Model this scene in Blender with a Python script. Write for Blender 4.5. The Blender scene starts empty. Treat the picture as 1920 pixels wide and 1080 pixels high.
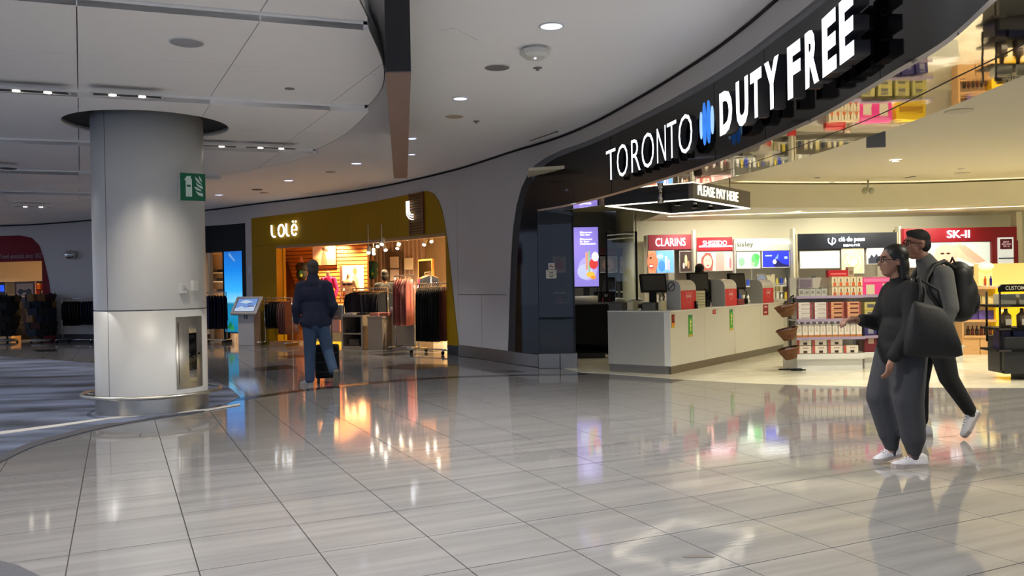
import bpy, bmesh, math, random
from math import sin, cos, pi, sqrt, atan2, radians as R
from mathutils import Vector as V, Matrix, Euler
random.seed(7)
sc = bpy.context.scene
col = sc.collection
# ------------------------------------------------------------------ camera
F, CAMZ, ROLL, PITCH = 1585.0, 1.4, 0.018, 0.0047
_f = V((0, cos(PITCH), -sin(PITCH)))
_r0 = V((1, 0, 0)); _u0 = V((0, sin(PITCH), cos(PITCH)))
_r = _r0*cos(ROLL) - _u0*sin(ROLL)
_u = _u0*cos(ROLL) + _r0*sin(ROLL)
CAM = V((0, 0, CAMZ))
cd = bpy.data.cameras.new('camera'); cam = bpy.data.objects.new('camera', cd); col.objects.link(cam)
cd.sensor_width = 36; cd.lens = F/1920*36; cd.clip_start = 0.05; cd.clip_end = 200
cam.matrix_world = Matrix(((_r.x, _u.x, -_f.x, 0), (_r.y, _u.y, -_f.y, 0), (_r.z, _u.z, -_f.z, CAMZ), (0, 0, 0, 1)))
sc.camera = cam
# ------------------------------------------------------------------ world, exposure
sc.view_settings.view_transform = 'Standard'; sc.view_settings.look = 'None'
sc.view_settings.exposure = 0.0; sc.view_settings.gamma = 1.0; sc.view_settings.use_curve_mapping = False
w = bpy.data.worlds.new('world'); sc.world = w; w.use_nodes = True
bg = w.node_tree.nodes['Background']
bg.inputs[0].default_value = (0.56, 0.68, 0.95, 1); bg.inputs[1].default_value = 0.8   # daylight through the glazing behind the viewer
def lin(c): return tuple((x/12.92 if x <= 0.04045 else ((x+0.055)/1.055)**2.4) for x in c)
def light(name, kind, loc, power, color=(1, 1, 1), radius=0.05, aim=None, cone=60, blend=0.6, size=(1, 1)):
    d = bpy.data.lights.new(name, kind); d.energy = power; d.color = color
    if kind == 'AREA': d.shape = 'RECTANGLE'; d.size, d.size_y = size
    else: d.shadow_soft_size = radius
    if kind == 'SPOT': d.spot_size = R(cone); d.spot_blend = blend
    o = bpy.data.objects.new(name, d); col.objects.link(o); o.location = loc
    if aim is not None:
        o.rotation_euler = (V(aim)-V(loc)).to_track_quat('-Z', 'Y').to_euler()
    return o
COOL, WARM, AMBER, CREAM = (0.93, 0.95, 1), (1, 0.9, 0.74), (1, 0.72, 0.38), (1, 0.93, 0.75)
# ------------------------------------------------------------------ pixel -> place helpers (photograph measured at 1920x1080)
def ray(x, y): return _r*(x-960) + _u*(540-y) + _f*F
def G(x, y, z=0.0):
    d = ray(x, y); t = (z-CAMZ)/d.z; return CAM + d*t
def D(x, y, Y):
    d = ray(x, y); return CAM + d*(Y/d.y)
# ------------------------------------------------------------------ the long curved shop wall, s = horizontal bearing in pixels at the horizon
WPTS = [(-500, 25.6), (-250, 25.2), (0, 24.5), (100, 24.2), (170, 23.8), (400, 22.3), (475, 21.45), (672, 19.5), (851, 16.8), (960, 14.8),
        (1030, 13.8), (1087, 12.9), (1200, 10.85), (1300, 9.3), (1450, 7.32), (1530, 6.47), (1660, 5.22), (1780, 4.4), (1876, 3.7), (2000, 3.1), (2300, 2.2)]
def WY(s):
    P = WPTS
    for i in range(len(P)-1):
        if s <= P[i+1][0] or i == len(P)-2:
            p0 = P[max(i-1, 0)]; p1 = P[i]; p2 = P[i+1]; p3 = P[min(i+2, len(P)-1)]
            h = p2[0]-p1[0]; t = (s-p1[0])/h
            m1 = (p2[1]-p0[1])/(p2[0]-p0[0]); m2 = (p3[1]-p1[1])/(p3[0]-p1[0])
            t2, t3 = t*t, t*t*t
            return (2*t3-3*t2+1)*p1[1] + (t3-2*t2+t)*h*m1 + (-2*t3+3*t2)*p2[1] + (t3-t2)*h*m2
def W(s, off=0.0, z=0.0):      # a point on the wall line, off metres out into the concourse
    Y = WY(s); p = V(((s-960)/F*Y, Y, z))
    if off:
        n = WN(s); p = p + n*off
    return p
def sfor(bear, off):      # wall parameter whose point off metres out is seen at a bearing
    s = bear
    for _ in range(25):
        p = W(s, off); s += bear-(960+F*p.x/p.y)
    return s
def WT(s):
    a, b = W(s-3), W(s+3); return (b-a).normalized()
def WN(s):
    t = WT(s); return V((t.y, -t.x, 0))
def wrot(s):                   # rotation about z so that local +X runs along the wall and local -Y faces the concourse
    t = WT(s); return atan2(t.y, t.x)
def ceil_z(X): return 3.72 + 0.025*max(min(X, 3), -14)
# ------------------------------------------------------------------ materials
_mats = {}
def mat(name, rgb, rough=0.5, metal=0.0, var=0.05, scale=6.0, bump=0.0, emit=0.0, coat=0.0, stretch=None, trans=0.0, world=False, spec=0.5, alpha=1.0):
    if name in _mats: return _mats[name]
    m = bpy.data.materials.new(name); m.use_nodes = True; nt = m.node_tree; b = nt.nodes['Principled BSDF']
    c = lin(rgb)
    tc = nt.nodes.new('ShaderNodeTexCoord'); mp = nt.nodes.new('ShaderNodeMapping'); ns = nt.nodes.new('ShaderNodeTexNoise')
    if world:
        g = nt.nodes.new('ShaderNodeNewGeometry'); nt.links.new(g.outputs['Position'], mp.inputs[0])
    else: nt.links.new(tc.outputs['Object'], mp.inputs[0])
    if stretch: mp.inputs['Scale'].default_value = stretch
    nt.links.new(mp.outputs[0], ns.inputs['Vector']); ns.inputs['Scale'].default_value = scale; ns.inputs['Detail'].default_value = 4
    mx = nt.nodes.new('ShaderNodeMix'); mx.data_type = 'RGBA'
    mx.inputs[6].default_value = tuple(max(0, x*(1-var)) for x in c)+(1,); mx.inputs[7].default_value = tuple(min(1, x*(1+var)) for x in c)+(1,)
    nt.links.new(ns.outputs['Fac'], mx.inputs[0]); nt.links.new(mx.outputs[2], b.inputs['Base Color'])
    b.inputs['Roughness'].default_value = rough; b.inputs['Metallic'].default_value = metal
    b.inputs['Coat Weight'].default_value = coat; b.inputs['Transmission Weight'].default_value = trans
    b.inputs['Specular IOR Level'].default_value = spec; b.inputs['Alpha'].default_value = alpha
    if bump:
        bp = nt.nodes.new('ShaderNodeBump'); bp.inputs['Strength'].default_value = bump; bp.inputs['Distance'].default_value = 0.01
        nt.links.new(ns.outputs['Fac'], bp.inputs['Height']); nt.links.new(bp.outputs[0], b.inputs['Normal'])
    if emit:
        nt.links.new(mx.outputs[2], b.inputs['Emission Color']); b.inputs['Emission Strength'].default_value = emit
    m.diffuse_color = c+(1,)
    _mats[name] = m; return m
def pm(rgb, emit=0.0, rough=0.45):      # print / small goods colour
    key = 'print_%02x%02x%02x_%d_%d' % (int(rgb[0]*255), int(rgb[1]*255), int(rgb[2]*255), int(emit*10), int(rough*10))
    return mat(key, rgb, rough=rough, var=0.04, scale=20, emit=emit)
# ------------------------------------------------------------------ mesh builder
class MB:
    def __init__(s): s.bm = bmesh.new(); s.mi = 0
    def _fin(s, faces, smooth=False):
        for f in faces: f.material_index = s.mi; f.smooth = smooth
    def quad(s, *p):
        f = s.bm.faces.new([s.bm.verts.new(V(q)) for q in p]); s._fin([f]); return s
    def box(s, x0, y0, z0, x1, y1, z1, M=None):
        c = [V((x, y, z)) for z in (z0, z1) for y in (y0, y1) for x in (x0, x1)]
        if M is not None: c = [M @ q for q in c]
        v = [s.bm.verts.new(q) for q in c]
        fs = [s.bm.faces.new([v[i] for i in ix]) for ix in ((0, 2, 3, 1), (4, 5, 7, 6), (0, 1, 5, 4), (2, 6, 7, 3), (0, 4, 6, 2), (1, 3, 7, 5))]
        s._fin(fs); return s
    def cbox(s, c, sz, M=None):
        c = V(c); h = V(sz)/2
        T = Matrix.Translation(c) @ (M if M is not None else Matrix.Identity(4))
        return s.box(-h.x, -h.y, -h.z, h.x, h.y, h.z, T)
    def cyl(s, p0, p1, r0, r1=None, n=16, smooth=True, cap=True):
        r1 = r0 if r1 is None else r1; p0, p1 = V(p0), V(p1); d = (p1-p0)
        q = d.to_track_quat('Z', 'Y') if d.length > 1e-9 else Euler((0, 0, 0)).to_quaternion()
        a = [s.bm.verts.new(p0 + q @ V((r0*cos(2*pi*i/n), r0*sin(2*pi*i/n), 0))) for i in range(n)]
        b = [s.bm.verts.new(p1 + q @ V((r1*cos(2*pi*i/n), r1*sin(2*pi*i/n), 0))) for i in range(n)]
        s._fin([s.bm.faces.new((a[i], a[(i+1) % n], b[(i+1) % n], b[i])) for i in range(n)], smooth)
        if cap: s._fin([s.bm.faces.new(a[::-1]), s.bm.faces.new(b)])
        return s
    def lathe(s, prof, c=(0, 0, 0), n=24, a0=0.0, a1=2*pi, sx=1, sy=1, smooth=True):
        c = V(c); full = abs(a1-a0-2*pi) < 1e-6; m = n if full else n+1
        rings = []
        for r, z in prof:
            rings.append([s.bm.verts.new(c+V((max(r, 1e-4)*sx*cos(a0+(a1-a0)*i/n), max(r, 1e-4)*sy*sin(a0+(a1-a0)*i/n), z))) for i in range(m)])
        for k in range(len(rings)-1):
            A, B = rings[k], rings[k+1]
            s._fin([s.bm.faces.new((A[i], A[(i+1) % m], B[(i+1) % m], B[i])) for i in range(n)], smooth)
        return s
    def ell(s, c, r, n=12, M=None):
        c = V(c); r = V(r) if not isinstance(r, (int, float)) else V((r, r, r))
        rings = []
        for k in range(1, n):
            a = pi*k/n
            rings.append([V((r.x*sin(a)*cos(2*pi*i/(2*n)), r.y*sin(a)*sin(2*pi*i/(2*n)), r.z*cos(a))) for i in range(2*n)])
        T = (lambda q: c + (M @ q if M is not None else q))
        vr = [[s.bm.verts.new(T(q)) for q in rg] for rg in rings]
        t = s.bm.verts.new(T(V((0, 0, r.z)))); b = s.bm.verts.new(T(V((0, 0, -r.z))))
        m = 2*n; fs = []
        for k in range(len(vr)-1):
            for i in range(m): fs.append(s.bm.faces.new((vr[k][i], vr[k+1][i], vr[k+1][(i+1) % m], vr[k][(i+1) % m])))
        for i in range(m):
            fs.append(s.bm.faces.new((t, vr[0][i], vr[0][(i+1) % m]))); fs.append(s.bm.faces.new((b, vr[-1][(i+1) % m], vr[-1][i])))
        s._fin(fs, True); return s
    def cap(s, p0, p1, r0, r1, fl=1.0, n=12):        # tapered capsule
        p0, p1 = V(p0), V(p1)
        s.cyl(p0, p1, r0, r1, n=n*2); s.ell(p0, r0, n=n//2+2); s.ell(p1, r1, n=n//2+2); return s
    def tube(s, pts, r, n=8, closed=False):
        pts = [V(p) for p in pts]; L = len(pts); rings = []; up = V((0, 0, 1)); prev = None
        for i, p in enumerate(pts):
            a = pts[(i-1) % L] if (closed or i > 0) else p; b = pts[(i+1) % L] if (closed or i < L-1) else p
            t = (b-a).normalized(); side = t.cross(up)
            if side.length < 0.05: side = prev if prev is not None else t.cross(V((0, 1, 0)))
            side.normalize(); prev = side.copy(); u2 = side.cross(t)
            rr = r[i] if isinstance(r, (list, tuple)) else r
            rings.append([s.bm.verts.new(p + side*rr*cos(2*pi*k/n) + u2*rr*sin(2*pi*k/n)) for k in range(n)])
        for i in range(L if closed else L-1):
            A, B = rings[i], rings[(i+1) % L]
            s._fin([s.bm.faces.new((A[k], A[(k+1) % n], B[(k+1) % n], B[k])) for k in range(n)], True)
        if not closed: s._fin([s.bm.faces.new(rings[0][::-1]), s.bm.faces.new(rings[-1])])
        return s
    def prism(s, poly, a, b, axis='y', M=None):      # extruded polygon; poly in the other two axes
        def mk(u, v, w):
            q = {'y': V((u, w, v)), 'z': V((u, v, w)), 'x': V((w, u, v))}[axis]
            return M @ q if M is not None else q
        A = [s.bm.verts.new(mk(u, v, a)) for u, v in poly]; B = [s.bm.verts.new(mk(u, v, b)) for u, v in poly]; n = len(poly)
        fs = [s.bm.faces.new(A), s.bm.faces.new(B[::-1])] + [s.bm.faces.new((A[i], B[i], B[(i+1) % n], A[(i+1) % n])) for i in range(n)]
        s._fin(fs); return s
    def strip(s, s0, s1, n, zlo, zhi, fo, bo):       # slab that follows the wall line
        zl = zlo if callable(zlo) else (lambda q: zlo); zh = zhi if callable(zhi) else (lambda q: zhi)
        rows = []
        for i in range(n+1):
            q = s0+(s1-s0)*i/n
            rows.append([s.bm.verts.new(W(q, o, z)) for o, z in ((fo, zl(q)), (fo, zh(q)), (bo, zh(q)), (bo, zl(q)))])
        fs = []
        for A, B in zip(rows, rows[1:]):
            for k in range(4): fs.append(s.bm.faces.new((A[k], B[k], B[(k+1) % 4], A[(k+1) % 4])))
        fs.append(s.bm.faces.new(rows[0])); fs.append(s.bm.faces.new(rows[-1][::-1])); s._fin(fs); return s
    def done(s, name, m, parent=None, bevel=0.0, recalc=True, **kw):
        if recalc: bmesh.ops.recalc_face_normals(s.bm, faces=s.bm.faces)
        me = bpy.data.meshes.new(name); s.bm.to_mesh(me); s.bm.free()
        for x in (m if isinstance(m, (list, tuple)) else [m]): me.materials.append(x)
        o = bpy.data.objects.new(name, me); col.objects.link(o)
        if parent is not None: o.parent = parent
        if bevel:
            bv = o.modifiers.new('bevel', 'BEVEL'); bv.width = bevel; bv.segments = 2; bv.limit_method = 'ANGLE'; bv.angle_limit = R(40)
        for k, v in kw.items(): o[k] = v
        return o
def thing(name, label, cat, loc=(0, 0, 0), rz=0.0, group=None):
    o = bpy.data.objects.new(name, None); col.objects.link(o); o.location = loc; o.rotation_euler = (0, 0, rz)
    o.empty_display_size = 0.1
    o['label'] = label; o['category'] = cat
    if group: o['group'] = group
    return o
def tag(o, label, cat, group=None, kind=None):
    o['label'] = label; o['category'] = cat
    if group: o['group'] = group
    if kind: o['kind'] = kind
    return o
def struct(o): o['kind'] = 'structure'; return o
_kids = {}
def dup(root, loc, rz=None, label=None, group=None):
    def cp(o, par):
        c = o.copy(); col.objects.link(c)
        if par is not None: c.parent = par
        for ch in _children(o): cp(ch, c)
        return c
    c = cp(root, None); c.location = loc
    if rz is not None: c.rotation_euler = (0, 0, rz)
    if label: c['label'] = label
    if group: c['group'] = group
    return c
def _children(o):
    return [x for x in bpy.data.objects if x.parent == o] if False else list(o.children)
# flat print on a board: shapes in 0..1 across, 0..1 up, local board in XZ facing -Y
def decal(parent, name, x0, z0, x1, z1, y, shapes, emit=0.0, dy=0.0015, **kw):
    b = MB(); ms = []
    X = lambda u: x0+(x1-x0)*u
    Z = lambda v: z0+(z1-z0)*v
    for i, sh in enumerate(shapes):
        c = sh[-1]; m = pm(c, emit)
        if m not in ms: ms.append(m)
        b.mi = ms.index(m); yy = y-dy*i
        k = sh[0]
        if k == 'r': pts = [(sh[1], sh[2]), (sh[3], sh[2]), (sh[3], sh[4]), (sh[1], sh[4])]
        elif k == 'e': pts = [(sh[1]+sh[3]*cos(2*pi*j/20), sh[2]+sh[4]*sin(2*pi*j/20)) for j in range(20)]
        else: pts = sh[1]
        f = b.bm.faces.new([b.bm.verts.new(V((X(u), yy, Z(v)))) for u, v in pts]); f.material_index = b.mi
        f.normal_update()
        if f.normal.y > 0: f.normal_flip()
    return b.done(name, ms, parent, recalc=False, **kw)
def text(parent, name, s, cx, cz, w, h, y, m, depth=0.004, bold=0.0, **kw):      # lettering facing local -Y, centred at (cx, cz)
    cu = bpy.data.curves.new('t', 'FONT'); cu.body = s; cu.size = 1; cu.extrude = 0.5; cu.offset = bold; cu.resolution_u = 3
    to = bpy.data.objects.new('t', cu); col.objects.link(to)
    me = bpy.data.meshes.new_from_object(to.evaluated_get(bpy.context.evaluated_depsgraph_get()))
    bpy.data.objects.remove(to); bpy.data.curves.remove(cu)
    xs = [v.co.x for v in me.vertices]; ys = [v.co.y for v in me.vertices]
    x0, x1, y0, y1 = min(xs), max(xs), min(ys), max(ys)
    for v in me.vertices:
        u = (v.co.x-(x0+x1)/2)/(x1-x0)*w; q = (v.co.y-(y0+y1)/2)/(y1-y0)*h
        v.co = V((cx+u, y-(v.co.z+0.5)*depth, cz+q))
    me.name = name
    for x in (m if isinstance(m, (list, tuple)) else [m]): me.materials.append(x)
    if isinstance(m, (list, tuple)):
        for p in me.polygons: p.material_index = 0 if abs(p.normal.z) > .9 or abs(p.normal.y) > .9 else 1
        for p in me.polygons:
            ysv = [me.vertices[i].co.y for i in p.vertices]
            p.material_index = 0 if max(ysv) < y-depth*0.95 else 1
    o = bpy.data.objects.new(name, me); col.objects.link(o)
    if parent is not None: o.parent = parent
    for k, v in kw.items(): o[k] = v
    return o
# continuous body from overlapping volumes
def blob(mb, voxel=0.008, smooth=6, name='body', m=None, parent=None, dec=None, shift=None):
    me = bpy.data.meshes.new('tmp'); mb.bm.to_mesh(me); mb.bm.free()
    o = bpy.data.objects.new('tmp', me); col.objects.link(o)
    rm = o.modifiers.new('r', 'REMESH'); rm.mode = 'VOXEL'; rm.voxel_size = voxel; rm.use_smooth_shade = True
    if smooth:
        sm = o.modifiers.new('s', 'SMOOTH'); sm.factor = 0.5; sm.iterations = smooth
    if dec:
        dm = o.modifiers.new('d', 'DECIMATE'); dm.ratio = dec
    nm = bpy.data.meshes.new_from_object(o.evaluated_get(bpy.context.evaluated_depsgraph_get()))
    bpy.data.objects.remove(o); bpy.data.meshes.remove(me)
    nm.name = name; nm.materials.clear(); nm.materials.append(m)
    for p in nm.polygons: p.use_smooth = True
    ob = bpy.data.objects.new(name, nm); col.objects.link(ob)
    if parent is not None: ob.parent = parent
    return ob
# ================================================================== materials used all over
M_wall = mat('wall_white_paint', (.76, .745, .74), rough=.5, var=.02, scale=1.2, spec=.3)
M_ceil = mat('ceiling_plaster', (.96, .96, .97), rough=.8, var=.02, scale=.8)
M_panel = mat('ceiling_panel_white', (.96, .95, .94), rough=.7, var=.015, scale=1)
M_store_ceil = mat('store_plaster_cream', (.86, .83, .73), rough=.7, var=.02, scale=.7)
M_cream = mat('store_wall_cream', (.90, .88, .78), rough=.55, var=.02, scale=1)
M_black_gloss = mat('black_gloss_panel', (.015, .016, .02), rough=.06, var=.1, scale=3, spec=.28)
M_black = mat('black_satin', (.03, .03, .035), rough=.5, var=.1, spec=.2)
M_dark = mat('dark_grey_satin', (.13, .13, .14), rough=.5)
M_steel = mat('brushed_steel', (.55, .53, .50), rough=.3, metal=1, var=.08, scale=3, stretch=(40, 40, .6), bump=.05)
M_steel_l = mat('light_brushed_steel', (.78, .76, .72), rough=.32, metal=1, var=.1, scale=3, stretch=(40, 40, .6), bump=.05)
M_chrome = mat('chrome', (.8, .8, .8), rough=.12, metal=1, var=.03)
M_white = mat('white_laminate', (.86, .86, .84), rough=.35, var=.02)
M_offwhite = mat('offwhite_laminate', (.80, .79, .74), rough=.35, var=.02)
M_grey = mat('grey_laminate', (.5, .5, .5), rough=.45)
M_yellow = mat('mustard_panel', (.62, .48, .0), rough=.55, var=.05, scale=1.5, spec=.15)
M_red = mat('dark_red_panel', (.45, .03, .10), rough=.5, var=.05, spec=.15)
M_mirror = mat('mirror_soffit', (.88, .84, .78), rough=.03, metal=1, var=.03, scale=.8, stretch=(1, 1, 1), bump=.3, world=True)
M_oak = mat('light_wood', (.80, .62, .40), rough=.45, var=.15, scale=4, stretch=(1, 1, 12))
M_slat = mat('warm_wood_slat', (.70, .46, .22), rough=.5, var=.2, scale=3, stretch=(1, 1, 14))
M_dkwood = mat('dark_wood_slat', (.46, .27, .12), rough=.5, var=.2, scale=3)
M_lit = mat('sign_face_lit', (.95, .97, 1), emit=2.2, var=0.0)
M_strip = mat('light_strip', (1, .96, .86), emit=3.5, var=0.0)
M_bulb = mat('lamp_glow', (1, .96, .88), emit=14, var=0.0)
M_bulbc = mat('lamp_glow_cool', (.82, .86, 1), emit=2.0, var=0.0)
M_tint = mat('smoked_glass', (.33, .33, .33), rough=.02, trans=1.0, var=0.0)
M_glass = mat('clear_glass', (.92, .95, .95), rough=.02, trans=1.0, var=0.0)
M_skin = mat('skin', (.62, .43, .34), rough=.5, var=.06, scale=30)
# polished tile with soft streaks along the tile rows
def floor_mat(name, c1, c2, rough, ang, sx=.5, sy=7.0):
    m = bpy.data.materials.new(name); m.use_nodes = True; nt = m.node_tree; b = nt.nodes['Principled BSDF']
    g = nt.nodes.new('ShaderNodeNewGeometry'); mp = nt.nodes.new('ShaderNodeMapping'); mp.vector_type = 'POINT'
    mp.inputs['Rotation'].default_value = (0, 0, -ang)
    m2 = nt.nodes.new('ShaderNodeMapping'); m2.inputs['Scale'].default_value = (sx, sy, 1)
    nt.links.new(g.outputs['Position'], mp.inputs[0]); nt.links.new(mp.outputs[0], m2.inputs[0])
    n = nt.nodes.new('ShaderNodeTexNoise'); n.inputs['Scale'].default_value = 1.0; n.inputs['Detail'].default_value = 5; n.inputs['Roughness'].default_value = .6
    nt.links.new(m2.outputs[0], n.inputs['Vector'])
    rp = nt.nodes.new('ShaderNodeValToRGB'); rp.color_ramp.elements[0].position = .36; rp.color_ramp.elements[1].position = .62
    rp.color_ramp.elements[0].color = lin(c1)+(1,); rp.color_ramp.elements[1].color = lin(c2)+(1,)
    nt.links.new(n.outputs['Fac'], rp.inputs[0]); nt.links.new(rp.outputs[0], b.inputs['Base Color'])
    b.inputs['Roughness'].default_value = rough
    n2 = nt.nodes.new('ShaderNodeTexNoise'); n2.inputs['Scale'].default_value = 5; n2.inputs['Detail'].default_value = 2
    nt.links.new(m2.outputs[0], n2.inputs['Vector'])
    bp = nt.nodes.new('ShaderNodeBump'); bp.inputs['Strength'].default_value = .02; bp.inputs['Distance'].default_value = .01
    nt.links.new(n2.outputs['Fac'], bp.inputs['Height']); nt.links.new(bp.outputs[0], b.inputs['Normal'])
    _mats[name] = m; return m
TA = atan2(1, 2.14)                       # tile rows run this way
M_tile = floor_mat('polished_tile', (.435, .43, .43), (.495, .485, .48), .06, TA)
M_tile_far = floor_mat('polished_tile_far', (.62, .58, .54), (.76, .73, .70), .12, TA)
M_tile_store = floor_mat('cream_store_tile', (.84, .81, .72), (.90, .88, .80), .12, TA, 1.5, 4)
M_grout = mat('grout', (.24, .23, .22), rough=.8, world=True)
M_carpet = floor_mat('streaked_carpet', (.12, .14, .19), (.42, .46, .56), .95, R(8), .45, 1.9)
M_carpet_d = mat('dark_carpet_border', (.27, .27, .29), rough=.95, var=.25, scale=60, world=True)
M_carpet_l = mat('pale_carpet_line', (.75, .74, .73), rough=.95, var=.1, world=True)
M_inlay = mat('dark_stone_inlay', (.17, .17, .18), rough=.15, var=.15, world=True)
# ================================================================== floor
fl = struct(MB().box(-34, -7, -.30, 16, 34, -.006).done('floor', M_grout))
TO = V((1.387, 4.93, 0)); ux = V((cos(TA), sin(TA), 0)); uy = V((-sin(TA), cos(TA), 0)); TS = .6
tm = MB(); g_ = .0032; b_ = .0015
tm.box(g_, g_, -.0059, TS-g_, TS-g_, -.0)
tmo = tm.done('tile', M_tile, fl); tile_me = tmo.data; bpy.data.objects.remove(tmo)
near, far = [], []
for i in range(-60, 60):
    for j in range(-30, 70):
        p = TO + ux*(i*TS) + uy*(j*TS); c = p + (ux+uy)*(TS/2)
        if c.y < -5 or c.y > 33 or c.x < -32 or c.x > 14: continue
        if c.y > 2.2 and abs(c.x) < c.y*.66+.5 and c.y < 13: near.append((c.length, p))
        else: far.append(p)
near.sort(key=lambda t: t[0])
for _, p in near[:298]:
    o = bpy.data.objects.new('tile', tile_me); col.objects.link(o); o.parent = fl; o.location = p; o.rotation_euler = (0, 0, TA)
fb = MB()
for p in far+[q for _, q in near[298:]]:
    a, b2, c2, d2 = [p+ux*x+uy*y for x, y in ((g_, g_), (TS-g_, g_), (TS-g_, TS-g_), (g_, TS-g_))]
    fb.quad(a, b2, c2, d2)
o = fb.done('tile_field', M_tile, fl, recalc=False); o['kind'] = 'stuff'
def ribbon(name, L, Rr, z0, z1, m, parent=None):     # flat slab between two ground polylines
    b = MB(); rows = []
    for p, q in zip(L, Rr):
        rows.append([b.bm.verts.new(V((x.x, x.y, z))) for x, z in ((p, z1), (q, z1), (q, z0), (p, z0))])
    for A, B in zip(rows, rows[1:]):
        for k in range(4): b.bm.faces.new((A[k], B[k], B[(k+1) % 4], A[(k+1) % 4]))
    b.bm.faces.new(rows[0]); b.bm.faces.new(rows[-1][::-1])
    return b.done(name, m, parent)
def poly_slab(name, pts, z0, z1, m, parent=None):
    b = MB(); b.prism([(p.x, p.y) for p in pts], z0, z1, 'z')
    return b.done(name, m, parent)
def smooth_line(P, n=8):
    out = []
    for i in range(len(P)-1):
        p0 = P[max(i-1, 0)]; p1 = P[i]; p2 = P[i+1]; p3 = P[min(i+2, len(P)-1)]
        for k in range(n):
            t = k/n
            out.append(0.5*((2*p1)+(p2-p0)*t+(2*p0-5*p1+4*p2-p3)*t*t+(3*p1-p0-3*p2+p3)*t**3))
    out.append(P[-1]); return out
# carpet of the left aisle
near_edge = smooth_line([V((-4.9, 3.2, 0)), V((-4.35, 5.0, 0)), V((-4.14, 6.16, 0)), G(0, 868), G(60, 840), G(120, 822), G(200, 802), G(290, 786), G(390, 770), G(450, 745)], 6)
far_edge = smooth_line([G(450, 745), G(430, 728), G(390, 712), G(290, 694), G(180, 682), G(0, 669), G(-200, 664), G(-500, 664)], 5)
outer = [V((-24, 12, 0)), V((-20, 3, 0))]
cp = struct(poly_slab('floor_carpet', near_edge+far_edge[1:]+outer, -.004, .006, M_carpet))
inner = [p+V((-.16, .13, 0)) for p in near_edge]
struct(ribbon('trim_carpet_edge', near_edge[:-4], [p+(V((-.14, .16, 0)) if i < 38 else V((-.06, .08, 0))) for i, p in enumerate(near_edge)][:-4], .002, .010, M_carpet_d))
struct(ribbon('trim_carpet_line', [G(-300, 846), G(0, 811), G(110, 797), G(205, 784), G(300, 775), G(390, 768), G(450, 758)], [G(-300, 851), G(0, 816), G(110, 801), G(205, 787), G(300, 778), G(390, 771), G(450, 760)], .004, .011, M_carpet_l))
cn = [G(-60, 1040), G(0, 1053), G(35, 1062), G(75, 1082), G(110, 1110)]
struct(poly_slab('floor_carpet.001', [cn[0]+V((-1.5, -.2, 0))]+cn+[cn[-1]+V((-.3, -.8, 0)), V((-4, 2.2, 0))], -.004, .006, M_carpet_d))
# dark inlay that sweeps past the shops
inl = smooth_line([G(395, 752), G(480, 742), G(560, 731), G(640, 722), G(760, 711), G(900, 704), G(1000, 702), G(1100, 701)], 5)
inl2 = smooth_line([G(395, 757), G(480, 747), G(560, 735), G(640, 726), G(760, 714.5), G(900, 707), G(1000, 704.5), G(1100, 703)], 5)
struct(ribbon('trim_floor_inlay', inl, inl2, -.003, .0015, M_inlay))
for q in (((760, 655), (800, 652), (850, 656), (812, 660)), ((700, 664), (760, 660), (780, 665), (720, 668)), ((905, 695), (965, 694), (985, 698), (930, 699)),
          ((520, 668), (580, 664), (600, 668), (540, 672)), ((470, 690), (540, 684), (560, 690), (490, 696)), ((60, 656), (105, 655), (110, 659), (70, 660)), ((700, 690), (760, 682), (860, 684), (780, 694))):
    pts = [G(*p) for p in q]; struct(poly_slab('trim_floor_diamond', pts, -.003, .0015, M_inlay))
# cream floor of the duty free shop
sl = smooth_line([G(1088, 698), G(1140, 701), G(1220, 707), G(1300, 713), G(1400, 718.5), G(1500, 722), G(1600, 724.5), G(1750, 727), G(1920, 727), G(2150, 722)], 5)
store_pts = sl+[V((13.5, 11, 0)), V((13.5, 21, 0)), V((1.0, 21, 0)), W(1000, -.35)]
struct(poly_slab('floor_store', store_pts, -.004, .004, M_tile_store))
jb = MB()
for k in range(26):      # joints of the big cream tiles
    a = V((-3+k*.9, 9, .0046)); d = V((-.424, .905, 0))
    p, q = a, a+d*14
    pts = [p+d*t for t in [i*.5 for i in range(29)]]
    pts = [x for x in pts if x.y > 11.6+max(0, (3.5-x.x))*.6 and x.y < 17.4 and x.x > 1.9 and x.x < 13]
    if len(pts) > 1:
        n = V((.905, .424, 0))*.004; jb.quad(pts[0]-n, pts[0]+n, pts[-1]+n, pts[-1]-n)
jo = jb.done('tile_joints', mat('cream_joint', (.62, .60, .53), rough=.6), bpy.data.objects['floor_store'], recalc=False)
# ================================================================== white curved wall and its openings
RT = 105
def red_top(s): # outline of the dark red portal
    P = [(-600, 3.06), (40, 3.06), (62, 2.98), (76, 2.75), (84, 2.35), (92, 1.75), (104, .05)]
    return interp(P, s)
def interp(P, s):
    if s <= P[0][0]: return P[0][1]
    for (a, za), (b, zb) in zip(P, P[1:]):
        if s <= b: return za+(zb-za)*(s-a)/(b-a)
    return P[-1][1]
def yel_top(s):
    return interp([(470, 3.18), (793, 3.37), (806, 3.36), (817, 3.28), (826, 3.12), (832, 2.92), (837, 2.6), (842, 2.15), (848, 1.45), (858.5, .2)], s)
def blk_top(s):
    return interp([(963, .2), (967, 1.1), (971, 1.8), (976, 2.3), (982, 2.66), (990, 2.92), (1000, 3.10), (1014, 3.26), (1030, 3.36), (1050, 3.41), (1080, 3.43), (2400, 3.43)], s)
def trm_top(s):
    return interp([(950, .2), (954, 1.1), (958, 1.8), (963, 2.35), (970, 2.75), (980, 3.04), (992, 3.24), (1008, 3.38), (1028, 3.46), (1060, 3.51), (2400, 3.51)], s)
def ctop(s): return ceil_z(W(s).x)-.03
FO, BO = 0.0, -.28
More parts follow.
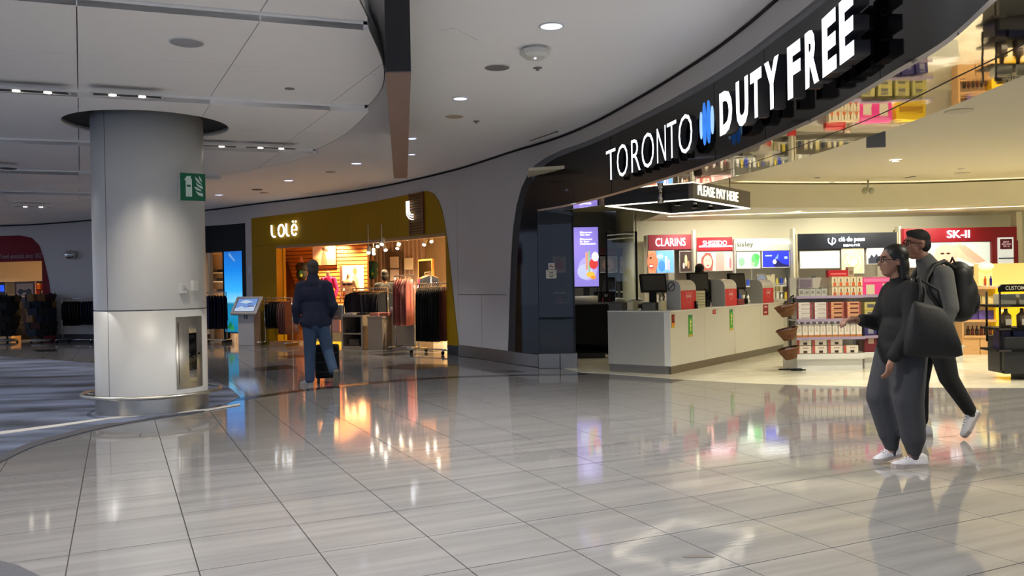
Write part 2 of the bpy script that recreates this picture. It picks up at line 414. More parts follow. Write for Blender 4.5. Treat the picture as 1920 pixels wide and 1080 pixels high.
wb = MB(); wb.strip(-500, 40, 20, red_top, ctop, FO, BO); wb.strip(40, RT, 24, red_top, ctop, FO, BO)
wb.strip(RT, 378, 20, .2, ctop, FO, BO); wb.strip(378, 462, 8, 3.08, ctop, FO, BO); wb.strip(462, 474, 2, .2, ctop, FO, BO)
wb.strip(474, 793, 24, yel_top, ctop, FO, BO); wb.strip(793, 858.5, 30, yel_top, ctop, FO, BO)
struct(wb.done('wall_left', M_wall))
# wall panels between the yellow and black shops, with their joints
wp = bpy.data.objects['wall_left']
jz = 1.21
for a, b_s, z0, z1 in ((858.9, 902, .2, jz-.006), (902.5, 949.6, .2, jz-.006)):
    MB().strip(a, b_s, 8, z0, z1, FO, BO).done('panel', M_wall, wp)
MB().strip(858.9, 949.6, 12, jz+.006, ctop, FO, BO).done('panel', M_wall, wp)
MB().strip(949.6, 1090, 60, trm_top, ctop, FO, BO).done('panel', M_wall, wp)
MB().strip(1090, 2300, 60, trm_top, ctop, FO, BO).done('panel', M_wall, wp)
MB().strip(858.6, 1000, 12, .2, 3.4, FO-.012, BO+.02).done('panel_joint', M_dark, wp)
# grey reveal round the black portal
M_reveal = mat('reveal_grey', (.46, .46, .48), rough=.45)
t = MB(); t.strip(950, 963, 10, .2, trm_top, -.02, -.3); t.strip(963, 1090, 60, blk_top, trm_top, -.02, -.3); t.strip(1090, 2300, 60, blk_top, trm_top, -.02, -.3)
struct(t.done('trim_reveal', M_reveal))
# steel skirting
struct(MB().strip(105, 378, 12, 0, .2, .015, BO).done('baseboard_left', M_dark))
bb = MB(); bb.strip(859, 1009, 20, 0, .22, .03, BO); struct(bb.done('baseboard_shop', M_steel, bevel=.01))
# shadow gap between wall and ceiling
sg = MB(); sg.strip(-500, 2300, 110, lambda q: ctop(q)-.008, lambda q: ctop(q)+.022, .012, -.3); struct(sg.done('trim_shadow_gap', M_black))
# ================================================================== outer ceiling (dips gently to the left)
cb = MB(); rows = []
NS = 120
for i in range(NS+1):
    q = -500+2800*i/NS
    a = W(q, -.3); rows.append([cb.bm.verts.new(V((a.x, a.y, ceil_z(a.x)))), cb.bm.verts.new(V((a.x, a.y, ceil_z(a.x)+.2)))])
    tgt = V((max(min(a.x, 1.7), -20), min(a.y-1.0, 21), 0)) if q < 800 else V((min(a.x-.6, 1.6), max(a.y-1.2, -6), 0))
# simpler: one sheet made of x columns clipped by the wall curve
cb.bm.free(); cb = MB()
def wall_Y_at(X):
    best = None; lo, hi = -500, 1560
    for _ in range(50):
        mid = (lo+hi)/2
        if W(mid, -.3).x < X: lo = mid
        else: hi = mid
    return W(lo, -.3).y
xs = [-16+i*.5 for i in range(36)]+[2.0, 2.2, 2.4, 2.5]
prev = None
for X in xs:
    Yf = wall_Y_at(X); zc = ceil_z(X)
    colv = [(X, -6.0), (X, 2.0), (X, Yf)]
    cur = [[cb.bm.verts.new(V((x, y, zc+dz))) for x, y in colv] for dz in (0, .12)]
    if prev:
        for k in range(2):
            cb.bm.faces.new((prev[0][k], prev[0][k+1], cur[0][k+1], cur[0][k])); cb.bm.faces.new((prev[1][k], cur[1][k], cur[1][k+1], prev[1][k+1]))
    prev = cur
struct(cb.done('ceiling', M_ceil))
# ================================================================== stepped panel canopy over the left aisle
def clip(poly, a, b):            # keep the side left of a->b
    out = []; n = len(poly); d = b-a
    f = lambda p: d.x*(p.y-a.y)-d.y*(p.x-a.x)
    for i in range(n):
        p, q = poly[i], poly[(i+1) % n]; fp, fq = f(p), f(q)
        if fp >= 0: out.append(p)
        if (fp >= 0) != (fq >= 0): out.append(p+(q-p)*(fp/(fp-fq)))
    return out
CB = smooth_line([V((-1.08, -6, 0)), V((-1.08, 3, 0)), V((-1.09, 6.6, 0)), V((-1.22, 8.3, 0)), V((-1.62, 9.6, 0)), V((-2.3, 11.2, 0)), V((-3.2, 12.5, 0)), V((-4.8, 13.9, 0)), V((-7.0, 15.4, 0)), V((-10.5, 17.0, 0)), V((-20, 18.6, 0))], 4)
RA = R(20); ru = V((cos(RA), sin(RA), 0)); sa = R(27); su = V((-sin(sa), cos(sa), 0))
L0 = V((-3.63, 8.72, 0))         # a point on the riser beside the column
rowd = [-14.0, -11.2, -8.4, -5.6, -2.75, 0, 2.7, 5.2, 7.6, 10.0, 13.5]
rowz = [3.60, 3.60, 3.57, 3.50, 3.43, 3.35, 3.28, 3.21, 3.14, 3.07]
can = struct(MB().box(-1.3, -6, 3.66, -1.2, -5.9, 3.70).done('ceiling.001', M_panel))
COLC = V((-4.27, 10.0, 0)); HR = .91
def circ(c, r, n=40): return [c+V((r*cos(2*pi*i/n), r*sin(2*pi*i/n), 0)) for i in range(n)]
S0 = V((-3.18, 8.99, 0))
def seamx(k): return S0+ru*(k*1.25)
def lid(poly, z, th, hole=None):
    b = MB(); top = [b.bm.verts.new(V((p.x, p.y, z+th))) for p in poly]; bot = [b.bm.verts.new(V((p.x, p.y, z))) for p in poly]
    n = len(poly)
    for i in range(n): b.bm.faces.new((bot[i], bot[(i+1) % n], top[(i+1) % n], top[i]))
    b.bm.faces.new(top)
    if hole:
        hb = [b.bm.verts.new(V((p.x, p.y, z))) for p in hole]; m = len(hole)
        e = []
        for ring in (bot, hb):
            for i in range(len(ring)):
                try: e.append(b.bm.edges.new((ring[i], ring[(i+1) % len(ring)])))
                except ValueError: e.append(b.bm.edges.get((ring[i], ring[(i+1) % len(ring)])))
        bmesh.ops.triangle_fill(b.bm, edges=e, use_beauty=True)
    else: b.bm.faces.new(bot[::-1])
    return b
for r, d0, d1 in [(r_, rowd[r_]+(rowd[r_+1]-rowd[r_])*h_/2, rowd[r_]+(rowd[r_+1]-rowd[r_])*(h_+1)/2-.006) for r_ in range(2, len(rowd)-1) for h_ in (0, 1)]:
    nrm = V((-ru.y, ru.x, 0))
    for k in range(-11, 9):
        q = []
        a = L0+nrm*d0; b2 = L0+nrm*d1
        def hit(base, sx):       # riser line through base meets seam line through sx
            den = ru.x*su.y-ru.y*su.x; w_ = sx-base
            t = (w_.x*su.y-w_.y*su.x)/den; return base+ru*t
        P = [hit(a, seamx(k))+ru*.004, hit(a, seamx(k+1))-ru*.004, hit(b2, seamx(k+1))-ru*.004, hit(b2, seamx(k))+ru*.004]
        for i in range(len(CB)-1): P = clip(P, CB[i], CB[i+1]); 
        if len(P) < 3: continue
        P2 = [P[0]]
        for x in P[1:]:
            if (x-P2[-1]).length > .01: P2.append(x)
        if (P2[-1]-P2[0]).length < .01: P2.pop()
        if len(P2) < 3: continue
        cx = sum((p.x for p in P2))/len(P2); cy = sum((p.y for p in P2))/len(P2)
        if cy < -6 or cx < -16: continue
        # column hole: cut panels it crosses
        inside = [p for p in circ(COLC, HR) if all(((P2[(i+1) % len(P2)]-P2[i]).x*(p.y-P2[i].y)-(P2[(i+1) % len(P2)]-P2[i]).y*(p.x-P2[i].x)) > 0 for i in range(len(P2)))]
        b = lid(P2, rowz[r], .045); pn = b.done('panel', M_panel, can)
        if inside:
            hb = MB(); hb.cyl((COLC.x, COLC.y, 3.0), (COLC.x, COLC.y, 4.0), HR, n=64); ho = hb.done('cutter', M_dark)
            bo = pn.modifiers.new('b', 'BOOLEAN'); bo.operation = 'DIFFERENCE'; bo.object = ho; bo.solver = 'EXACT'
            me = bpy.data.meshes.new_from_object(pn.evaluated_get(bpy.context.evaluated_depsgraph_get()))
            pn.modifiers.clear(); pn.data = me; bpy.data.objects.remove(ho)
# risers between the rows
for r in range(1, len(rowd)-1):
    base = L0+V((-ru.y, ru.x, 0))*rowd[r]
    z1, z0 = rowz[r-1]+.044, rowz[r]
    if z1-z0 < .05: continue
    # extent: march to the canopy edge
    ts = [t*.05 for t in range(-360, 200)]
    ok = [t for t in ts if all(((CB[i+1]-CB[i]).x*((base+ru*t).y-CB[i].y)-(CB[i+1]-CB[i]).y*((base+ru*t).x-CB[i].x)) > 0 for i in range(len(CB)-1))]
    if not ok: continue
    rise = MB(); nn = V((-ru.y, ru.x, 0))*.02
    segs = [(min(ok), max(ok))]
    rel = (COLC-base); tt = rel.x*ru.x+rel.y*ru.y; dd = (rel-ru*tt).length
    if dd < HR: hw = sqrt(HR*HR-dd*dd); segs = [(min(ok), tt-hw), (tt+hw, max(ok))]
    for t0, t1 in segs:
        p, q = base+ru*t0, base+ru*t1
        rise.quad((p.x, p.y, z0-.001), (q.x, q.y, z0-.001), (q.x, q.y, z1), (p.x, p.y, z1)); rise.quad((p.x+nn.x, p.y+nn.y, z0), (q.x+nn.x, q.y+nn.y, z0), (q.x+nn.x, q.y+nn.y, z1), (p.x+nn.x, p.y+nn.y, z1))
    rise.done('riser', M_panel, can)
# rim of the canopy edge, bright thin upstand
rim = MB(); 
for i in range(len(CB)-1):
    a, b2 = CB[i], CB[i+1]
    zz = lambda p: interp([(rowd[j], rowz[j-1] if j else 3.6) for j in range(len(rowd))], 0)
def row_z(p):
    d = (p-L0).dot(V((-ru.y, ru.x, 0)))
    for j in range(len(rowd)-1):
        if d < rowd[j+1]: return rowz[j]
    return rowz[-1]
for i in range(len(CB)-1):
    a, b2 = CB[i], CB[i+1]; z = row_z((a+b2)/2)
    n = (b2-a).normalized(); n = V((n.y, -n.x, 0))*.012
    rim.quad((a.x, a.y, z), (b2.x, b2.y, z), (b2.x, b2.y, z+.12), (a.x, a.y, z+.12))
    rim.quad((a.x+n.x, a.y+n.y, z), (b2.x+n.x, b2.y+n.y, z), (b2.x+n.x, b2.y+n.y, z+.12), (a.x+n.x, a.y+n.y, z+.12))
rim.done('rim', M_panel, can)
# rim inside the column hole, and a black disc painting the shade above it
hr = MB(); hr.lathe([(HR+.002, 3.353), (HR+.002, 3.5)], COLC, 64); hr.done('hole_rim', M_panel, can)
hv = MB(); hv.lathe([(HR+.03, 3.40), (.55, 3.44)], COLC, 48); hv.done('hole_shade_disc', M_black, can)
# ================================================================== light troughs in the canopy
def trough(px, py, z, n, label, ln=1.3, wpx=None, power=0, gap=.27):
    p = G(px, py, z); t = thing('ceiling_spot_trough', label, 'ceiling light', (p.x, p.y, z), RA, 'recessed twin spotlights in the canopy')
    b = MB(); L = n*gap/2+.06
    b.box(-L, -.075, .0, L, -.06, .012); b.box(-L, .06, .0, L, .075, .012); b.box(-L, -.06, .0, -L+.015, .06, .012); b.box(L-.015, -.06, .0, L, .06, .012)
    b.done('frame', M_white, t); MB().box(-L+.02, -.065, .004, L-.02, .065, .012).done('backing', M_dark, t)
    for i in range(n):
        x = (i-(n-1)/2)*gap
        l = MB(); l.cyl((x, 0, -.004), (x, 0, .003), .034, n=16); l.done('lamp', M_bulb, t)
    return p, t
p1, _ = trough(60, 172, 3.345, 2, 'recessed twin spotlight in the canopy riser, left of the column, leftmost')
p2, _ = trough(239, 180, 3.345, 2, 'recessed twin spotlight in the canopy just above the white column')
p3, _ = trough(395, 274, 3.275, 2, 'recessed twin spotlight just right of the column top')
p4, _ = trough(508, 278, 3.275, 2, 'recessed twin spotlight nearest the canopy\'s curved edge')
p5, _ = trough(62, 388, 3.065, 2, 'distant twin spotlight above the dark red shop')
light('canopy_spot', 'SPOT', (p2.x+.15, p2.y-.05, 3.30), 95, WARM, .04, (COLC.x+.35, COLC.y-.5, .4), 66, 1.0)
light('canopy_spot', 'SPOT', (p2.x-.3, p2.y-.05, 3.32), 30, WARM, .04, (p2.x-.5, p2.y+.2, 0), 60)
light('canopy_spot', 'SPOT', (p1.x, p1.y-.05, 3.32), 40, WARM, .04, (p1.x, p1.y, 0), 70)
light('canopy_spot', 'SPOT', (p3.x, p3.y, 3.26), 40, WARM, .04, (p3.x, p3.y, 0), 70)
light('canopy_spot', 'SPOT', (p4.x, p4.y, 3.26), 50, WARM, .04, (p4.x, p4.y, 0), 70)
light('canopy_spot', 'SPOT', (p5.x, p5.y, 3.0), 40, WARM, .04, (p5.x, p5.y, 0), 80)
# ================================================================== column
ct = thing('round_column', 'large round white column with steel base ring, standing at the carpet edge', 'column', (COLC.x, COLC.y, 0), 0)
CR = .615
def pcyl(b, r, z0, z1, a0, a1, n=40, th=.02):
    b.lathe([(r, z0), (r, z1), (r-th, z1), (r-th, z0), (r, z0)], (0, 0, 0), n, a0, a1)
segA = [(-1.98, .25), (.26, 2.2), (2.21, 4.30-.0)]
for a0, a1 in segA:
    for z0, z1 in ((.2, 1.172), (1.186, 3.9)):
        b = MB(); pcyl(b, CR, z0, z1, a0+.002, a1-.004+(0 if a1 < 4 else -.002)); b.done('cladding_panel', mat('column_white', (.83, .83, .82), rough=.38, var=.01), ct)
MB().cyl((0, 0, .0), (0, 0, 3.9), CR-.012, n=48, cap=False).done('core', M_grey, ct)
b = MB(); b.lathe([(CR+.005, 0), (CR+.005, .19)], (0, 0, 0), 72); b.lathe([(CR+.005, .19), (CR-.03, .195)], (0, 0, 0), 72); b.done('steel_base', M_steel_l, ct)
b = MB(); b.tube([((CR+.14)*cos(2*pi*i/64)*V((1, 0, 0))+(CR+.14)*sin(2*pi*i/64)*V((0, 1, 0))+V((0, 0, .215))) for i in range(64)], .022, 10, True); b.done('ring_rail', M_steel_l, ct)
b = MB()
for i in range(8):
    a = 2*pi*i/8+.2; b.cyl((CR*cos(a), CR*sin(a), .19), ((CR+.14)*cos(a), (CR+.14)*sin(a), .21), .012, n=8)
b.done('rail_bracket', M_steel, ct)
def on_col(px, py):             # bearing on the column front for a pixel
    d = ray(px, py); d2 = V((d.x, d.y)); A = d2.dot(d2); c0 = V((-COLC.x, -COLC.y)); Bq = 2*c0.dot(d2); C = c0.dot(c0)-CR*CR
    disc = Bq*Bq-4*A*C
    t = (-Bq-sqrt(max(disc, 0)))/(2*A); P = CAM+d*t; return atan2(P.y-COLC.y, P.x-COLC.x), P.z
a0, _ = on_col(330, 650); a1, zt = on_col(376, 592); _, zb_ = on_col(345, 728)
et = thing('extinguisher_cabinet', 'steel fire extinguisher cabinet set low in the round white column', 'cabinet', (COLC.x, COLC.y, 0), 0)
am = (a0+a1)/2; hw = (a1-a0)/2
if hw < 0: hw = -hw
b = MB(); pcyl(b, CR+.012, zb_, zt, am-hw, am+hw, 12, .03); b.done('frame', M_steel_l, et)
b = MB(); pcyl(b, CR+.02, zb_+.05, zt-.05, am-hw*.86, am-hw*.22, 8, .012); pcyl(b, CR+.02, zb_+.05, zt-.05, am+hw*.38, am+hw*.86, 8, .012)
pcyl(b, CR+.02, zb_+.05, zb_+.2, am-hw*.22, am+hw*.38, 6, .012); pcyl(b, CR+.02, zt-.19, zt-.05, am-hw*.22, am+hw*.38, 6, .012); b.done('door', M_steel_l, et)
b = MB(); pcyl(b, CR+.014, zb_+.2, zt-.19, am-hw*.22, am+hw*.38, 6, .006); b.done('window_pane', mat('cabinet_dark_glass', (.06, .06, .06), rough=.08, var=.6, scale=9), et)
b = MB(); A_ = am+hw*.55; b.cyl(((CR+.02)*cos(A_), (CR+.02)*sin(A_), .66), ((CR+.035)*cos(A_), (CR+.035)*sin(A_), .66), .012, n=10); b.done('latch', M_black, et)
# green flag sign
ga, gz = on_col(343, 351); 
gp = D(361, 351, 9.60)
gs = thing('fire_extinguisher_sign', 'green square sign with white extinguisher and flames on the column', 'sign', (gp.x, gp.y, gp.z), R(34))
b = MB(); b.box(-.135, -.03, -.155, .135, .0, .155); b.done('board', mat('sign_green', (.0, .40, .25), rough=.35, var=.05), gs, bevel=.003)
MB().box(-.13, 0, -.1, -.08, .14, .1).done('bracket', M_white, gs)
wht = (.82, .9, .85)
decal(gs, 'pictogram', -.135, -.155, .135, .155, -.0315, [('r', .2, .14, .45, .78, wht), ('r', .24, .5, .40, .57, (0, .35, .2)), ('p', [(.22, .78), (.43, .78), (.4, .86), (.27, .86)], wht),
    ('p', [(.14, .74), (.24, .88), (.42, .90), (.40, .85), (.26, .83), (.2, .72)], wht),
    ('p', [(.56, .88), (.62, .74), (.72, .64), (.86, .58), (.78, .68), (.68, .80)], wht), ('p', [(.72, .93), (.82, .82), (.87, .68), (.76, .76)], wht),
    ('p', [(.60, .68), (.66, .54), (.82, .45), (.9, .44), (.86, .54), (.72, .58)], wht), ('p', [(.52, .50), (.62, .40), (.84, .34), (.78, .42), (.62, .50)], wht),
    ('p', [(.58, .36), (.70, .20), (.88, .16), (.88, .27), (.74, .29)], wht)], emit=0, dy=.0008)
for (px, py, w_, h_, lab, dec) in ((341, 541, .085, .12, 'small white alarm box with a red light on the column, left one of two', True), (362, 536, .085, .12, 'small plain white box on the column, right of the alarm box', False)):
    a, z = on_col(px, py); q = thing('wall_box', lab, 'box', (COLC.x+CR*cos(a), COLC.y+CR*sin(a), z), a+pi/2)
    MB().box(-w_/2, -.045, -h_/2, w_/2, .012, h_/2).done('housing', M_white, q, bevel=.008)
    if dec: MB().cbox((0, -.05, .015), (.03, .014, .03)).done('lens', M_glass if False else pm((.75, .75, .78)), q)
# ================================================================== hanging blade sign seen end-on
bl = thing('hanging_blade_sign', 'long dark blade sign hung below the ceiling, seen end-on', 'sign', (-.825, 6.36, 3.0), 0)
a = V((-.955+.86, 0, 0)); b_ = V((-.765+.86, 0, 0)); c = V((-1.66+.86+.1, 6.2, 0)); d = V((-1.66+.86-.1, 6.2, 0))
b = MB(); b.prism([(a.x, a.y), (b_.x, b_.y), (c.x, c.y), (d.x, d.y)], 0.012, .76, 'z'); b.done('cabinet', mat('sign_body_dark', (.09, .09, .11), rough=.35), bl)
b = MB(); b.prism([(a.x, a.y), (b_.x, b_.y), (c.x, c.y), (d.x, d.y)], 0.0, .0115, 'z'); b.done('underside', mat('sign_underside_floor_lit', (.50, .42, .39), rough=.5), bl)  # brown underside made paler: light bounced off the floor, put into its colour
# ================================================================== small things in the outer ceiling
def on_ceil(px, py):
    z = 3.72
    for _ in range(5): z = ceil_z(G(px, py, z).x)
    return G(px, py, z)
def downlight(px, py, r, lab, lit=True, group=None, power=0):
    p = on_ceil(px, py); t = thing('downlight', lab, 'ceiling light', p, 0, group)
    b = MB(); b.lathe([(r*1.12, -.001), (r*1.14, -.008), (r*1.0, -.012), (r*.98, -.0025)], (0, 0, 0), 32); b.done('trim_ring', M_white, t)
    b = MB(); b.lathe([(r*.99, -.008), (r*.5, -.004), (0, -.003)], (0, 0, 0), 32); b.done('diffuser', M_bulbc if lit else M_grey, t)
    if power: light('downlight_beam', 'SPOT', p-V((0, 0, .03)), power, COOL if px > 600 else WARM, .06, p-V((0, 0, 2)), 95)
    return t
G1 = 'round downlights in the plain ceiling'
downlight(1034, 48, .10, 'round downlight glowing bluish, nearest the duty free fascia', group=G1, power=110)
downlight(863, 184, .085, 'round bluish downlight just right of the hanging blade sign', group=G1, power=110)
downlight(772, 259, .075, 'small lit downlight beside the lower end of the blade sign', group=G1, power=110)
downlight(668, 306, .09, 'lit downlight above the yellow shop lettering wall, third from right', group=G1, power=130)
downlight(541, 338, .09, 'lit downlight in front of the yellow shop, left of the brighter one', group=G1, power=130)
downlight(410, 365, .09, 'lit downlight just right of the column, near the dark shop front', group=G1, power=130)
k_ = 0
for x, y in ((-5.5, 4.5), (-2.9, 4.2), (-.2, 4.6), (-5.5, 1.2), (-2.6, 1.0), (.3, 1.4), (-8.5, 3), (-8.5, 7), (-5.5, -2), (-2.5, -2.5), (.5, -2), (-9, 11), (-12, 14), (-6.5, 10.5), (0, 8), (-8, 16.5), (-12, 19)):  # added fill spots without fittings, brightening the floor and, by bounce, the ceiling
    zc = 3.30 if y > 9 and x < -5 else (3.36 if x < -1.3 else ceil_z(x)-.01)
    if y > 14: zc = 3.04
    light('concourse_fill', 'SPOT', (x, y, zc-.02), ((820 if y > 3 else 420) if x > -1.3 else (300 if y > 3 else 150)) if y < 9 else 240, (1, .96, .92) if x < -1.3 else ((1, .97, .92) if y > 3 else (.80, .89, 1)), .08, (x, y, 0), 140, .8)
downlight(772, 289, .06, 'tiny far downlight below the blade sign tip', group=G1)
def speaker(px, py, r, lab, m=None, z=None):
    p = on_ceil(px, py) if z is None else G(px, py, z)
    t = thing('ceiling_speaker', lab, 'speaker', p, 0)
    b = MB(); b.lathe([(r, -.001), (r, -.008), (r*.92, -.012), (0, -.016)], (0, 0, 0), 32); b.done('grille', m or M_grey, t)
    b = MB(); b.lathe([(r*1.06, 0), (r*1.06, -.006), (r, -.008)], (0, 0, 0), 32); b.done('trim_ring', M_white, t)
speaker(932, 126, .13, 'large grey round ceiling speaker left of the smoke detector')
speaker(852, 218, .12, 'flat beige round ceiling disc below the bluish downlight', pm((.72, .68, .58)))
speaker(482, 355, .12, 'dark ceiling speaker above the yellow shop\'s left end', M_dark)
speaker(495, 361, .10, 'pale ceiling disc beside the dark speaker over the yellow shop', pm((.6, .55, .52)))
speaker(620, 322, .10, 'faint pale ceiling disc between two lit downlights', pm((.62, .58, .55)))
speaker(350, 79, .13, 'round recessed speaker in the near canopy panel', pm((.62, .62, .64)), 3.43)
speaker(15, 315, .12, 'dark round speaker in the canopy left of the column', M_dark, 3.21)
for px, py, lab in ((1008, 127, 'tiny sprinkler disc below the smoke detector'), (893, 227, 'tiny dark sprinkler right of the beige disc')):
    p = on_ceil(px, py); t = thing('sprinkler', lab, 'sprinkler', p, 0); b = MB(); b.lathe([(.05, 0), (.05, -.006), (.02, -.012), (.02, -.03), (0, -.032)], (0, 0, 0), 16); b.done('cover', M_grey, t)
p = G(543, 166, 3.43); t = thing('sprinkler', 'small sprinkler disc in the canopy panel right of the column', 'sprinkler', p, 0); b = MB(); b.lathe([(.05, 0), (.05, -.006), (.02, -.012), (0, -.014)], (0, 0, 0), 16); b.done('cover', M_grey, t)
p = on_ceil(1003, 90); t = thing('smoke_detector', 'white boxy smoke detector on the ceiling left of the duty free sign', 'smoke detector', p, 0)
b = MB(); b.lathe([(.12, 0), (.12, -.02), (.155, -.03), (.15, -.07), (.11, -.10), (0, -.105)], (0, 0, 0), 8, smooth=False); b.done('housing', M_white, t); MB().cyl((.0, -.02, -.103), (0, -.02, -.113), .012, n=10).done('indicator', M_bulbc, t)
p, q = on_ceil(985, 267), on_ceil(1044, 246)
vt = thing('slot_diffuser', 'thin dark air slot in the ceiling along the duty free wall', 'air vent', (p+q)/2, atan2((q-p).y, (q-p).x)); L = (q-p).length/2
MB().box(-L, -.02, -.004, L, .02, 0).done('slot', M_black, vt); b = MB(); b.box(-L-.01, -.03, -.006, L+.01, -.02, 0); b.box(-L-.01, .02, -.006, L+.01, .03, 0); b.done('frame', M_white, vt)
p, q = on_ceil(806, 75), on_ceil(872, 62)
ht = thing('access_panel', 'faint flush access panel in the plain ceiling', 'ceiling panel', (p+q)/2, atan2((q-p).y, (q-p).x)); L = (q-p).length/2
MB().box(-L, -.2, -.003, L, .25, 0).done('lid', M_ceil, ht, bevel=.001)
# ================================================================== duty free portal, pier and fascia
FZ = 2.6
df = thing('duty_free_portal', 'glossy black curved portal and fascia of the duty free shop', 'shop front', (0, 0, 0), 0); struct(df)
b = MB(); b.strip(963, 1009, 40, .2, blk_top, 0, -.3); b.strip(1009, 1031.4, 14, FZ+.031, blk_top, 0, -.3); b.done('pier', M_black_gloss, df)
seams = [1031, 1150, 1345, 1440, 1657, 1880, 2300]
for a, c in zip(seams, seams[1:]):
    b = MB(); b.strip(a+.4, c-.4, max(6, int((c-a)/6)), FZ+.031, blk_top, 0, -.25); b.done('fascia_panel', M_black_gloss, df)
# glass corner box of the pier
pb = G(1031, 690); 
x0, x1, y0, y1 = pb.x-.02, G(1080, 690).x, pb.y, pb.y+.55
y0 = 13.93
x0 = D(1009, 500, y0).x
MB().box(x0, y0, .24, x1-.03, y0+.008, FZ).done('smoked_glass_pane', M_tint, df)
b = MB(); b.box(x1-.03, y0, .24, x1, y0+.04, FZ); b.box(x1-.02, y0+.04, .24, x1, y0+.55, FZ); b.box(x0, y0+.02, .24, x1, y0+.5, .95); b.done('corner_frame', M_black_gloss, df)
light('service_fill', 'SPOT', (1.3, 18.0, 3.1), 160, CREAM, .06, (1.3, 18.4, 0), 130)  # two added fill spots, no fittings, lifting the dim area behind the pane
light('service_fill', 'SPOT', (.9, 15.6, 3.1), 60, CREAM, .06, (.9, 15.8, 0), 120)
MB().box(x1-.006, y0-.004, .24, x1+.003, y0+.006, FZ).done('corner_edge', M_dark, df)
bx = MB(); bx.box(x0-.02, y0-.035, 0, x0+.33, y0+.55, .24); bx.box(x0+.336, y0-.035, 0, x1+.03, y0+.58, .24); struct(bx.done('baseboard_pier', M_steel, bevel=.006))
# notices on the pier
nt_ = thing('door_notices', 'small white prohibition notice above a text notice on the black pier', 'notice', (D(1034, 505, y0).x, y0-.002, D(1034, 505, y0).z), 0)
MB().box(-.05, -.003, -.0, .05, 0, .10).done('prohibition_notice', pm((.9, .88, .85)), nt_); MB().box(-.09, -.003, -.15, .08, 0, -.01).done('text_notice', pm((.85, .83, .78)), nt_)
decal(nt_, 'print', -.05, 0, .05, .1, -.004, [('e', .5, .5, .38, .38, (.6, .15, .15)), ('e', .5, .5, .3, .3, (.9, .88, .85)), ('p', [(.2, .7), (.3, .8), (.8, .3), (.7, .2)], (.6, .15, .15)), ('r', .3, .4, .7, .55, (.1, .1, .1))])
decal(nt_, 'print', -.09, -.15, .08, -.01, -.004, [('r', .1, .8, .9, .84, (.3, .3, .3)), ('r', .3, .6, .7, .7, (.2, .2, .2)), ('r', .1, .4, .9, .44, (.3, .3, .3)), ('r', .3, .2, .7, .3, (.2, .2, .2))])
# mirror soffit under the fascia, in two rings with a dark seam
INNER = [(1031, .25), (1087, .45), (1200, .62), (1300, .72), (1450, .78), (1660, .80), (1876, .80), (2300, .80)]
def soffit(s0, s1, o0, o1, name, m, par, z=FZ, th=.03, n=70):
    b = MB(); rows = []
    for i in range(n+1):
        q = s0+(s1-s0)*i/n; k = interp(INNER, q)
        A, B = W(q, -k*o0), W(q, -k*o1)
        rows.append([b.bm.verts.new(V((x.x, x.y, zz))) for x, zz in ((A, z), (B, z), (B, z+th), (A, z+th))])
    for A, B in zip(rows, rows[1:]):
        for k in range(4): b.bm.faces.new((A[k], B[k], B[(k+1) % 4], A[(k+1) % 4]))
    b.bm.faces.new(rows[0]); b.bm.faces.new(rows[-1][::-1]); return b.done(name, m, par)
sf = thing('mirror_soffit', 'mirror-polished curved soffit strip under the duty free fascia', 'soffit', (0, 0, 0), 0); struct(sf)
soffit(1010, 2300, 0, .49, 'outer_ring', M_mirror, sf); soffit(1010, 2300, .49, .515, 'seam', M_dark, sf, FZ+.006); soffit(1010, 2300, .515, 1.0, 'inner_ring', M_mirror, sf)
# store ceilings: low ring behind the soffit, then the main ceiling, then the bulkhead
def sheet(name, pts, z, th, m, par=None):
    b = MB(); b.prism([(p[0], p[1]) for p in pts], z, z+th, 'z'); o = b.done(name, m, par); return struct(o) if par is None else o
inn = [W(q, -interp(INNER, q)) for q in [2290-30*i for i in range(43)]]      # from near to far
lowpts = [(p.x, p.y) for p in inn]+[(.6, 15.2), (2.5, 14.8), (4.3, 12.9), (8, 12.2), (12.5, 12.0), (12.5, -1), (2.6, -1)]
MB_ = sheet('ceiling.002', lowpts, 2.98, .05, M_store_ceil)
b = MB()
for A, B in zip(inn, inn[1:]): b.quad((A.x, A.y, FZ), (B.x, B.y, FZ), (B.x, B.y, 3.0), (A.x, A.y, 3.0))
struct(b.done('trim_soffit_upstand', M_store_ceil))
sheet('ceiling.003', [(.3, 13.5), (13.2, 9), (13.2, 19.5), (.3, 22)], 3.2, .05, M_store_ceil)
b = MB(); lp = lowpts[len(inn):len(inn)+5]
for A, B in zip(lp, lp[1:]): b.quad((A[0], A[1], 2.98), (B[0], B[1], 2.98), (B[0], B[1], 3.2), (A[0], A[1], 3.2))
struct(b.done('trim_ceiling_step', M_store_ceil))
# bulkhead over the brand wall
bh = smooth_line([V((3.0, 15.0, 0)), V((5.0, 15.6, 0)), V((7.5, 15.9, 0)), V((9.6, 15.6, 0)), V((13.0, 14.8, 0))], 6)
b = MB(); b.prism([(p.x, p.y) for p in bh]+[(13.2, 19.4), (2.8, 19.4)], 2.72, 3.15, 'z'); struct(b.done('trim_bulkhead', M_cream))
b = MB()
for A, B in zip(bh, bh[1:]): b.quad((A.x, A.y+.05, 3.152), (B.x, B.y+.05, 3.152), (B.x, B.y+.12, 3.158), (A.x, A.y+.12, 3.158))
struct(b.done('trim_cove_light', M_strip, recalc=False))
ll = MB(); L1 = smooth_line([V((3.2, 17.2, 0)), V((5.2, 16.9, 0)), V((7.6, 16.7, 0)), V((10.2, 16.1, 0)), V((13, 15.6, 0))], 6)
for A, B in zip(L1, L1[1:]): ll.quad((A.x, A.y, 2.715), (A.x, A.y+.05, 2.715), (B.x, B.y+.05, 2.715), (B.x, B.y, 2.715))
struct(ll.done('trim_light_line', M_strip, recalc=False))
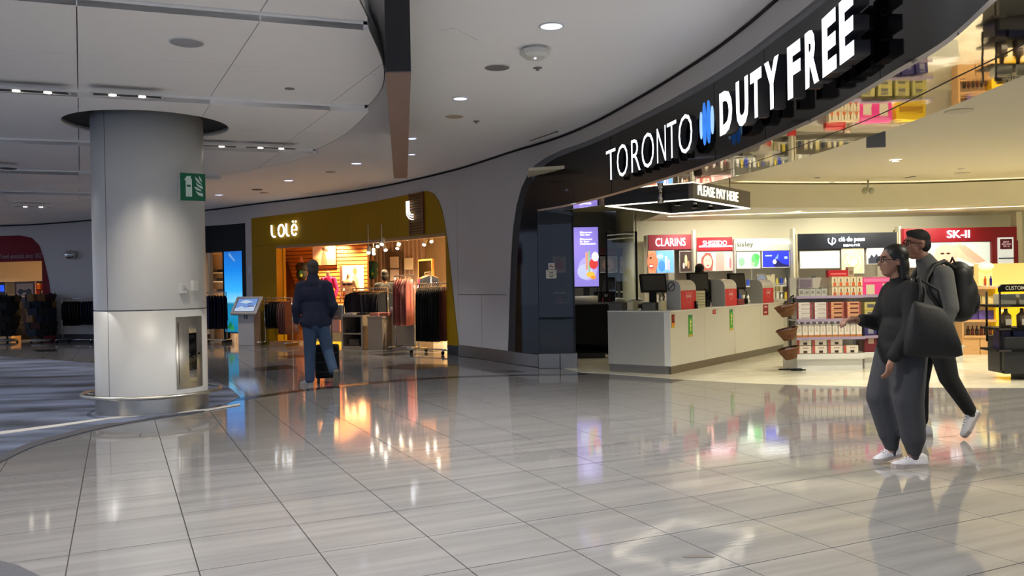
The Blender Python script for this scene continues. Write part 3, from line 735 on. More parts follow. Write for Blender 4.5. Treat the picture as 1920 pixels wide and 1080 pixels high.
# store walls
b = MB(); b.box(2.72, 18.5, 0, 14, 18.7, 3.2); struct(b.done('wall_back', M_cream))
struct(MB().box(13.3, -1, 0, 13.5, 19, 3.3).done('wall_right', M_cream))
struct(MB().box(-1.2, 21.6, 0, 3.2, 21.8, 3.2).done('wall_back_dim', M_grey))
struct(MB().box(2.68, 18.5, 0, 2.74, 21.7, 3.2).done('wall_partition', M_cream))
struct(MB().box(.28, 15.0, 0, .34, 21.7, 3.2).done('wall_partition.001', M_dark))
# store downlights: real lamps
k = 0
for (x, y, pw) in ((3.2, 9.6, 60), (5.3, 8.2, 60), (5.2, 11.4, 70), (7.6, 9.6, 70), (9.8, 11.2, 70), (3.6, 13.3, 60), (6.0, 13.6, 80), (8.4, 13.6, 80), (10.8, 13.6, 80), (4.6, 6.0, 50), (7.2, 6.4, 50), (4.6, 3.4, 40), (2.2, 14.4, 20)):
    z = 2.98 if (y < 12.2) else 3.2
    p = V((x, y, z-.01)); t = thing('store_downlight', 'small round downlight in the duty free ceiling', 'ceiling light', p, 0, 'duty free store downlights')
    b = MB(); b.lathe([(.07, 0), (.07, -.006), (.05, -.01)], (0, 0, 0), 20); b.done('trim_ring', M_white, t); MB().cyl((0, 0, -.004), (0, 0, -.001), .05, n=16).done('lamp', M_bulb, t)
    light('store_beam', 'SPOT', p-V((0, 0, .03)), pw*(4.2 if y > 7 else 7), CREAM, .06, p-V((0, 0, 2)), 130, .8)
for px, y in ((1500, 16.4), (1600, 16.9), (1700, 16.4), (1800, 16.4), (1300, 16.8), (1400, 16.8)):      # wash of the brand wall
    p = D(px, 400, y); p.z = 2.68; light('wall_wash', 'SPOT', p, 75, CREAM, .05, (p.x, 18.3, 1.6), 110, .9)
# small dark fittings scattered in the store ceiling
for i, (px, py) in enumerate(((1500, 317), (1562, 318), (1705, 299), (1738, 313), (1767, 304), (1560, 342), (1532, 333), (1740, 313), (1888, 287), (1810, 284), (1900, 303), (1905, 310), (1803, 316), (1712, 331), (1702, 333))):
    p = G(px, py, 3.2); t = thing('ceiling_fitting', 'small dark recessed fitting in the far duty free ceiling', 'ceiling light', p, 0, 'small dark fittings in the duty free ceiling')
    MB().lathe([(.055, 0), (.055, -.006), (.03, -.01), (0, -.006)], (0, 0, 0), 14).done('cover', M_grey, t)
for px, py, lab, z in ((1798, 208, 'round flush ceiling speaker in the low store ceiling', 2.98), (1805, 324, 'flat round speaker in the far store ceiling', 3.2)):
    p = G(px, py, z); t = thing('ceiling_speaker', lab, 'speaker', p, 0); MB().lathe([(.13, 0), (.13, -.006), (.12, -.008), (0, -.008)], (0, 0, 0), 24).done('grille', pm((.74, .71, .62)), t)
p = G(1642, 262, 2.98); t = thing('hanging_monitor', 'small grey screen hanging below the mirror soffit', 'screen', D(1642, 262, 7.6), R(-10)); 
MB().box(-.08, -.015, -.07, .08, .015, .07).done('panel', mat('hung_screen', (.42, .43, .44), rough=.3), t); MB().cyl((0, 0, .07), (0, 0, 2.98-t.location.z), .008, n=8).done('stem', M_dark, t)
p = G(1615, 340, 3.2); t = thing('security_camera', 'small twin-lobed camera fitting on the bulkhead edge', 'camera', V((p.x, 15.5, 2.99)), 0)
b = MB(); b.ell((-.06, 0, 0), (.05, .05, .06), 8); b.ell((.06, 0, 0), (.05, .05, .06), 8); b.cyl((0, 0, 0), (0, .0, .2), .02, n=8); b.done('housing', pm((.7, .7, .6)), t)
# ================================================================== the big illuminated sign
sg_ = thing('duty_free_sign', 'large illuminated white lettering on the black curved fascia', 'sign', (0, 0, 0), 0)
M_side = mat('letter_side', (.22, .22, .24), rough=.3)
LET = [('T', 1136, 1155, 286, 340, 0), ('O', 1156, 1178, 0, 0, 0), ('R', 1183, 1201, 0, 0, 0), ('O', 1202, 1227, 0, 0, 0), ('N', 1231, 1249, 0, 0, 0), ('T', 1250, 1269, 0, 0, 0), ('O', 1271, 1299, 0, 0, 0),
       ('D', 1347, 1375, 0, 0, 1), ('U', 1378, 1405, 0, 0, 1), ('T', 1405, 1430, 0, 0, 1), ('Y', 1431, 1463, 0, 0, 1), ('F', 1474, 1503, 0, 0, 1), ('R', 1507, 1537, 0, 0, 1), ('E', 1539, 1570, 0, 0, 1), ('E', 1571, 1603, 0, 0, 1)]
LZ, LH = 2.985, .405
sh = lambda s: .018*1585*1.66/WY(s)      # roll shift of a point at letter height
for ch, a, c, _, _, bold in LET:
    dep = .10 if bold else .07; off = .06
    s0, s1 = sfor(a+sh(a), off+dep), sfor(c+sh(c), off+dep)
    A, B = W(s0, off+dep), W(s1, off+dep); mid = (A+B)/2; wd = (B-A).length
    rz = atan2((B-A).y, (B-A).x)
    mid = mid - V((sin(rz), -cos(rz), 0))*0
    o = text(sg_, 'letter', ch, 0, 0, wd*(.84 if bold else .92), LH*(1.04 if ch in 'OU' else 1), dep, [M_lit, M_side], dep, .045 if bold else -.012)
    o.location = (mid.x, mid.y, LZ); o.rotation_euler = (0, 0, rz)
    s = (s0+s1)/2
# leaf shaped blue emblem between the words
a, c = sfor(1311+sh(1311), .15), sfor(1338+sh(1338), .15); A, B = W(a, .15), W(c, .15); mid = (A+B)/2; wd = (B-A).length; rz = atan2((B-A).y, (B-A).x)
M_blue = mat('emblem_blue', (.20, .48, .95), emit=1.0, var=.5, scale=9); M_blue2 = mat('emblem_pale', (.62, .78, 1), emit=1.0, var=.2, scale=7)
for k, (cx, w2, h2, m) in enumerate(((-.39, .09, .14, M_blue2), (.39, .09, .14, M_blue2), (-.15, .12, .215, M_blue), (.15, .12, .215, M_blue))):
    poly = [(wd*(cx+w2*cos(t)), h2*sin(t)) for t in [2*pi*i/24 for i in range(24)]]
    b = MB(); b.prism(poly, -.001*k, .008, 'y'); o = b.done('emblem_lobe', m, sg_); o.location = (mid.x, mid.y, LZ); o.rotation_euler = (0, 0, rz)
# ================================================================== interiors behind the left wall openings
M_warmwall = mat('warm_wall', (.88, .78, .62), rough=.6, var=.04)
M_shopfloor = floor_mat('shop_floor_warm', (.66, .60, .52), (.78, .72, .64), .15, TA)
def back_box(tag_, s0, s1, dep, zt, m_wall, m_ceil, n=12):
    b = MB(); b.strip(s0, s1, n, 0, zt+.4, -dep, -dep-.1); struct(b.done('wall_'+tag_, m_wall))
    b = MB()
    for q, sg in ((s0, -1), (s1, 1)):
        A, B = W(q, -.28), W(q, -dep); t = WT(q)*(sg*.08)
        b.prism([(A.x, A.y), (B.x, B.y), (B.x+t.x, B.y+t.y), (A.x+t.x, A.y+t.y)], 0, zt+.4, 'z')
    struct(b.done('wall_'+tag_+'_side', m_wall))
    b = MB(); b.strip(s0, s1, n, zt, zt+.06, -.28, -dep); struct(b.done('ceiling_'+tag_, m_ceil))
# ---- dark red shop on the far left
back_box('red_shop', -480, 84, 4.5, 2.62, M_warmwall, M_warmwall, 20)
rp = thing('red_shop_portal', 'dark red rounded shop portal at the far left', 'shop front', (0, 0, 0), 0); struct(rp)
b = MB(); b.strip(-500, 40, 20, 2.31, red_top, .01, -.28); b.strip(40, 80, 12, 2.31, red_top, .01, -.28); b.done('header', M_red, rp)
b = MB(); b.strip(80, 104.6, 20, 0, red_top, .01, -.28); b.done('leg', M_red, rp)
def wall_text(par, name, s_, px0, px1, py, h, m, off=.02, depth=.01, bold=0.0):
    mid = (px0+px1)/2; sm = mid+.018*(CAMZ*0+(546-.018*(mid-217))-py)
    P = W(sm, off); z = CAMZ+((546-.018*(mid-217))-py)/F*P.y
    wd = (W(px1, off)-W(px0, off)).length; rz = wrot(sm)
    o = text(par, name, s_, 0, 0, wd, h, 0, m, depth, bold); o.location = (P.x, P.y, z); o.rotation_euler = (0, 0, rz); return o
wall_text(rp, 'lettering', 'Travel essentials since 1852', 1, 79, 480, .13, pm((.62, .50, .50)))
for q in (-200, 0, 45):
    P = W(q, -1.8, 2.55); light('red_shop_beam', 'SPOT', P, 520, (1, .78, .48), .06, W(q, -2.4, 0), 130)
# drinks fridge
def wall_thing(name, lab, cat, px, py, off, z=None, group=None, drot=0):
    """stands at the column of the photograph px, off metres behind the wall line"""
    lo = off; P = W(px, off); # keep the bearing while moving back
    Yb = P.y; X = (px-960)/F*Yb; t = thing(name, lab, cat, (X, Yb, 0 if z is None else z), wrot(px)+drot, group); return t
def lz(px, py, Y): return D(px, py, Y).z
fr = wall_thing('drinks_fridge', 'tall drinks fridge with blue lit header in the dark red shop', 'fridge', 2, 0, -2.2)
b = MB(); b.box(-.45, -.35, 0, .45, .35, .12); b.box(-.45, -.3, .12, -.41, .35, 1.75); b.box(.41, -.3, .12, .45, .35, 1.75); b.box(-.45, .3, .12, .45, .35, 1.75); b.box(-.45, -.35, 1.35, .45, .35, 1.75); b.done('body', M_dark, fr)
MB().box(-.41, -.34, 1.45, .41, -.36, 1.65).done('lit_header', mat('blue_lit', (.12, .28, .80), emit=1.2, var=.3, scale=4), fr)
for z in (.15, .45, .75, 1.05): MB().box(-.41, -.25, z, .41, .3, z+.02).done('shelf', M_white, fr)
rc = [(.9, .3, .2), (.95, .6, .15), (.85, .15, .25), (.95, .8, .3), (.6, .75, .3), (.95, .9, .8)]
for i, z in enumerate((.17, .47, .77, 1.07)):
    for k in range(7):
        b = MB(); b.lathe([(0, 0), (.04, 0), (.042, .14), (.02, .19), (.018, .23), (0, .23)], (0, 0, 0), 8)
        P = fr.matrix_basis @ V((-.33+k*.11, -.15, z+.001)) if False else Matrix.Translation(fr.location) @ Matrix.Rotation(fr.rotation_euler[2], 4, 'Z') @ V((-.33+k*.11, -.15, z+.001))
        o = b.done('drink_bottle', pm(rc[(i*3+k) % 6]), None); o.location = P; tag(o, 'small coloured bottle in the drinks fridge of the red shop', 'bottle', 'bottles in the drinks fridge')
# framed neck pillow poster and a rack of gold goods
ps = wall_thing('poster_board', 'dark framed board with a travel pillow picture in the red shop', 'poster', 48, 0, -1.2, 1.22)
b = MB(); b.box(-.34, -.03, 0, .34, .03, .52); b.done('frame', pm((.28, .08, .10)), ps)
decal(ps, 'picture', -.28, .04, .28, .46, -.032, [('r', 0, 0, 1, 1, (.62, .56, .5)), ('e', .25, .42, .17, .2, (.08, .07, .08)), ('e', .75, .42, .17, .2, (.08, .07, .08)), ('r', .25, .36, .75, .54, (.08, .07, .08)), ('r', .05, .04, .95, .1, (.95, .9, .8))])
MB().box(-.3, -.0, -1.22, .3, .02, 0).done('stand_panel', M_dark, ps)
gr = wall_thing('snack_rack', 'tall rack packed with gold and orange snack bags in the red shop', 'rack', 71, 0, -1.5)
MB().box(-.3, 0, 0, .3, .04, 1.75).done('back_panel', M_dark, gr)
for i in range(7):
    for k in range(4):
        b = MB(); b.box(-.06, -.05, 0, .06, .0, .17); o = b.done('snack_bag', pm([(.95, .65, .25), (.85, .45, .15), (.98, .85, .5), (.7, .2, .12)][(i+k*3) % 4]), gr, bevel=.015); o.location = (-.22+k*.145, -.01, .3+i*.2)
c2 = wall_thing('snack_bin', 'bin of red and pink sweets packs below the fridge, far left', 'bin', 6, 0, -.7)
MB().box(-.4, -.2, 0, .4, .2, .25).done('base', M_oak, c2)
for i in range(5):
    for k in range(6):
        b = MB(); b.ell((0, 0, 0), (.075, .05, .08), 5); o = b.done('sweets_bag', pm([(.9, .2, .2), (.95, .5, .5), (.98, .75, .35), (.8, .1, .3), (.98, .9, .8)][(i*2+k) % 5]), c2); o.location = (-.36+k*.14, -.13+.05*i, .3+i*.17)
# spinner stand of dark plush and caps
def spinner(px, off, lab, cols_, h, r, seed):
    random.seed(seed); t = wall_thing('spinner_stand', lab, 'display stand', px, 0, off)
    b = MB(); b.lathe([(.0, .03), (r*.8, .03), (r*.8, .1), (.0, .1)], (0, 0, 0), 16); b.done('base', M_grey, t)
    MB().cyl((0, 0, .1), (0, 0, h), .025, n=8).done('pole', M_steel, t)
    b = MB()
    b.bm.free()
    for a in range(4): MB().cyl((r*.8*cos(a*pi/2+.7), r*.8*sin(a*pi/2+.7), 0), (r*.8*cos(a*pi/2+.7), r*.8*sin(a*pi/2+.7), .05), .03, n=8).done('caster', M_black, t)
    n = 0
    for lv in range(6):
        for k in range(8):
            a = 2*pi*k/8+lv*.3; z = .22+lv*(h-.3)/6
            b = MB(); q_ = .10+random.random()*.05; b.box(-.05, -q_, -.12, .06, q_, .08); b.box(-.02, -.03, .08, .02, .03, .12)
            o = b.done('hanging_bag', pm(cols_[int(random.random()*len(cols_))], rough=.8), t, bevel=.03); o.location = (r*cos(a), r*sin(a), z+(h-.3)/12); o.rotation_euler = (0, random.random()*.5, a); n += 1
spinner(12, .55, 'round stand hung with dark plush bags and caps, left of the red leg', [(.03, .03, .05), (.03, .03, .05), (.06, .06, .09), (.05, .03, .04)], 1.42, .30, 3)
spinner(76, .62, 'round stand of caps and a tan bag in front of the red portal leg', [(.04, .04, .06), (.07, .10, .18), (.20, .04, .06), (.04, .04, .06), (.03, .03, .05), (.45, .32, .18)], 1.45, .32, 4)
# globe-like wall mirror
t = wall_thing('wall_camera_dome', 'chrome half-dome fitting high on the white wall left of the column', 'wall fitting', 138, 0, .02, lz(138, 478, WY(138)))
MB().box(-.14, -.0, -.04, .0, .02, .06).done('bracket', M_dark, t)
b = MB(); b.ell((0, -.1, 0), (.19, .13, .13), 10); b.done('dome', M_chrome, t)
# ================================================================== clothes
def cloth_me(name, w_, h_, t_, seed, kind='top'):
    random.seed(seed); b = MB(); ph = random.random()*6
    if kind == 'top': prof = [(1, .0), (.98, .22), (1, .55), (1.04, .8), (.92, .93), (.45, .985), (.16, 1)]
    elif kind == 'pants': prof = [(.55, 0), (.62, .4), (.78, .8), (.75, 1)]
    elif kind == 'dress': prof = [(1.0, 0), (.85, .4), (.62, .72), (.7, .85), (.55, .95), (.3, 1)]
    else: prof = [(1, 0), (.97, .5), (.9, .9), (.5, 1)]
    n = 14; rows = []
    for wf, zf in prof:
        ring = []
        for i in range(n):
            a = 2*pi*i/n; x = cos(a)*w_/2*wf; y = sin(a)*t_*(.6+.5*(1-zf))*(1+.35*sin(3*a+ph+zf*2))
            ring.append(b.bm.verts.new(V((x, y, (zf-1)*h_ + (.012*sin(5*a+ph) if zf == 0 else 0)))))
        rows.append(ring)
    for A, B in zip(rows, rows[1:]):
        for i in range(n): f = b.bm.faces.new((A[i], A[(i+1) % n], B[(i+1) % n], B[i])); f.smooth = True
    b.bm.faces.new(rows[0][::-1]); b.bm.faces.new(rows[-1])
    if kind == 'top':      # sleeves
        for sx in (-1, 1): b.tube([(sx*w_*.46, 0, -.08*h_), (sx*w_*.54, .01, -.35*h_), (sx*w_*.55, .0, -.75*h_)], [t_*.75, t_*.7, t_*.5], 7)
    me_o = b.done(name, M_dark); me = me_o.data; bpy.data.objects.remove(me_o); me.materials.clear(); return me
def hanger_me():
    b = MB(); b.tube([(-.2, 0, -.07), (-.02, 0, .0), (.02, 0, .0), (.2, 0, -.07)], .006, 5); b.tube([(0, 0, 0), (0, 0, .023)]+[(.032*sin(a), 0, .055-.032*cos(a)) for a in [2*pi*i/14 for i in range(1, 11)]], .003, 4)
    o = b.done('hanger', M_oak); me = o.data; bpy.data.objects.remove(o); return me
HANG = hanger_me(); _cm = {}
def garment(loc, rz, color, lab, cat, grp, w_=.46, h_=.68, t_=.028, kind='top', seed=0, name='jacket'):
    key = (w_, h_, t_, kind, seed % 3, tuple(color))
    if key not in _cm:
        me = cloth_me('fabric', w_, h_, t_, seed % 3+11, kind); me.materials.append(mat('cloth_%02x%02x%02x' % tuple(int(c*255) for c in color), color, rough=.85, var=.12, scale=14, bump=.2)); _cm[key] = me
    o = bpy.data.objects.new(name, _cm[key]); col.objects.link(o); o.location = V(loc)-V((0, 0, .04)); o.rotation_euler = (0, 0, rz)
    tag(o, lab, cat, grp)
    h = bpy.data.objects.new('hanger', HANG); col.objects.link(h); h.parent = o; h.location = (0, 0, .012)
    return o
def rack(px, off, lab, L, zr, wheels=True, drot=0.0, two=False):
    t = wall_thing('clothes_rack', lab, 'clothes rack', px, 0, off, None, None, drot)
    MB().cyl((-L/2, 0, zr), (L/2, 0, zr), .014, n=10).done('rail', M_chrome, t)
    for sx in (-1, 1):
        MB().cyl((sx*L/2, 0, .08), (sx*L/2, 0, zr), .014, n=10).done('upright', M_chrome, t)
        b = MB(); b.cyl((sx*L/2, -.24, .09), (sx*L/2, .24, .09), .014, n=8); b.done('foot', M_chrome, t)
        if wheels:
            for sy in (-1, 1):
                b = MB(); b.cyl((sx*L/2-.012, sy*.22, .04), (sx*L/2+.012, sy*.22, .04), .04, n=14); b.cyl((sx*L/2, sy*.22, .05), (sx*L/2, sy*.22, .09), .01, n=6); b.done('caster', M_black, t)
    MB().cyl((-L/2, 0, .09), (L/2, 0, .09), .012, n=8).done('base_bar', M_chrome, t)
    return t
def fill_rack(t, L, zr, items):
    """items: list of (t0, t1, n, colour, label, category, group, w, h, kind, name)"""
    for it in items:
        t0, t1, n, c, lab, cat, grp, w_, h_, kind, nm = it[:11]
        for i in range(n):
            f = t0+(t1-t0)*(i+.5)/n
            M = Matrix.Translation(t.location) @ Matrix.Rotation(t.rotation_euler[2], 4, 'Z')
            P = M @ V((f*L/2, 0, zr-.04))
            random.seed(i*7+int(t0*100))
            cc = c[i % len(c)] if isinstance(c, list) else c
            garment(P, t.rotation_euler[2]+pi/2+random.uniform(-.06, .06)+it[11] if len(it) > 11 else t.rotation_euler[2]+pi/2+random.uniform(-.06, .06), cc, lab, cat, grp, w_, h_, .018, kind, i, nm)
# rack beside the column against the white wall
r1 = rack(148, .75, 'chrome clothes rack on wheels behind the left side of the column', 1.15, 1.22, drot=.05)
fill_rack(r1, 1.15, 1.22, [(-.95, .1, 8, [(.02, .02, .03), (.03, .03, .05)], 'black printed jersey on the wheeled rack left of the column', 'clothing', 'black jerseys left of the column', .46, .66, 'top', 'jersey', .5),
    (.15, .95, 5, [(.04, .06, .24), (.03, .04, .12)], 'navy blue team jersey on the wheeled rack left of the column', 'clothing', 'navy jerseys left of the column', .46, .64, 'top', 'jersey', .5)])
# ---- dark shop front with the blue screen, right of the column
A, B = W(379, -.3), W(461, -.3)
struct(MB().box(A.x-.9, 24.9, 0, B.x+.02, 25.0, 2.9).done('wall_dark_shop', M_warmwall))
b = MB(); b.box(B.x-.06, B.y, 0, B.x+.02, 24.9, 2.9); b.prism([(A.x, A.y), (A.x+.08, A.y), (A.x-.8, 24.9), (A.x-.9, 24.9)], 0, 2.9, 'z'); struct(b.done('wall_dark_shop_side', M_warmwall))
b = MB(); b.prism([(A.x, A.y), (B.x, B.y), (B.x, 24.9), (A.x-.9, 24.9)], 2.45, 2.5, 'z'); struct(b.done('ceiling_dark_shop', M_warmwall))
dp = thing('dark_shop_portal', 'matt black shop header and frame between column and yellow shop', 'shop front', (0, 0, 0), 0); struct(dp)
b = MB(); b.strip(378, 461.5, 8, 2.38, 3.08, .0, -.28); b.done('header', M_black, dp); b = MB(); b.strip(454.5, 461.5, 2, 0, 2.38, .0, -.2); b.strip(417, 418.6, 1, 0, 2.38, -.02, -.2); b.done('frame_post', M_black, dp)
P = W(398, -1.2, 2.4); light('dark_shop_beam', 'SPOT', P, 260, (1, .84, .68), .06, W(398, -1.8, 0), 130)
bs = thing('blue_lit_screen', 'tall glowing blue lightbox with sky and sea, right of the column', 'screen', (W(436.8, -.03).x, W(436.8, -.03).y, 0), wrot(437))
wS = (W(454, -.03)-W(419, -.03)).length; zb0 = .28; zt0 = lz(437, 467, WY(437))
MB().box(-wS/2-.02, 0, zb0-.03, wS/2+.02, .08, zt0+.02).done('frame', M_black, bs)
mB = bpy.data.materials.new('blue_sky_print'); mB.use_nodes = True; nt = mB.node_tree; pb_ = nt.nodes['Principled BSDF']; tc = nt.nodes.new('ShaderNodeTexCoord'); sp = nt.nodes.new('ShaderNodeSeparateXYZ'); rp_ = nt.nodes.new('ShaderNodeValToRGB')
nt.links.new(tc.outputs['Generated'], sp.inputs[0]); nt.links.new(sp.outputs['Z'], rp_.inputs[0])
cr = rp_.color_ramp; cr.elements[0].position = 0; cr.elements[0].color = lin((.05, .45, .62))+(1,); cr.elements[1].position = 1; cr.elements[1].color = lin((.10, .38, .72))+(1,)
for p_, c_ in ((.18, (.12, .55, .72)), (.34, (.10, .50, .66)), (.37, (.55, .85, .95)), (.5, (.20, .68, .95)), (.75, (.05, .50, .88))): e = cr.elements.new(p_); e.color = lin(c_)+(1,)
nz = nt.nodes.new('ShaderNodeTexNoise'); nz.inputs['Scale'].default_value = 18; mxx = nt.nodes.new('ShaderNodeMix'); mxx.data_type = 'RGBA'; mxx.blend_type = 'OVERLAY'; mxx.inputs[0].default_value = .25
nt.links.new(rp_.outputs[0], mxx.inputs[6]); nt.links.new(nz.outputs['Fac'], mxx.inputs[7]); nt.links.new(mxx.outputs[2], pb_.inputs['Base Color']); nt.links.new(mxx.outputs[2], pb_.inputs['Emission Color']); pb_.inputs['Emission Strength'].default_value = 1.0
MB().box(-wS/2, -.006, zb0, wS/2, .0, zt0).done('picture', mB, bs)
for sh1 in (('p', [(.25, .93), (.30, .96), (.62, .86), (.55, .85)], (.45, .65, .85)), ('p', [(.1, .04), (.3, .14), (.42, .05)], (.1, .5, .3)), ('p', [(.2, .02), (.45, .10), (.5, .02)], (.2, .6, .35)), ('p', [(.72, .30), (.74, .62), (.745, .30)], (.3, .5, .7))):
    decal(bs, 'leaf_print', -wS/2, zb0, wS/2, zt0, -.008, [sh1], emit=.8)
# shelves with folded clothing and caps
sh_ = wall_thing('wall_shelving', 'white lit shelves of folded dark clothing in the dark-fronted shop', 'shelves', 398, 0, -2.2)
MB().box(-.7, .1, 0, .7, .14, 2.4).done('back_panel', pm((.9, .82, .75)), sh_)
for z in (.3, .85, 1.3, 1.6, 1.85): MB().box(-.7, -.25, z, .7, .1, z+.03).done('shelf', M_white, sh_)
Msh = Matrix.Translation(sh_.location) @ Matrix.Rotation(sh_.rotation_euler[2], 4, 'Z')
k = 0
for z in (1.33, 1.63, 1.88):
    for i in range(4):
        b = MB()
        for j in range(3): b.box(-.13, -.15, j*.028, .13, .08, j*.028+.025)
        o = b.done('folded_clothes', mat('folded_%d' % (k % 4), [(.07, .07, .12), (.15, .14, .2), (.55, .5, .52), (.04, .04, .07)][k % 4], rough=.9), None, bevel=.006); o.location = Msh @ V((-.5+i*.33, -.02, z+.001)); o.rotation_euler = sh_.rotation_euler; k += 1
        tag(o, 'stack of folded clothes on the lit shelves behind the blue lightbox', 'clothing', 'folded clothes in the dark-fronted shop')
MB().cyl((-.35, .09, 2.15), (-.35, .02, 2.15), .16, n=24).done('round_emblem', pm((.98, .92, .88), .6), sh_)
r2 = rack(403, .35, 'rack of navy team jackets right of the column, before the dark shop', .62, 1.32, drot=.3)
fill_rack(r2, .62, 1.32, [(-.95, .95, 7, [(.03, .05, .22), (.02, .03, .14)], 'long navy team jacket on the rack right of the column', 'clothing', 'navy jackets right of the column', .50, .86, 'top', 'jacket', .75)])
# touch-screen kiosk
kp = G(466, 647.5); ki = thing('information_kiosk', 'white pedestal kiosk with a tilted touch screen beside the blue lightbox', 'kiosk', (kp.x, kp.y-.0, 0), R(-14))
MB().box(-.22, -.1, 0, .22, .22, .82).done('pedestal', mat('kiosk_white', (.72, .72, .74), rough=.4), ki, bevel=.01)
Tk = Matrix.Translation((0, -.04, .98)) @ Matrix.Rotation(R(-38), 4, 'X')
b = MB(); b.box(-.36, -.035, -.27, .36, .04, .27, Tk); b.done('screen_housing', mat('kiosk_white', (.8,) * 3), ki, bevel=.02)
sc_ = decal(ki, 'screen', -.27, -.19, .27, .19, 0, [('r', -.03, -.03, 1.03, 1.03, (.03, .03, .05)), ('r', 0, 0, 1, 1, (.45, .6, .85)), ('p', [(0, .2), (.3, .4), (.5, .25), (1, .5), (1, 0), (0, 0)], (.72, .8, .92)), ('p', [(.1, .7), (.4, .9), (.8, .75), (.5, .6)], (.75, .85, .95)), ('r', .6, .35, .95, .42, (.1, .15, .3)), ('r', .55, .55, .75, .6, (.2, .3, .5))], emit=.5)
sc_.matrix_basis = Tk @ Matrix.Translation((0, -.038, 0))
MB().box(-.05, -.104, .66, .05, -.1, .77).done('access_label', pm((.15, .15, .17)), ki); decal(ki, 'wheelchair_mark', -.04, .67, .04, .76, -.1045, [('e', .55, .85, .1, .1, (.9,)*3), ('r', .45, .4, .6, .75, (.9,)*3), ('r', .45, .4, .85, .48, (.9,)*3), ('e', .45, .25, .3, .22, (.9,)*3), ('e', .45, .25, .2, .14, (.15,)*3)], dy=.0006)
for px, py, lab in ((471, 505, 'small white switch box on the grey pillar left of the yellow shop'),):
    t = wall_thing('wall_switch', lab, 'switch', px, 0, .0, lz(px, py, WY(px))); MB().box(-.06, -.04, -.1, .06, 0, .1).done('housing', pm((.8, .8, .85)), t, bevel=.01)
# ================================================================== mustard yellow shop
YO, OT = 520, 2.46
YA, YB, YBL, YBR = W(520, -.28), W(838, -.28), V(((519-960)/F*25.6, 25.6, 0)), V((.15, 22.6, 0))
b = MB(); b.prism([(YBL.x, YBL.y), (YBR.x, YBR.y), (YBR.x, YBR.y+.1), (YBL.x, YBL.y+.1)], 0, 2.9, 'z'); struct(b.done('wall_yellow_shop', M_warmwall))
b = MB(); b.prism([(YA.x, YA.y), (YBL.x, YBL.y), (YBL.x-.08, YBL.y), (YA.x-.08, YA.y)], 0, 2.9, 'z'); b.prism([(YB.x, YB.y), (YBR.x, YBR.y), (YBR.x+.08, YBR.y), (YB.x+.08, YB.y)], 0, 2.9, 'z')
struct(b.done('wall_yellow_shop_side', mat('yellow_inner_wall', (.85, .68, .28), rough=.6)))
b = MB(); b.prism([(p.x, p.y) for p in [W(q, -.28) for q in range(520, 839, 20)]+[YB, YBR, YBL]], 2.75, 2.8, 'z'); struct(b.done('ceiling_yellow_shop', mat('yellow_shop_plaster', (.85, .75, .58), rough=.7)))
yp = thing('yellow_portal', 'mustard yellow rounded shop portal with white lettering', 'shop front', (0, 0, 0), 0); struct(yp)
for a, c in ((474.5, 560), (560.3, 655), (655.3, 749), (749.3, 837.8)):
    b = MB(); b.strip(a, c, 20, OT, yel_top, .015, -.28); b.done('header_panel', M_yellow, yp)
b = MB(); b.strip(474.5, YO, 6, .0, OT-.004, .015, -.28); b.done('leg', M_yellow, yp)
b = MB(); b.strip(838, 858.2, 30, .2, yel_top, .015, -.28); b.done('leg', M_yellow, yp)
b = MB(); b.strip(YO-.5, 838, 20, OT-.07, OT-.002, .02, -.2); b.done('opening_trim', mat('ochre_trim', (.62, .47, .22), rough=.4), yp)
b = MB(); b.strip(YO, YO+1, 2, 0, OT-.07, -.2, -.285); b.done('inner_cheek', M_yellow, yp)
b = MB(); b.strip(838, 859.5, 4, 0, .2, .02, -.28); struct(b.done('baseboard_yellow', M_dark))
# logo lettering made of rounded strokes
lg = thing('yellow_shop_sign', 'white glowing shop name on the mustard header', 'sign', (0, 0, 0), 0)
def stroke_letter(px0, px1, pyb, pyt, strokes, name='letter'):
    m = (px0+px1)/2; hz = 546-.018*(m-217); s_ = m+.018*(hz-(pyb+pyt)/2)
    P = W(s_, .06); wd = (px1-px0)/F*P.y/abs(cos(0)) ; wd = (W(px1, .06)-W(px0, .06)).length
    h = (pyb-pyt)/F*P.y; z0 = CAMZ+(hz-pyb)/F*P.y
    b = MB()
    for st in strokes:
        if len(st) == 1: b.ell((st[0][0]*wd-wd/2, 0, st[0][1]*h), (.028, .02, .028), 6)
        else: b.tube([V((u*wd-wd/2, 0, v*h)) for u, v in st], .021, 8)
    o = b.done(name, M_lit, lg); o.location = (P.x, P.y, z0); o.rotation_euler = (0, 0, wrot(s_)); return o
arc = lambda cx, cy, rx, ry, a0, a1, n=16: [(cx+rx*cos(R(a0+(a1-a0)*i/n)), cy+ry*sin(R(a0+(a1-a0)*i/n))) for i in range(n+1)]
stroke_letter(513, 521.5, 444, 422, [[(0, 1), (0, .35)]+arc(.5, .35, .5, .35, 180, 270)+[(.75, 0)]])
stroke_letter(525.5, 536, 443.5, 421.5, [arc(.5, .5, .5, .5, 0, 360, 24)])
stroke_letter(540.5, 546.5, 442, 419, [[(0, 1), (0, .35)]+arc(.5, .35, .5, .35, 180, 270)+[(.75, 0)]])
stroke_letter(550.5, 560, 441, 421, [arc(.5, .5, .5, .5, 320, 0)[:1]+arc(.5, .5, .5, .5, 300, 0, 20)+[(.0, .5), (1, .5)]])
stroke_letter(551, 554, 417.5, 413.5, [[(.5, .5)]], 'umlaut_dot')
stroke_letter(556.5, 559.5, 417.5, 413.5, [[(.5, .5)]], 'umlaut_dot')
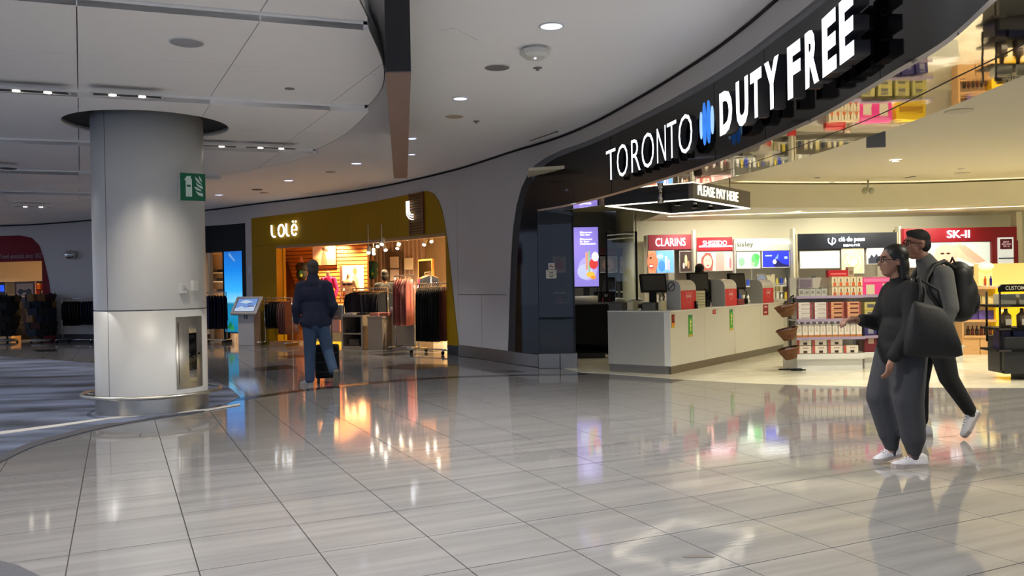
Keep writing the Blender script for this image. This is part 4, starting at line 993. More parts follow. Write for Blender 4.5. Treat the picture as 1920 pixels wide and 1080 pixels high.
# slatted plaque with the L emblem
pq = thing('slatted_plaque', 'dark wooden slatted plaque with a white glowing L emblem', 'sign', (0, 0, 0), 0)
for i in range(15):
    z = 2.5+i*.058; b = MB(); b.strip(773, 797, 3, z, z+.03, .06, .016); b.done('slat', M_dkwood, pq)
b = MB(); b.strip(797, 800, 1, 2.48, 3.36, .06, .016); b.strip(772, 774, 1, 2.48, 3.36, .045, .016); b.done('side_batten', M_dkwood, pq)
for j in range(3):
    m = 774; hz = 536; P = W(777, .09); h = .40; wd = .22
    o_ = j*.05
    b = MB(); b.tube([(-wd/2+o_, 0, h), (-wd/2+o_, 0, .17), (-wd/2+o_+.01, 0, .11+o_*.6), (-wd/2+.10+o_*.4, 0, .03+o_), (wd/2-.02, 0, o_*1.0+.0), (wd/2+.03, 0, o_*1.0)], .012, 8); o = b.done('emblem_stroke', M_lit, pq); o.location = (P.x, P.y, 2.80); o.rotation_euler = (0, 0, wrot(775))
# horizontal slat display wall on the left part of the interior
sw = thing('slatted_display_wall', 'warm wooden display wall of horizontal slats inside the yellow shop', 'display wall', (0, 0, 0), 0)
P0, P1 = D(528, 500, 22.6), D(688, 500, 21.6); dx = (P1-P0); dx.z = 0; Lw = dx.length; rzw = atan2(dx.y, dx.x)
sw.location = (P0.x, P0.y, 0); sw.rotation_euler = (0, 0, rzw)
MB().box(0, .03, 0, Lw, .09, 2.74).done('backing', mat('slat_backing', (.40, .22, .08), rough=.6), sw)
sb = MB().box(0, 0, 0, Lw, .03, .075).done('slat', M_slat, sw); 
sb.location.z = .42
for i in range(1, 24):
    o = sb.copy(); col.objects.link(o); o.location.z = .42+i*.098
def on_slat(u, z, off=0): return V((P0.x, P0.y, 0))+dx.normalized()*u+V((sin(rzw), -cos(rzw), 0))*off+V((0, 0, z))
def u_of(px): # where the bearing px meets the slat wall
    k = (px-960)/F; d = dx.normalized(); return (k*P0.y-P0.x)/(d.x-k*d.y)
def u_off(px, off):
    u = u_of(px)
    for _ in range(20):
        p = on_slat(u, 0, off); u += (px-(960+F*p.x/p.y))/F*p.y
    return u
for px0, px1, py0, py1, lab, shp in ((591, 633, 497, 462, 'beach photograph print with two people on the slatted wall', [('r', 0, 0, 1, 1, (.75, .60, .45)), ('r', 0, 0, 1, .35, (.62, .45, .32)), ('p', [(.35, 0), (.42, .6), (.5, .8), (.6, .55), (.65, 0)], (.40, .28, .20)), ('e', .5, .85, .08, .1, (.3, .2, .15)), ('e', .62, .78, .07, .09, (.35, .22, .15))]),
        (641, 684, 545, 498, 'bright poster of a woman on the slatted wall, behind the mannequins', [('r', 0, 0, 1, 1, (.96, .86, .70)), ('r', .0, .0, .12, 1, (.3, .2, .15)), ('p', [(.5, 0), (.55, .5), (.66, .7), (.8, .45), (.85, 0)], (.72, .5, .38)), ('e', .67, .78, .1, .14, (.5, .33, .22))])):
    ua, ub = u_of(px0), u_of(px1); pt = thing('wall_poster', lab, 'poster', on_slat((ua+ub)/2, 0, .06), rzw); Yp = pt.location.y
    z0, z1 = lz((px0+px1)/2, py0, Yp), lz((px0+px1)/2, py1, Yp); h = abs(ub-ua)/2
    MB().box(-h, -.02, z0, h, .03, z1).done('panel', M_white, pt); decal(pt, 'picture', -h, z0, h, z1, -.0215, shp, emit=.25)
# raised platform with the mannequins
pf = thing('display_platform', 'low cream platform with amber glow strip below the mannequins', 'platform', on_slat(0, 0, 1.0), rzw)
ua, ub = u_off(600, 1.0), u_off(690, 1.0)
MB().box(ua, -.5, .10, ub, .9, .32).done('deck', pm((.82, .70, .5)), pf, bevel=.01); MB().box(ua+.1, -.46, .0, ub-.05, .9, .10).done('plinth', mat('amber_glow', (1, .72, .15), emit=1.2), pf)
def mannequin(px, Yoff, lab, zt, top, legs, headless=True, base=.32, skin=(.86, .68, .52)):
    P = on_slat(u_off(px, Yoff), 0, Yoff); t = thing('mannequin', lab, 'mannequin', (P.x, P.y, base), rzw)
    s = zt/1.5
    b = MB(); b.cap((0, 0, 1.48*s), (0, 0, 1.36*s), .05*s, .055*s); b.ell((0, 0, 1.22*s), (.17*s, .10*s, .17*s), 8); b.ell((0, 0, 1.02*s), (.13*s, .09*s, .16*s), 8); b.ell((0, 0, .86*s), (.165*s, .11*s, .14*s), 8)
    for sx in (-1, 1):
        b.cap((sx*.17*s, 0, 1.32*s), (sx*.24*s, .03, 1.05*s), .045*s, .038*s); b.cap((sx*.24*s, .03, 1.05*s), (sx*.22*s, -.06, .80*s), .036*s, .026*s); b.ell((sx*.22*s, -.07, .75*s), (.02*s, .03*s, .05*s), 5)
        b.cap((sx*.085*s, 0, .84*s), (sx*.10*s, -.02*sx, .46*s), .08*s, .055*s); b.cap((sx*.10*s, -.02*sx, .46*s), (sx*.11*s, 0, .06*s), .052*s, .035*s); b.cap((sx*.11*s, .02, .035), (sx*.12*s, -.12, .03), .035, .025)
    blob(b, .018, 3, 'figure', mat('mannequin_skin', skin, rough=.4), t)
    MB().cyl((0, .05, 0), (0, .05, .015), .17, n=24).done('base_plate', M_chrome, t)
    return t, s
def outfit(t, s, c, kind, nm='top'):
    b = MB()
    if kind == 'long':
        b.cap((0, 0, 1.36*s), (0, 0, 1.30*s), .07*s, .12*s); b.ell((0, 0, 1.22*s), (.185*s, .115*s, .18*s), 8); b.ell((0, 0, 1.02*s), (.15*s, .105*s, .17*s), 8); b.ell((0, 0, .86*s), (.18*s, .125*s, .13*s), 8)
        for sx in (-1, 1): b.cap((sx*.17*s, 0, 1.32*s), (sx*.24*s, .03, 1.05*s), .06*s, .05*s); b.cap((sx*.24*s, .03, 1.05*s), (sx*.22*s, -.06, .84*s), .048*s, .04*s)
    elif kind == 'bra':
        for sx in (-1, 1): b.ell((sx*.07*s, -.04, 1.24*s), (.085*s, .09*s, .06*s), 8)
        b.ell((0, 0, 1.22*s), (.178*s, .108*s, .03*s), 8)
    elif kind == 'brief': b.ell((0, 0, .85*s), (.172*s, .118*s, .08*s), 8)
    elif kind == 'legs':
        b.ell((0, 0, .86*s), (.175*s, .12*s, .13*s), 8)
        for sx in (-1, 1): b.cap((sx*.085*s, 0, .84*s), (sx*.10*s, -.02*sx, .46*s), .09*s, .065*s); b.cap((sx*.10*s, -.02*sx, .46*s), (sx*.11*s, 0, .12*s), .06*s, .045*s)
    blob(b, .016, 3, nm, mat('outfit_%02x%02x%02x' % tuple(int(x*255) for x in c), c, rough=.8, var=.2, scale=20), t)
m1, s1 = mannequin(616, .75, 'mannequin in a bright pink hooded top behind the walking man', 1.46, 0, 0); outfit(m1, s1, (.95, .10, .42), 'long', 'hooded_top'); outfit(m1, s1, (.05, .05, .07), 'legs', 'leggings')
m2, s2 = mannequin(654, .75, 'mannequin in a dark two-piece swimsuit right of the pink one', 1.40, 0, 0); outfit(m2, s2, (.25, .10, .12), 'bra', 'swim_top'); outfit(m2, s2, (.25, .12, .12), 'brief', 'swim_bottom')
# half-body torso forms hung on the slat wall
for px, py, c, lab in ((566, 508, (.04, .06, .05), 'upper black top on the slatted wall, left of the man\'s head'), (566, 556, (.06, .06, .10), 'lower dark outfit on the slatted wall, left of the man\'s shoulder'), (698, 505, (.08, .22, .18), 'green and black torso form hanging right of the slatted wall')):
    P = on_slat(u_off(px, .18), 0, .18) if px < 650 else D(px, py, 22.6); z = lz(px, py, P.y)
    t = thing('torso_form', lab, 'torso form', (P.x, P.y, z), rzw); b = MB(); b.ell((0, 0, .1), (.16, .10, .16), 8); b.ell((0, 0, -.08), (.14, .09, .17), 8); b.cap((0, 0, .26), (0, 0, .33), .05, .045); blob(b, .014, 2, 'form', M_skin, t)
    b = MB(); b.ell((0, 0, .1), (.175, .115, .15), 8); b.ell((0, 0, -.1), (.16, .105, .17), 8); blob(b, .014, 2, 'top', mat('outfit_%02x%02x%02x' % tuple(int(x*255) for x in c), c, rough=.8), t); MB().cyl((0, .08, .05), (0, .17, .05), .012, n=8).done('peg', M_steel, t)
    if py < 520: decal(t, 'green_print', -.02, -.16, .13, .05, -.118, [('r', .3, 0, .9, .8, (.15, .5, .4)), ('r', .5, .05, .9, .35, (.8, .85, .2))])
b = MB(); b.prism([(0, 0), (.16, .1), (.2, .5), (.34, .75), (.32, 1.0), (.22, 1.25), (.1, 1.65), (0, 1.65)], -.02, .02, 'y')
t = thing('carved_figure_board', 'dark silhouette board standing left on the slatted wall', 'decoration', on_slat(u_of(536), .45, .05), rzw); b.done('board', mat('figure_board', (.34, .18, .06), rough=.5), t)
# pink handbag and white cubes on the platform
for px, off, wd, h, lab in ((630, 1.3, .30, .62, 'white display cube beside the pink bag under the mannequins'), (657, 1.05, .26, .66, 'white display cube under the swimsuit mannequin')):
    P = on_slat(u_off(px, off-.1), 0, off-.1); t = thing('display_cube', lab, 'display cube', (P.x+.12, P.y-.1, .321), rzw+.1)
    b = MB(); b.box(-wd/2, -wd/2, 0, -wd/2+.03, wd/2, h); b.box(wd/2-.03, -wd/2, 0, wd/2, wd/2, h); b.box(-wd/2, -wd/2, 0, wd/2, wd/2, .03); b.done('sides', M_white, t); MB().box(-wd/2, -wd/2, h, wd/2, wd/2, h+.03).done('top', M_white, t); MB().box(-wd/2+.03, wd/2-.02, .03, wd/2-.03, wd/2, h).done('back', M_white, t)
P = on_slat(u_off(627, 1.42), 0, 1.42); t = thing('handbag', 'pale pink handbag standing on the platform by the walking man', 'bag', (P.x, P.y, .321), rzw); MB().box(-.17, -.06, 0, .17, .06, .30).done('body', pm((.85, .62, .58)), t, bevel=.03)
b = MB(); b.tube([(-.08, 0, .29), (-.07, 0, .38), (.07, 0, .38), (.08, 0, .29)], .01, 6); b.done('handle', pm((.75, .5, .46)), t)
# left rolling rack in front of the yellow leg
r3 = rack(521, .55, 'rail of black and rose clothes before the yellow shop\'s left leg', 1.02, 1.16, wheels=False, drot=-.1)
fill_rack(r3, 1.02, 1.16, [(-.9, -.5, 3, [(.06, .07, .14), (.09, .10, .18)], 'slate blue trousers at the left end of the rail by the yellow leg', 'clothing', 'slate blue trousers by the yellow leg', .34, .66, 'pants', 'trousers', .5),
    (-.45, .25, 6, (.02, .02, .025), 'black top on the rail by the yellow leg', 'clothing', 'black tops by the yellow leg', .5, .64, 'top', 'jacket', .5), (.3, .9, 5, [(.42, .26, .25), (.50, .33, .31)], 'dusty rose top on the rail left of the walking man', 'clothing', 'rose tops by the yellow leg', .46, .78, 'top', 'top', .3)])
b = MB(); b.box(.55*0-.1, -.2, .0, .5, .2, .12); o = b.done('shoe_tray', pm((.55, .38, .2)), r3)
# navy garments rack behind the tables
r4 = rack(694, -.7, 'rail of navy and grey coats inside the yellow shop', 1.05, 1.36, wheels=False, drot=.2)
fill_rack(r4, 1.05, 1.36, [(-.9, -.35, 3, (.035, .045, .12), 'long navy coat on the rail at the yellow shop centre', 'clothing', 'navy coats in the yellow shop', .58, 1.0, 'top', 'coat', -.5), (-.3, .2, 4, [(.30, .30, .36), (.10, .10, .13)], 'grey trousers behind the navy coats', 'clothing', 'grey trousers in the yellow shop', .4, .8, 'pants', 'trousers', -.5), (.25, .95, 6, [(.05, .06, .08), (.14, .16, .18)], 'dark hanging top at the right end of the navy coat rail', 'clothing', 'dark tops in the yellow shop', .42, .72, 'top', 'top', -.5)])
# grey display tables
def table(px, off, lab, w_, d_, h_, cubby, drot=0):
    t = wall_thing('display_table', lab, 'table', px, 0, off, None, None, drot)
    mt = mat('grey_oak', (.56, .50, .43), rough=.5, var=.1, scale=5, stretch=(1, 1, 6))
    MB().box(-w_/2, -d_/2, h_-.045, w_/2, d_/2, h_).done('tabletop', mt, t)
    if cubby:
        b = MB(); b.box(-w_/2, -d_/2, 0, -w_/2+.05, d_/2, h_-.045); b.box(w_/2-.05, -d_/2, 0, w_/2, d_/2, h_-.045); b.done('side', mt, t); MB().box(-w_/2+.05, d_/2-.04, 0, w_/2-.05, d_/2, h_-.045).done('back', M_dark, t)
        MB().box(-w_/2+.05, -d_/2, .32, w_/2-.05, d_/2-.04, .35).done('shelf', mt, t); MB().box(-w_/2+.05, -d_/2, 0, w_/2-.05, d_/2-.04, .05).done('plinth', mt, t)
    else: MB().box(-w_/2+.01, -d_/2+.01, 0, w_/2-.01, d_/2-.01, h_-.045).done('body', mt, t)
    return t
t1 = table(672, .1, 'low grey oak table with open cubby at the yellow shop entrance', .60, .55, .76, True, .25)
t2 = table(716, -.05, 'grey oak block table in the middle of the yellow shop entrance', .44, .55, .74, False, .25)
t3 = table(772, -1.1, 'larger grey oak block behind the pink dresses', .72, .6, .86, False, .25)
def on(t, x, y, z): return Matrix.Translation(t.location) @ Matrix.Rotation(t.rotation_euler[2], 4, 'Z') @ V((x, y, z))
def folded(t, x, y, z, c, lab, grp, n=2, w_=.26):
    b = MB()
    for j in range(n): b.box(-w_/2+.01*j, -.14, j*.024, w_/2, .14, j*.024+.021)
    o = b.done('folded_clothes', pm(c, rough=.85), None, bevel=.007); o.location = on(t, x, y, z+.001); o.rotation_euler = (0, 0, t.rotation_euler[2]); tag(o, lab, 'clothing', grp)
folded(t1, -.2, 0, .76, (.75, .72, .72), 'pale folded shirt on the left end of the low oak table', None); folded(t1, .16, .0, .76, (.10, .10, .12), 'dark folded shirt on the right end of the low oak table', None)
folded(t1, -.12, -.05, .35, (.05, .05, .07), 'black folded clothes in the cubby of the low oak table', None, 3, .3)
folded(t2, -.14, 0, .74, (.72, .45, .42), 'rose folded top on the oak block table, left pile', None, 3); folded(t2, .15, 0, .74, (.55, .30, .28), 'brick-red folded top on the oak block table, right pile', None, 3)
for i, (x, c) in enumerate(((-.33, (.80, .76, .76)), (-.05, (.88, .82, .78)), (.24, (.85, .65, .60)))): folded(t3, x, -.1, .86, c, ['grey folded shirt on the larger oak block, left pile', 'cream folded shirt on the larger oak block, middle pile', 'pink folded shirt on the larger oak block, right pile'][i], None, 3)
bb_ = MB(); bb_.box(-.12, -.1, 0, .12, .1, .16); o = bb_.done('storage_box', pm((.30, .24, .2)), None, bevel=.01); o.location = on(t1, -.05, -.1, .051); tag(o, 'small brown box at the bottom of the oak table cubby', 'box')
# pink dresses rail and black trousers rail
r5 = rack(758, .12, 'short rail of rose dresses at the yellow shop entrance', .52, 1.62, wheels=False, drot=.3)
fill_rack(r5, .52, 1.62, [(-.8, .8, 6, [(.62, .38, .36), (.78, .45, .42), (.60, .30, .28), (.80, .55, .5)], 'long rose pink dress on the short rail of the yellow shop', 'clothing', 'rose dresses in the yellow shop', .42, .98, 'tunic', 'dress', .1)])
r6 = rack(812, .12, 'chrome rail on wheels with black trousers at the right leg', .88, 1.44, wheels=True, drot=.25)
fill_rack(r6, .88, 1.44, [(-.88, .55, 11, [(.015, .015, .02), (.02, .02, .03)], 'black trousers on the wheeled rail by the right yellow leg', 'clothing', 'black trousers by the right yellow leg', .42, 1.10, 'tunic', 'trousers', .2), (.62, .88, 2, (.28, .06, .08), 'dark red trousers at the right end of the wheeled rail', 'clothing', 'dark red trousers', .42, 1.08, 'tunic', 'trousers', .2)])
# back wall of the yellow shop: niches with outfits
bw = thing('outfit_niche', 'grey back-wall niche with pale tops on a white panel', 'display wall', D(742, 500, 23.2), R(-24)); bw.location.z = 0
MB().box(-.9, 0, 0, .9, .05, 2.7).done('back_panel', pm((.62, .52, .46)), bw)
for i in range(14): MB().box(-.88+i*.13, -.03, 0, -.84+i*.13, 0, 2.7).done('slat', pm((.75, .66, .6)), bw)
b = MB(); b.box(-.25, -.08, 1.5, .25, -.03, 2.35); b.done('framed_panel', pm((.42, .34, .3)), bw)
for x, z, c, nm in ((0.02, 2.05, (.85, .78, .72), 'hung_top'), (.02, 1.7, (.8, .72, .68), 'hung_shorts'), (.48, 2.0, (.95, .92, .85), 'white_card')):
    b = MB(); b.box(-.14, -.13, -.16, .14, -.085, .16); o = b.done(nm, pm(c), bw, bevel=.03); o.location = (x, 0, z)
mr = thing('tall_mirror', 'tall framed mirror on the yellow wall reflecting clothes', 'mirror', D(797, 500, 20.8), R(-60)); mr.location.z = 0
MB().box(-.42, 0, .95, .42, .05, 2.05).done('frame', M_slat, mr); MB().box(-.38, -.004, .99, .38, 0, 2.01).done('glass', M_chrome, mr)
r7 = rack(803, -3.3, 'distant rail of pink and dark clothes below the mirror', .8, 1.7, wheels=False, drot=-.4)
fill_rack(r7, .8, 1.7, [(-.9, -.3, 3, (.90, .25, .45), 'hot pink top on the distant rail by the mirror', 'clothing', 'hot pink tops', .36, .6, 'top', 'top'), (-.2, .9, 5, (.12, .12, .15), 'charcoal top on the distant rail by the mirror', 'clothing', 'charcoal tops', .36, .6, 'top', 'top')])
# track spots
LSP = [(815, 443), (795, 459), (809, 453), (763, 449), (716, 458), (723, 469), (745, 466), (701, 476), (691, 474), (708, 462)]
for i, (px, py) in enumerate(LSP):
    Y = 18.4+(i % 4)*.9; P = D(px, py, Y)
    t = thing('track_spotlight', ['glowing spotlight nearest the right edge of the yellow shop', 'small glowing spotlight below the largest one', 'dim cylindrical spotlight beside the largest one', 'bright spotlight at the yellow shop ceiling centre', 'spotlight left of the ceiling centre', 'low bright spotlight over the shopper', 'white spotlight pointing sideways near the centre', 'spotlight above the green mannequin', 'leftmost spotlight in the open part of the yellow shop', 'faint spotlight over the mannequin aisle'][i], 'spotlight', P, 0)
    d = V((random.uniform(-.3, .3), -.6, -.7)).normalized(); b = MB(); b.cyl(V((0, 0, 0)), -d*.16, .045, .04, n=14); b.done('housing', M_white, t); b = MB(); b.cyl(d*.004, d*.012, .036, n=14); b.done('lamp', M_bulb, t); MB().cyl((0, 0, .05), (0, 0, max(.08, 2.75-P.z)), .006, n=8).done('stem', M_white, t)
for px, off, pw in ((560, -1.0, 90), (620, -1.0, 90), (680, -1.2, 80), (730, -2.2, 190), (780, -2.0, 190), (760, -.7, 50), (810, -.7, 40), (690, -3.4, 80)):
    P = W(px, off, 2.70); light('yellow_shop_beam', 'SPOT', P, pw*9, AMBER if px < 700 else (1, .83, .58), .05, W(px, off-.9 if off < -.8 else off, 0), 110, .8)
# ================================================================== duty free shop contents
def DX(px, Y): return (px-960)/F*Y
def zz(px, py, Y): return D(px, py, Y).z
# ---- white cash counter
CO = G(1258, 703); CR_ = atan2(.801, .599)
cnt = thing('cash_counter', 'long white cash desk with a steel kick strip in the duty free shop', 'counter', (CO.x, CO.y, 0), CR_)
CL, CW, CH = 4.95, 1.07, .955
MB().box(0, .10, .125, .02, CW, CH-.02).done('end_panel', M_white, cnt)
for k in range(4): MB().box(.002+k*CL/4, 0, .125, (k+1)*CL/4-.002, .02, CH-.02).done('front_panel', M_offwhite, cnt)
MB().box(0, .0, .125, .02, CW, CH-.02).done('side_panel', M_white, cnt); MB().box(0, CW-.02, .125, CL, CW, CH-.02).done('rear_panel', M_white, cnt)
MB().box(-.01, -.012, CH-.02, CL, CW, CH).done('countertop', M_white, cnt, bevel=.004)
b = MB(); b.box(.012, .012, 0, CL, .04, .125); b.box(.012, .012, 0, .04, CW-.01, .125); b.done('kick_strip', M_steel, cnt)
bpy.data.objects['end_panel'].hide_render = False
def CP(x, y, z=CH): return Matrix.Translation((CO.x, CO.y, 0)) @ Matrix.Rotation(CR_, 4, 'Z') @ V((x, y, z))
# promotional stickers
def sticker(x, z, w_, h_, shapes, lab):
    t = thing('counter_sticker', lab, 'sticker', CP(x, -.001, z), CR_); MB().box(-w_/2, -.003, -h_/2, w_/2, -.0005, h_/2).done('backing', pm(shapes[0][-1]), t); decal(t, 'print', -w_/2, -h_/2, w_/2, h_/2, -.0045, shapes[1:], dy=.0007)
gsh = [('r', 0, 0, 1, 1, (.25, .62, .22)), ('r', 0, .88, 1, 1, (.15, .5, .35)), ('r', .35, .25, .65, .8, (.75, .8, .35)), ('r', .3, .5, .7, .55, (.9, .95, .8)), ('r', 0, 0, 1, .12, (.75, .68, .25)), ('e', .5, .68, .2, .06, (.9, .9, .5))]
sticker(.10, .80, .10, .20, [('r', 0, 0, 1, 1, (.45, .13, .10)), ('r', 0, 0, 1, .35, (.85, .70, .15)), ('e', .5, .25, .3, .12, (.9, .4, .1)), ('e', .6, .75, .25, .15, (.7, .2, .15))], 'small red and yellow sticker at the counter corner')
sticker(.70, .70, .15, .34, gsh, 'green vertical sticker below the first payment stand'); sticker(2.33, .72, .14, .36, gsh, 'green vertical sticker below the second payment stand')
sticker(1.62, .88, .13, .07, [('r', 0, 0, 1, 1, (.70, .15, .18)), ('r', .2, .4, .8, .6, (.9, .7, .7))], 'small red sticker between the two green ones')
sticker(3.98, .84, .27, .21, [('r', 0, 0, 1, 1, (.58, .10, .14)), ('r', .2, .68, .8, .8, (.9, .75, .72)), ('r', .2, .2, .7, .32, (.9, .75, .72))], 'dark red sticker near the far end of the counter')
# payment stands: white hood with a red front
def stand(x, w_, h_, lab):
    t = thing('payment_stand', lab, 'payment stand', CP(x, .06, CH+.001), CR_)
    prof = [(0, 0), (0, h_*.72)]+[(.13-.13*cos(a), h_*.72+h_*.28*sin(a)) for a in [pi/2*i/8 for i in range(1, 9)]]+[(.24, h_), (.24, 0)]
    b = MB(); b.prism(prof, 0, w_, 'x'); b.done('hood', pm((.80, .78, .74)), t)
    b = MB(); b.prism([(p[0]*1.0, p[1]) for p in prof], -.004, -.0005, 'x'); b.done('end_cap', pm((.66, .66, .66)), t)
    MB().box(.01, -.006, 0, w_-.01, -.0005, h_*.64).done('red_panel', pm((.82, .16, .20)), t)
    text(t, 'lettering', 'CHECK', w_/2, h_*.55, w_*.42, .03, -.0065, pm((.95, .6, .6)), .002); text(t, 'lettering', 'POINT', w_/2, h_*.44, w_*.36, .045, -.0065, pm((.97, .85, .85)), .002, .01)
    b = MB(); b.tube([(w_/2-.07, -.008, h_*.40), (w_/2-.02, -.008, h_*.22), (w_/2+.02, -.008, h_*.22), (w_/2+.07, -.008, h_*.40)], .003, 5); b.done('arrow_mark', pm((.95, .7, .7)), t)
    return t, w_, h_
st = []
for x, w_, h_, lab in ((.50, .56, .46, 'nearest white and red payment stand on the cash counter'), (2.22, .52, .46, 'middle white and red payment stand on the cash counter'), (4.0, .58, .44, 'farthest white and red payment stand on the cash counter')):
    t, w2, h2 = stand(x, w_, h_, lab); st.append(t)
decal(st[0], 'no_entry_mark', 0, 0, 1, 1, 0, []) if False else None
b = MB(); b.tube([(-.006, .15+.055*cos(2*pi*i/20), .36+.07*sin(2*pi*i/20)) for i in range(20)], .006, 5, True); b.tube([(-.006, .11, .40), (-.006, .19, .32)], .006, 5); b.done('prohibition_mark', M_black, st[0])
# till screens on stalks, white drawers between
def till(x, y, lab, w_=.48, h_=.36, tilt=12, rz=0.0):
    t = thing('till_screen', lab, 'till', CP(x, y, CH+.001), CR_+rz)
    MB().box(-.16, -.12, 0, .16, .14, .10).done('base', M_black, t, bevel=.01); MB().box(-.05, .0, .1, .05, .05, .36).done('neck', M_black, t)
    T = Matrix.Translation((0, 0, .42)) @ Matrix.Rotation(R(-tilt), 4, 'X')
    b = MB(); b.box(-w_/2, -.02, -h_/2, w_/2, .04, h_/2, T); b.done('monitor', M_black, t, bevel=.012)
    b = MB(); b.box(-w_/2+.03, -.024, -h_/2+.03, w_/2-.03, -.021, h_/2-.03, T); b.done('rear_cover', M_dark, t)
    b = MB(); b.tube([T @ V((.1, -.03, -.12)), V((.14, -.1, .2)), V((.05, -.14, .05))], .008, 6); b.done('cable', M_black, t)
till(.30, .42, 'black till screen at the near left end of the counter', .42, .29, 14, -.75)
till(1.95, .42, 'black till screen between the first and second payment stands', .42, .33, 8, -.5)
till(3.5, .36, 'black till screen between the second and third payment stands', .38, .30, 8, -.5)
for x, w_, c, nm, lab in ((1.12, .34, (.78, .77, .62), 'paper_tray', 'cream slotted paper tray right of the nearest payment stand'), (2.85, .30, (.55, .16, .2), 'red_tray', 'low red tray right of the middle payment stand')):
    t = thing(nm, lab, 'tray', CP(x, .08, CH+.001), CR_); hh = .28 if nm == 'paper_tray' else .1
    MB().box(0, 0, 0, w_, .3, hh).done('case', pm(c), t, bevel=.006)
    for i in range(5 if nm == 'paper_tray' else 1): MB().box(.03, -.004, .04+i*.045, w_-.03, -.0005, .06+i*.045).done('slot', pm(tuple(v*.75 for v in c)), t)
t = thing('card_reader', 'small black card reader beside the nearest payment stand', 'card reader', CP(1.0, .02, CH+.001), CR_); MB().box(-.02, 0, 0, .05, .1, .12).done('body', M_black, t, bevel=.008); MB().box(-.012, -.002, .07, .042, -.0005, .11).done('screen', M_grey, t)
MB().box(.0, -.003, .01, .03, -.0005, .05).done('keypad', M_dark, t)
# low grey boxes on the near end of the counter
for i, (x, y, w_, h_, c, lab) in enumerate(((.05, .95, .24, .13, (.30, .30, .29), 'dark grey box on the counter\'s far left corner'), (.06, .70, .10, .15, (.75, .72, .6), 'cream upright box between two dark boxes on the counter end'), (.10, .40, .22, .12, (.36, .35, .32), 'taupe box right of the cream upright box'), (.12, .22, .05, .15, (.78, .75, .62), 'thin cream box beside the nearest till'))):
    t = thing('counter_box', lab, 'box', CP(x+.05, y, CH+.001), CR_-pi/2*0); MB().box(-.06, -w_/2, 0, .12, w_/2, h_).done('box_body', pm(c), t, bevel=.004); MB().box(-.062, -w_/2+.02, h_-.02, .122, w_/2-.02, h_+.004).done('lid', pm(tuple(v*.8 for v in c)), t)
# cashier behind the counter (defined in the people section)
# ---- hanging pay-here canopy
pc = thing('pay_here_canopy', 'rectangular black canopy lettered PLEASE PAY HERE above the counter', 'sign', (0, 0, 0), 0)
B0 = D(1407, 390, 12.9); B0.z = 0; ang = CR_
def PCp(x, y, z): return (B0 + Matrix.Rotation(ang, 3, 'Z') @ V((x, y, 0))) + V((0, 0, z))
LX, LY = 2.05, 1.35; zb1 = zz(1407, 390, 12.9); zt1 = zz(1407, 362, 12.9)
def pbox(x0, y0, z0, x1, y1, z1, name, m):
    b = MB(); b.box(x0, y0, z0, x1, y1, z1); o = b.done(name, m, pc); o.location = B0; o.rotation_euler = (0, 0, ang); return o
pbox(-LX, 0, zb1, 0, .06, zt1+.02, 'front_board', pm((.42, .40, .37))); pbox(-LX, LY-.06, zb1, 0, LY, zt1+.02, 'rear_board', M_dark); pbox(-.06, .06, zb1, 0, LY-.06, zt1+.02, 'end_board', pm((.33, .32, .30))); pbox(-LX, .06, zb1, -LX+.06, LY-.06, zt1+.02, 'end_board', M_dark)
pbox(-LX+.06, .06, zt1, -.06, LY-.06, zt1+.02, 'top_board', M_black)
pbox(-LX, .0, zb1-.012, 0, .05, zb1-.001, 'light_strip', M_strip); pbox(-LX, LY-.05, zb1-.012, 0, LY, zb1-.001, 'light_strip', M_strip); pbox(-.05, .05, zb1-.012, 0, LY-.05, zb1-.001, 'light_strip', M_strip); pbox(-LX, .05, zb1-.012, -LX+.05, LY-.05, zb1-.001, 'light_strip', M_strip)
o = text(pc, 'lettering', 'PLEASE PAY HERE', -1.2, (zb1+zt1)/2+.015, 1.4, (zt1-zb1)*.62, -.001, mat('pay_letters', (1, .98, .9), emit=1.1, var=0), .012, .008); o.location = B0; o.rotation_euler = (0, 0, ang)
for i in range(4):
    b = MB(); b.cyl((0, 0, zb1), (0, 0, zb1+.1), .03, n=10); b.lathe([(.05, zb1-.03), (.035, zb1+.02)], (0, 0, 0), 14); o = b.done('spot_lamp', M_chrome, pc); o.location = PCp(-.45-i*.55, .45, 0); 
b = MB()
for x in (-.3, -2.2):
    for y in (.2, 1.15): b.cyl((x, y, zt1), (x, y, 2.98), .008, n=6)
o = b.done('hanger_rod', M_steel, pc); o.location = B0; o.rotation_euler = (0, 0, ang); o['kind'] = 'stuff'
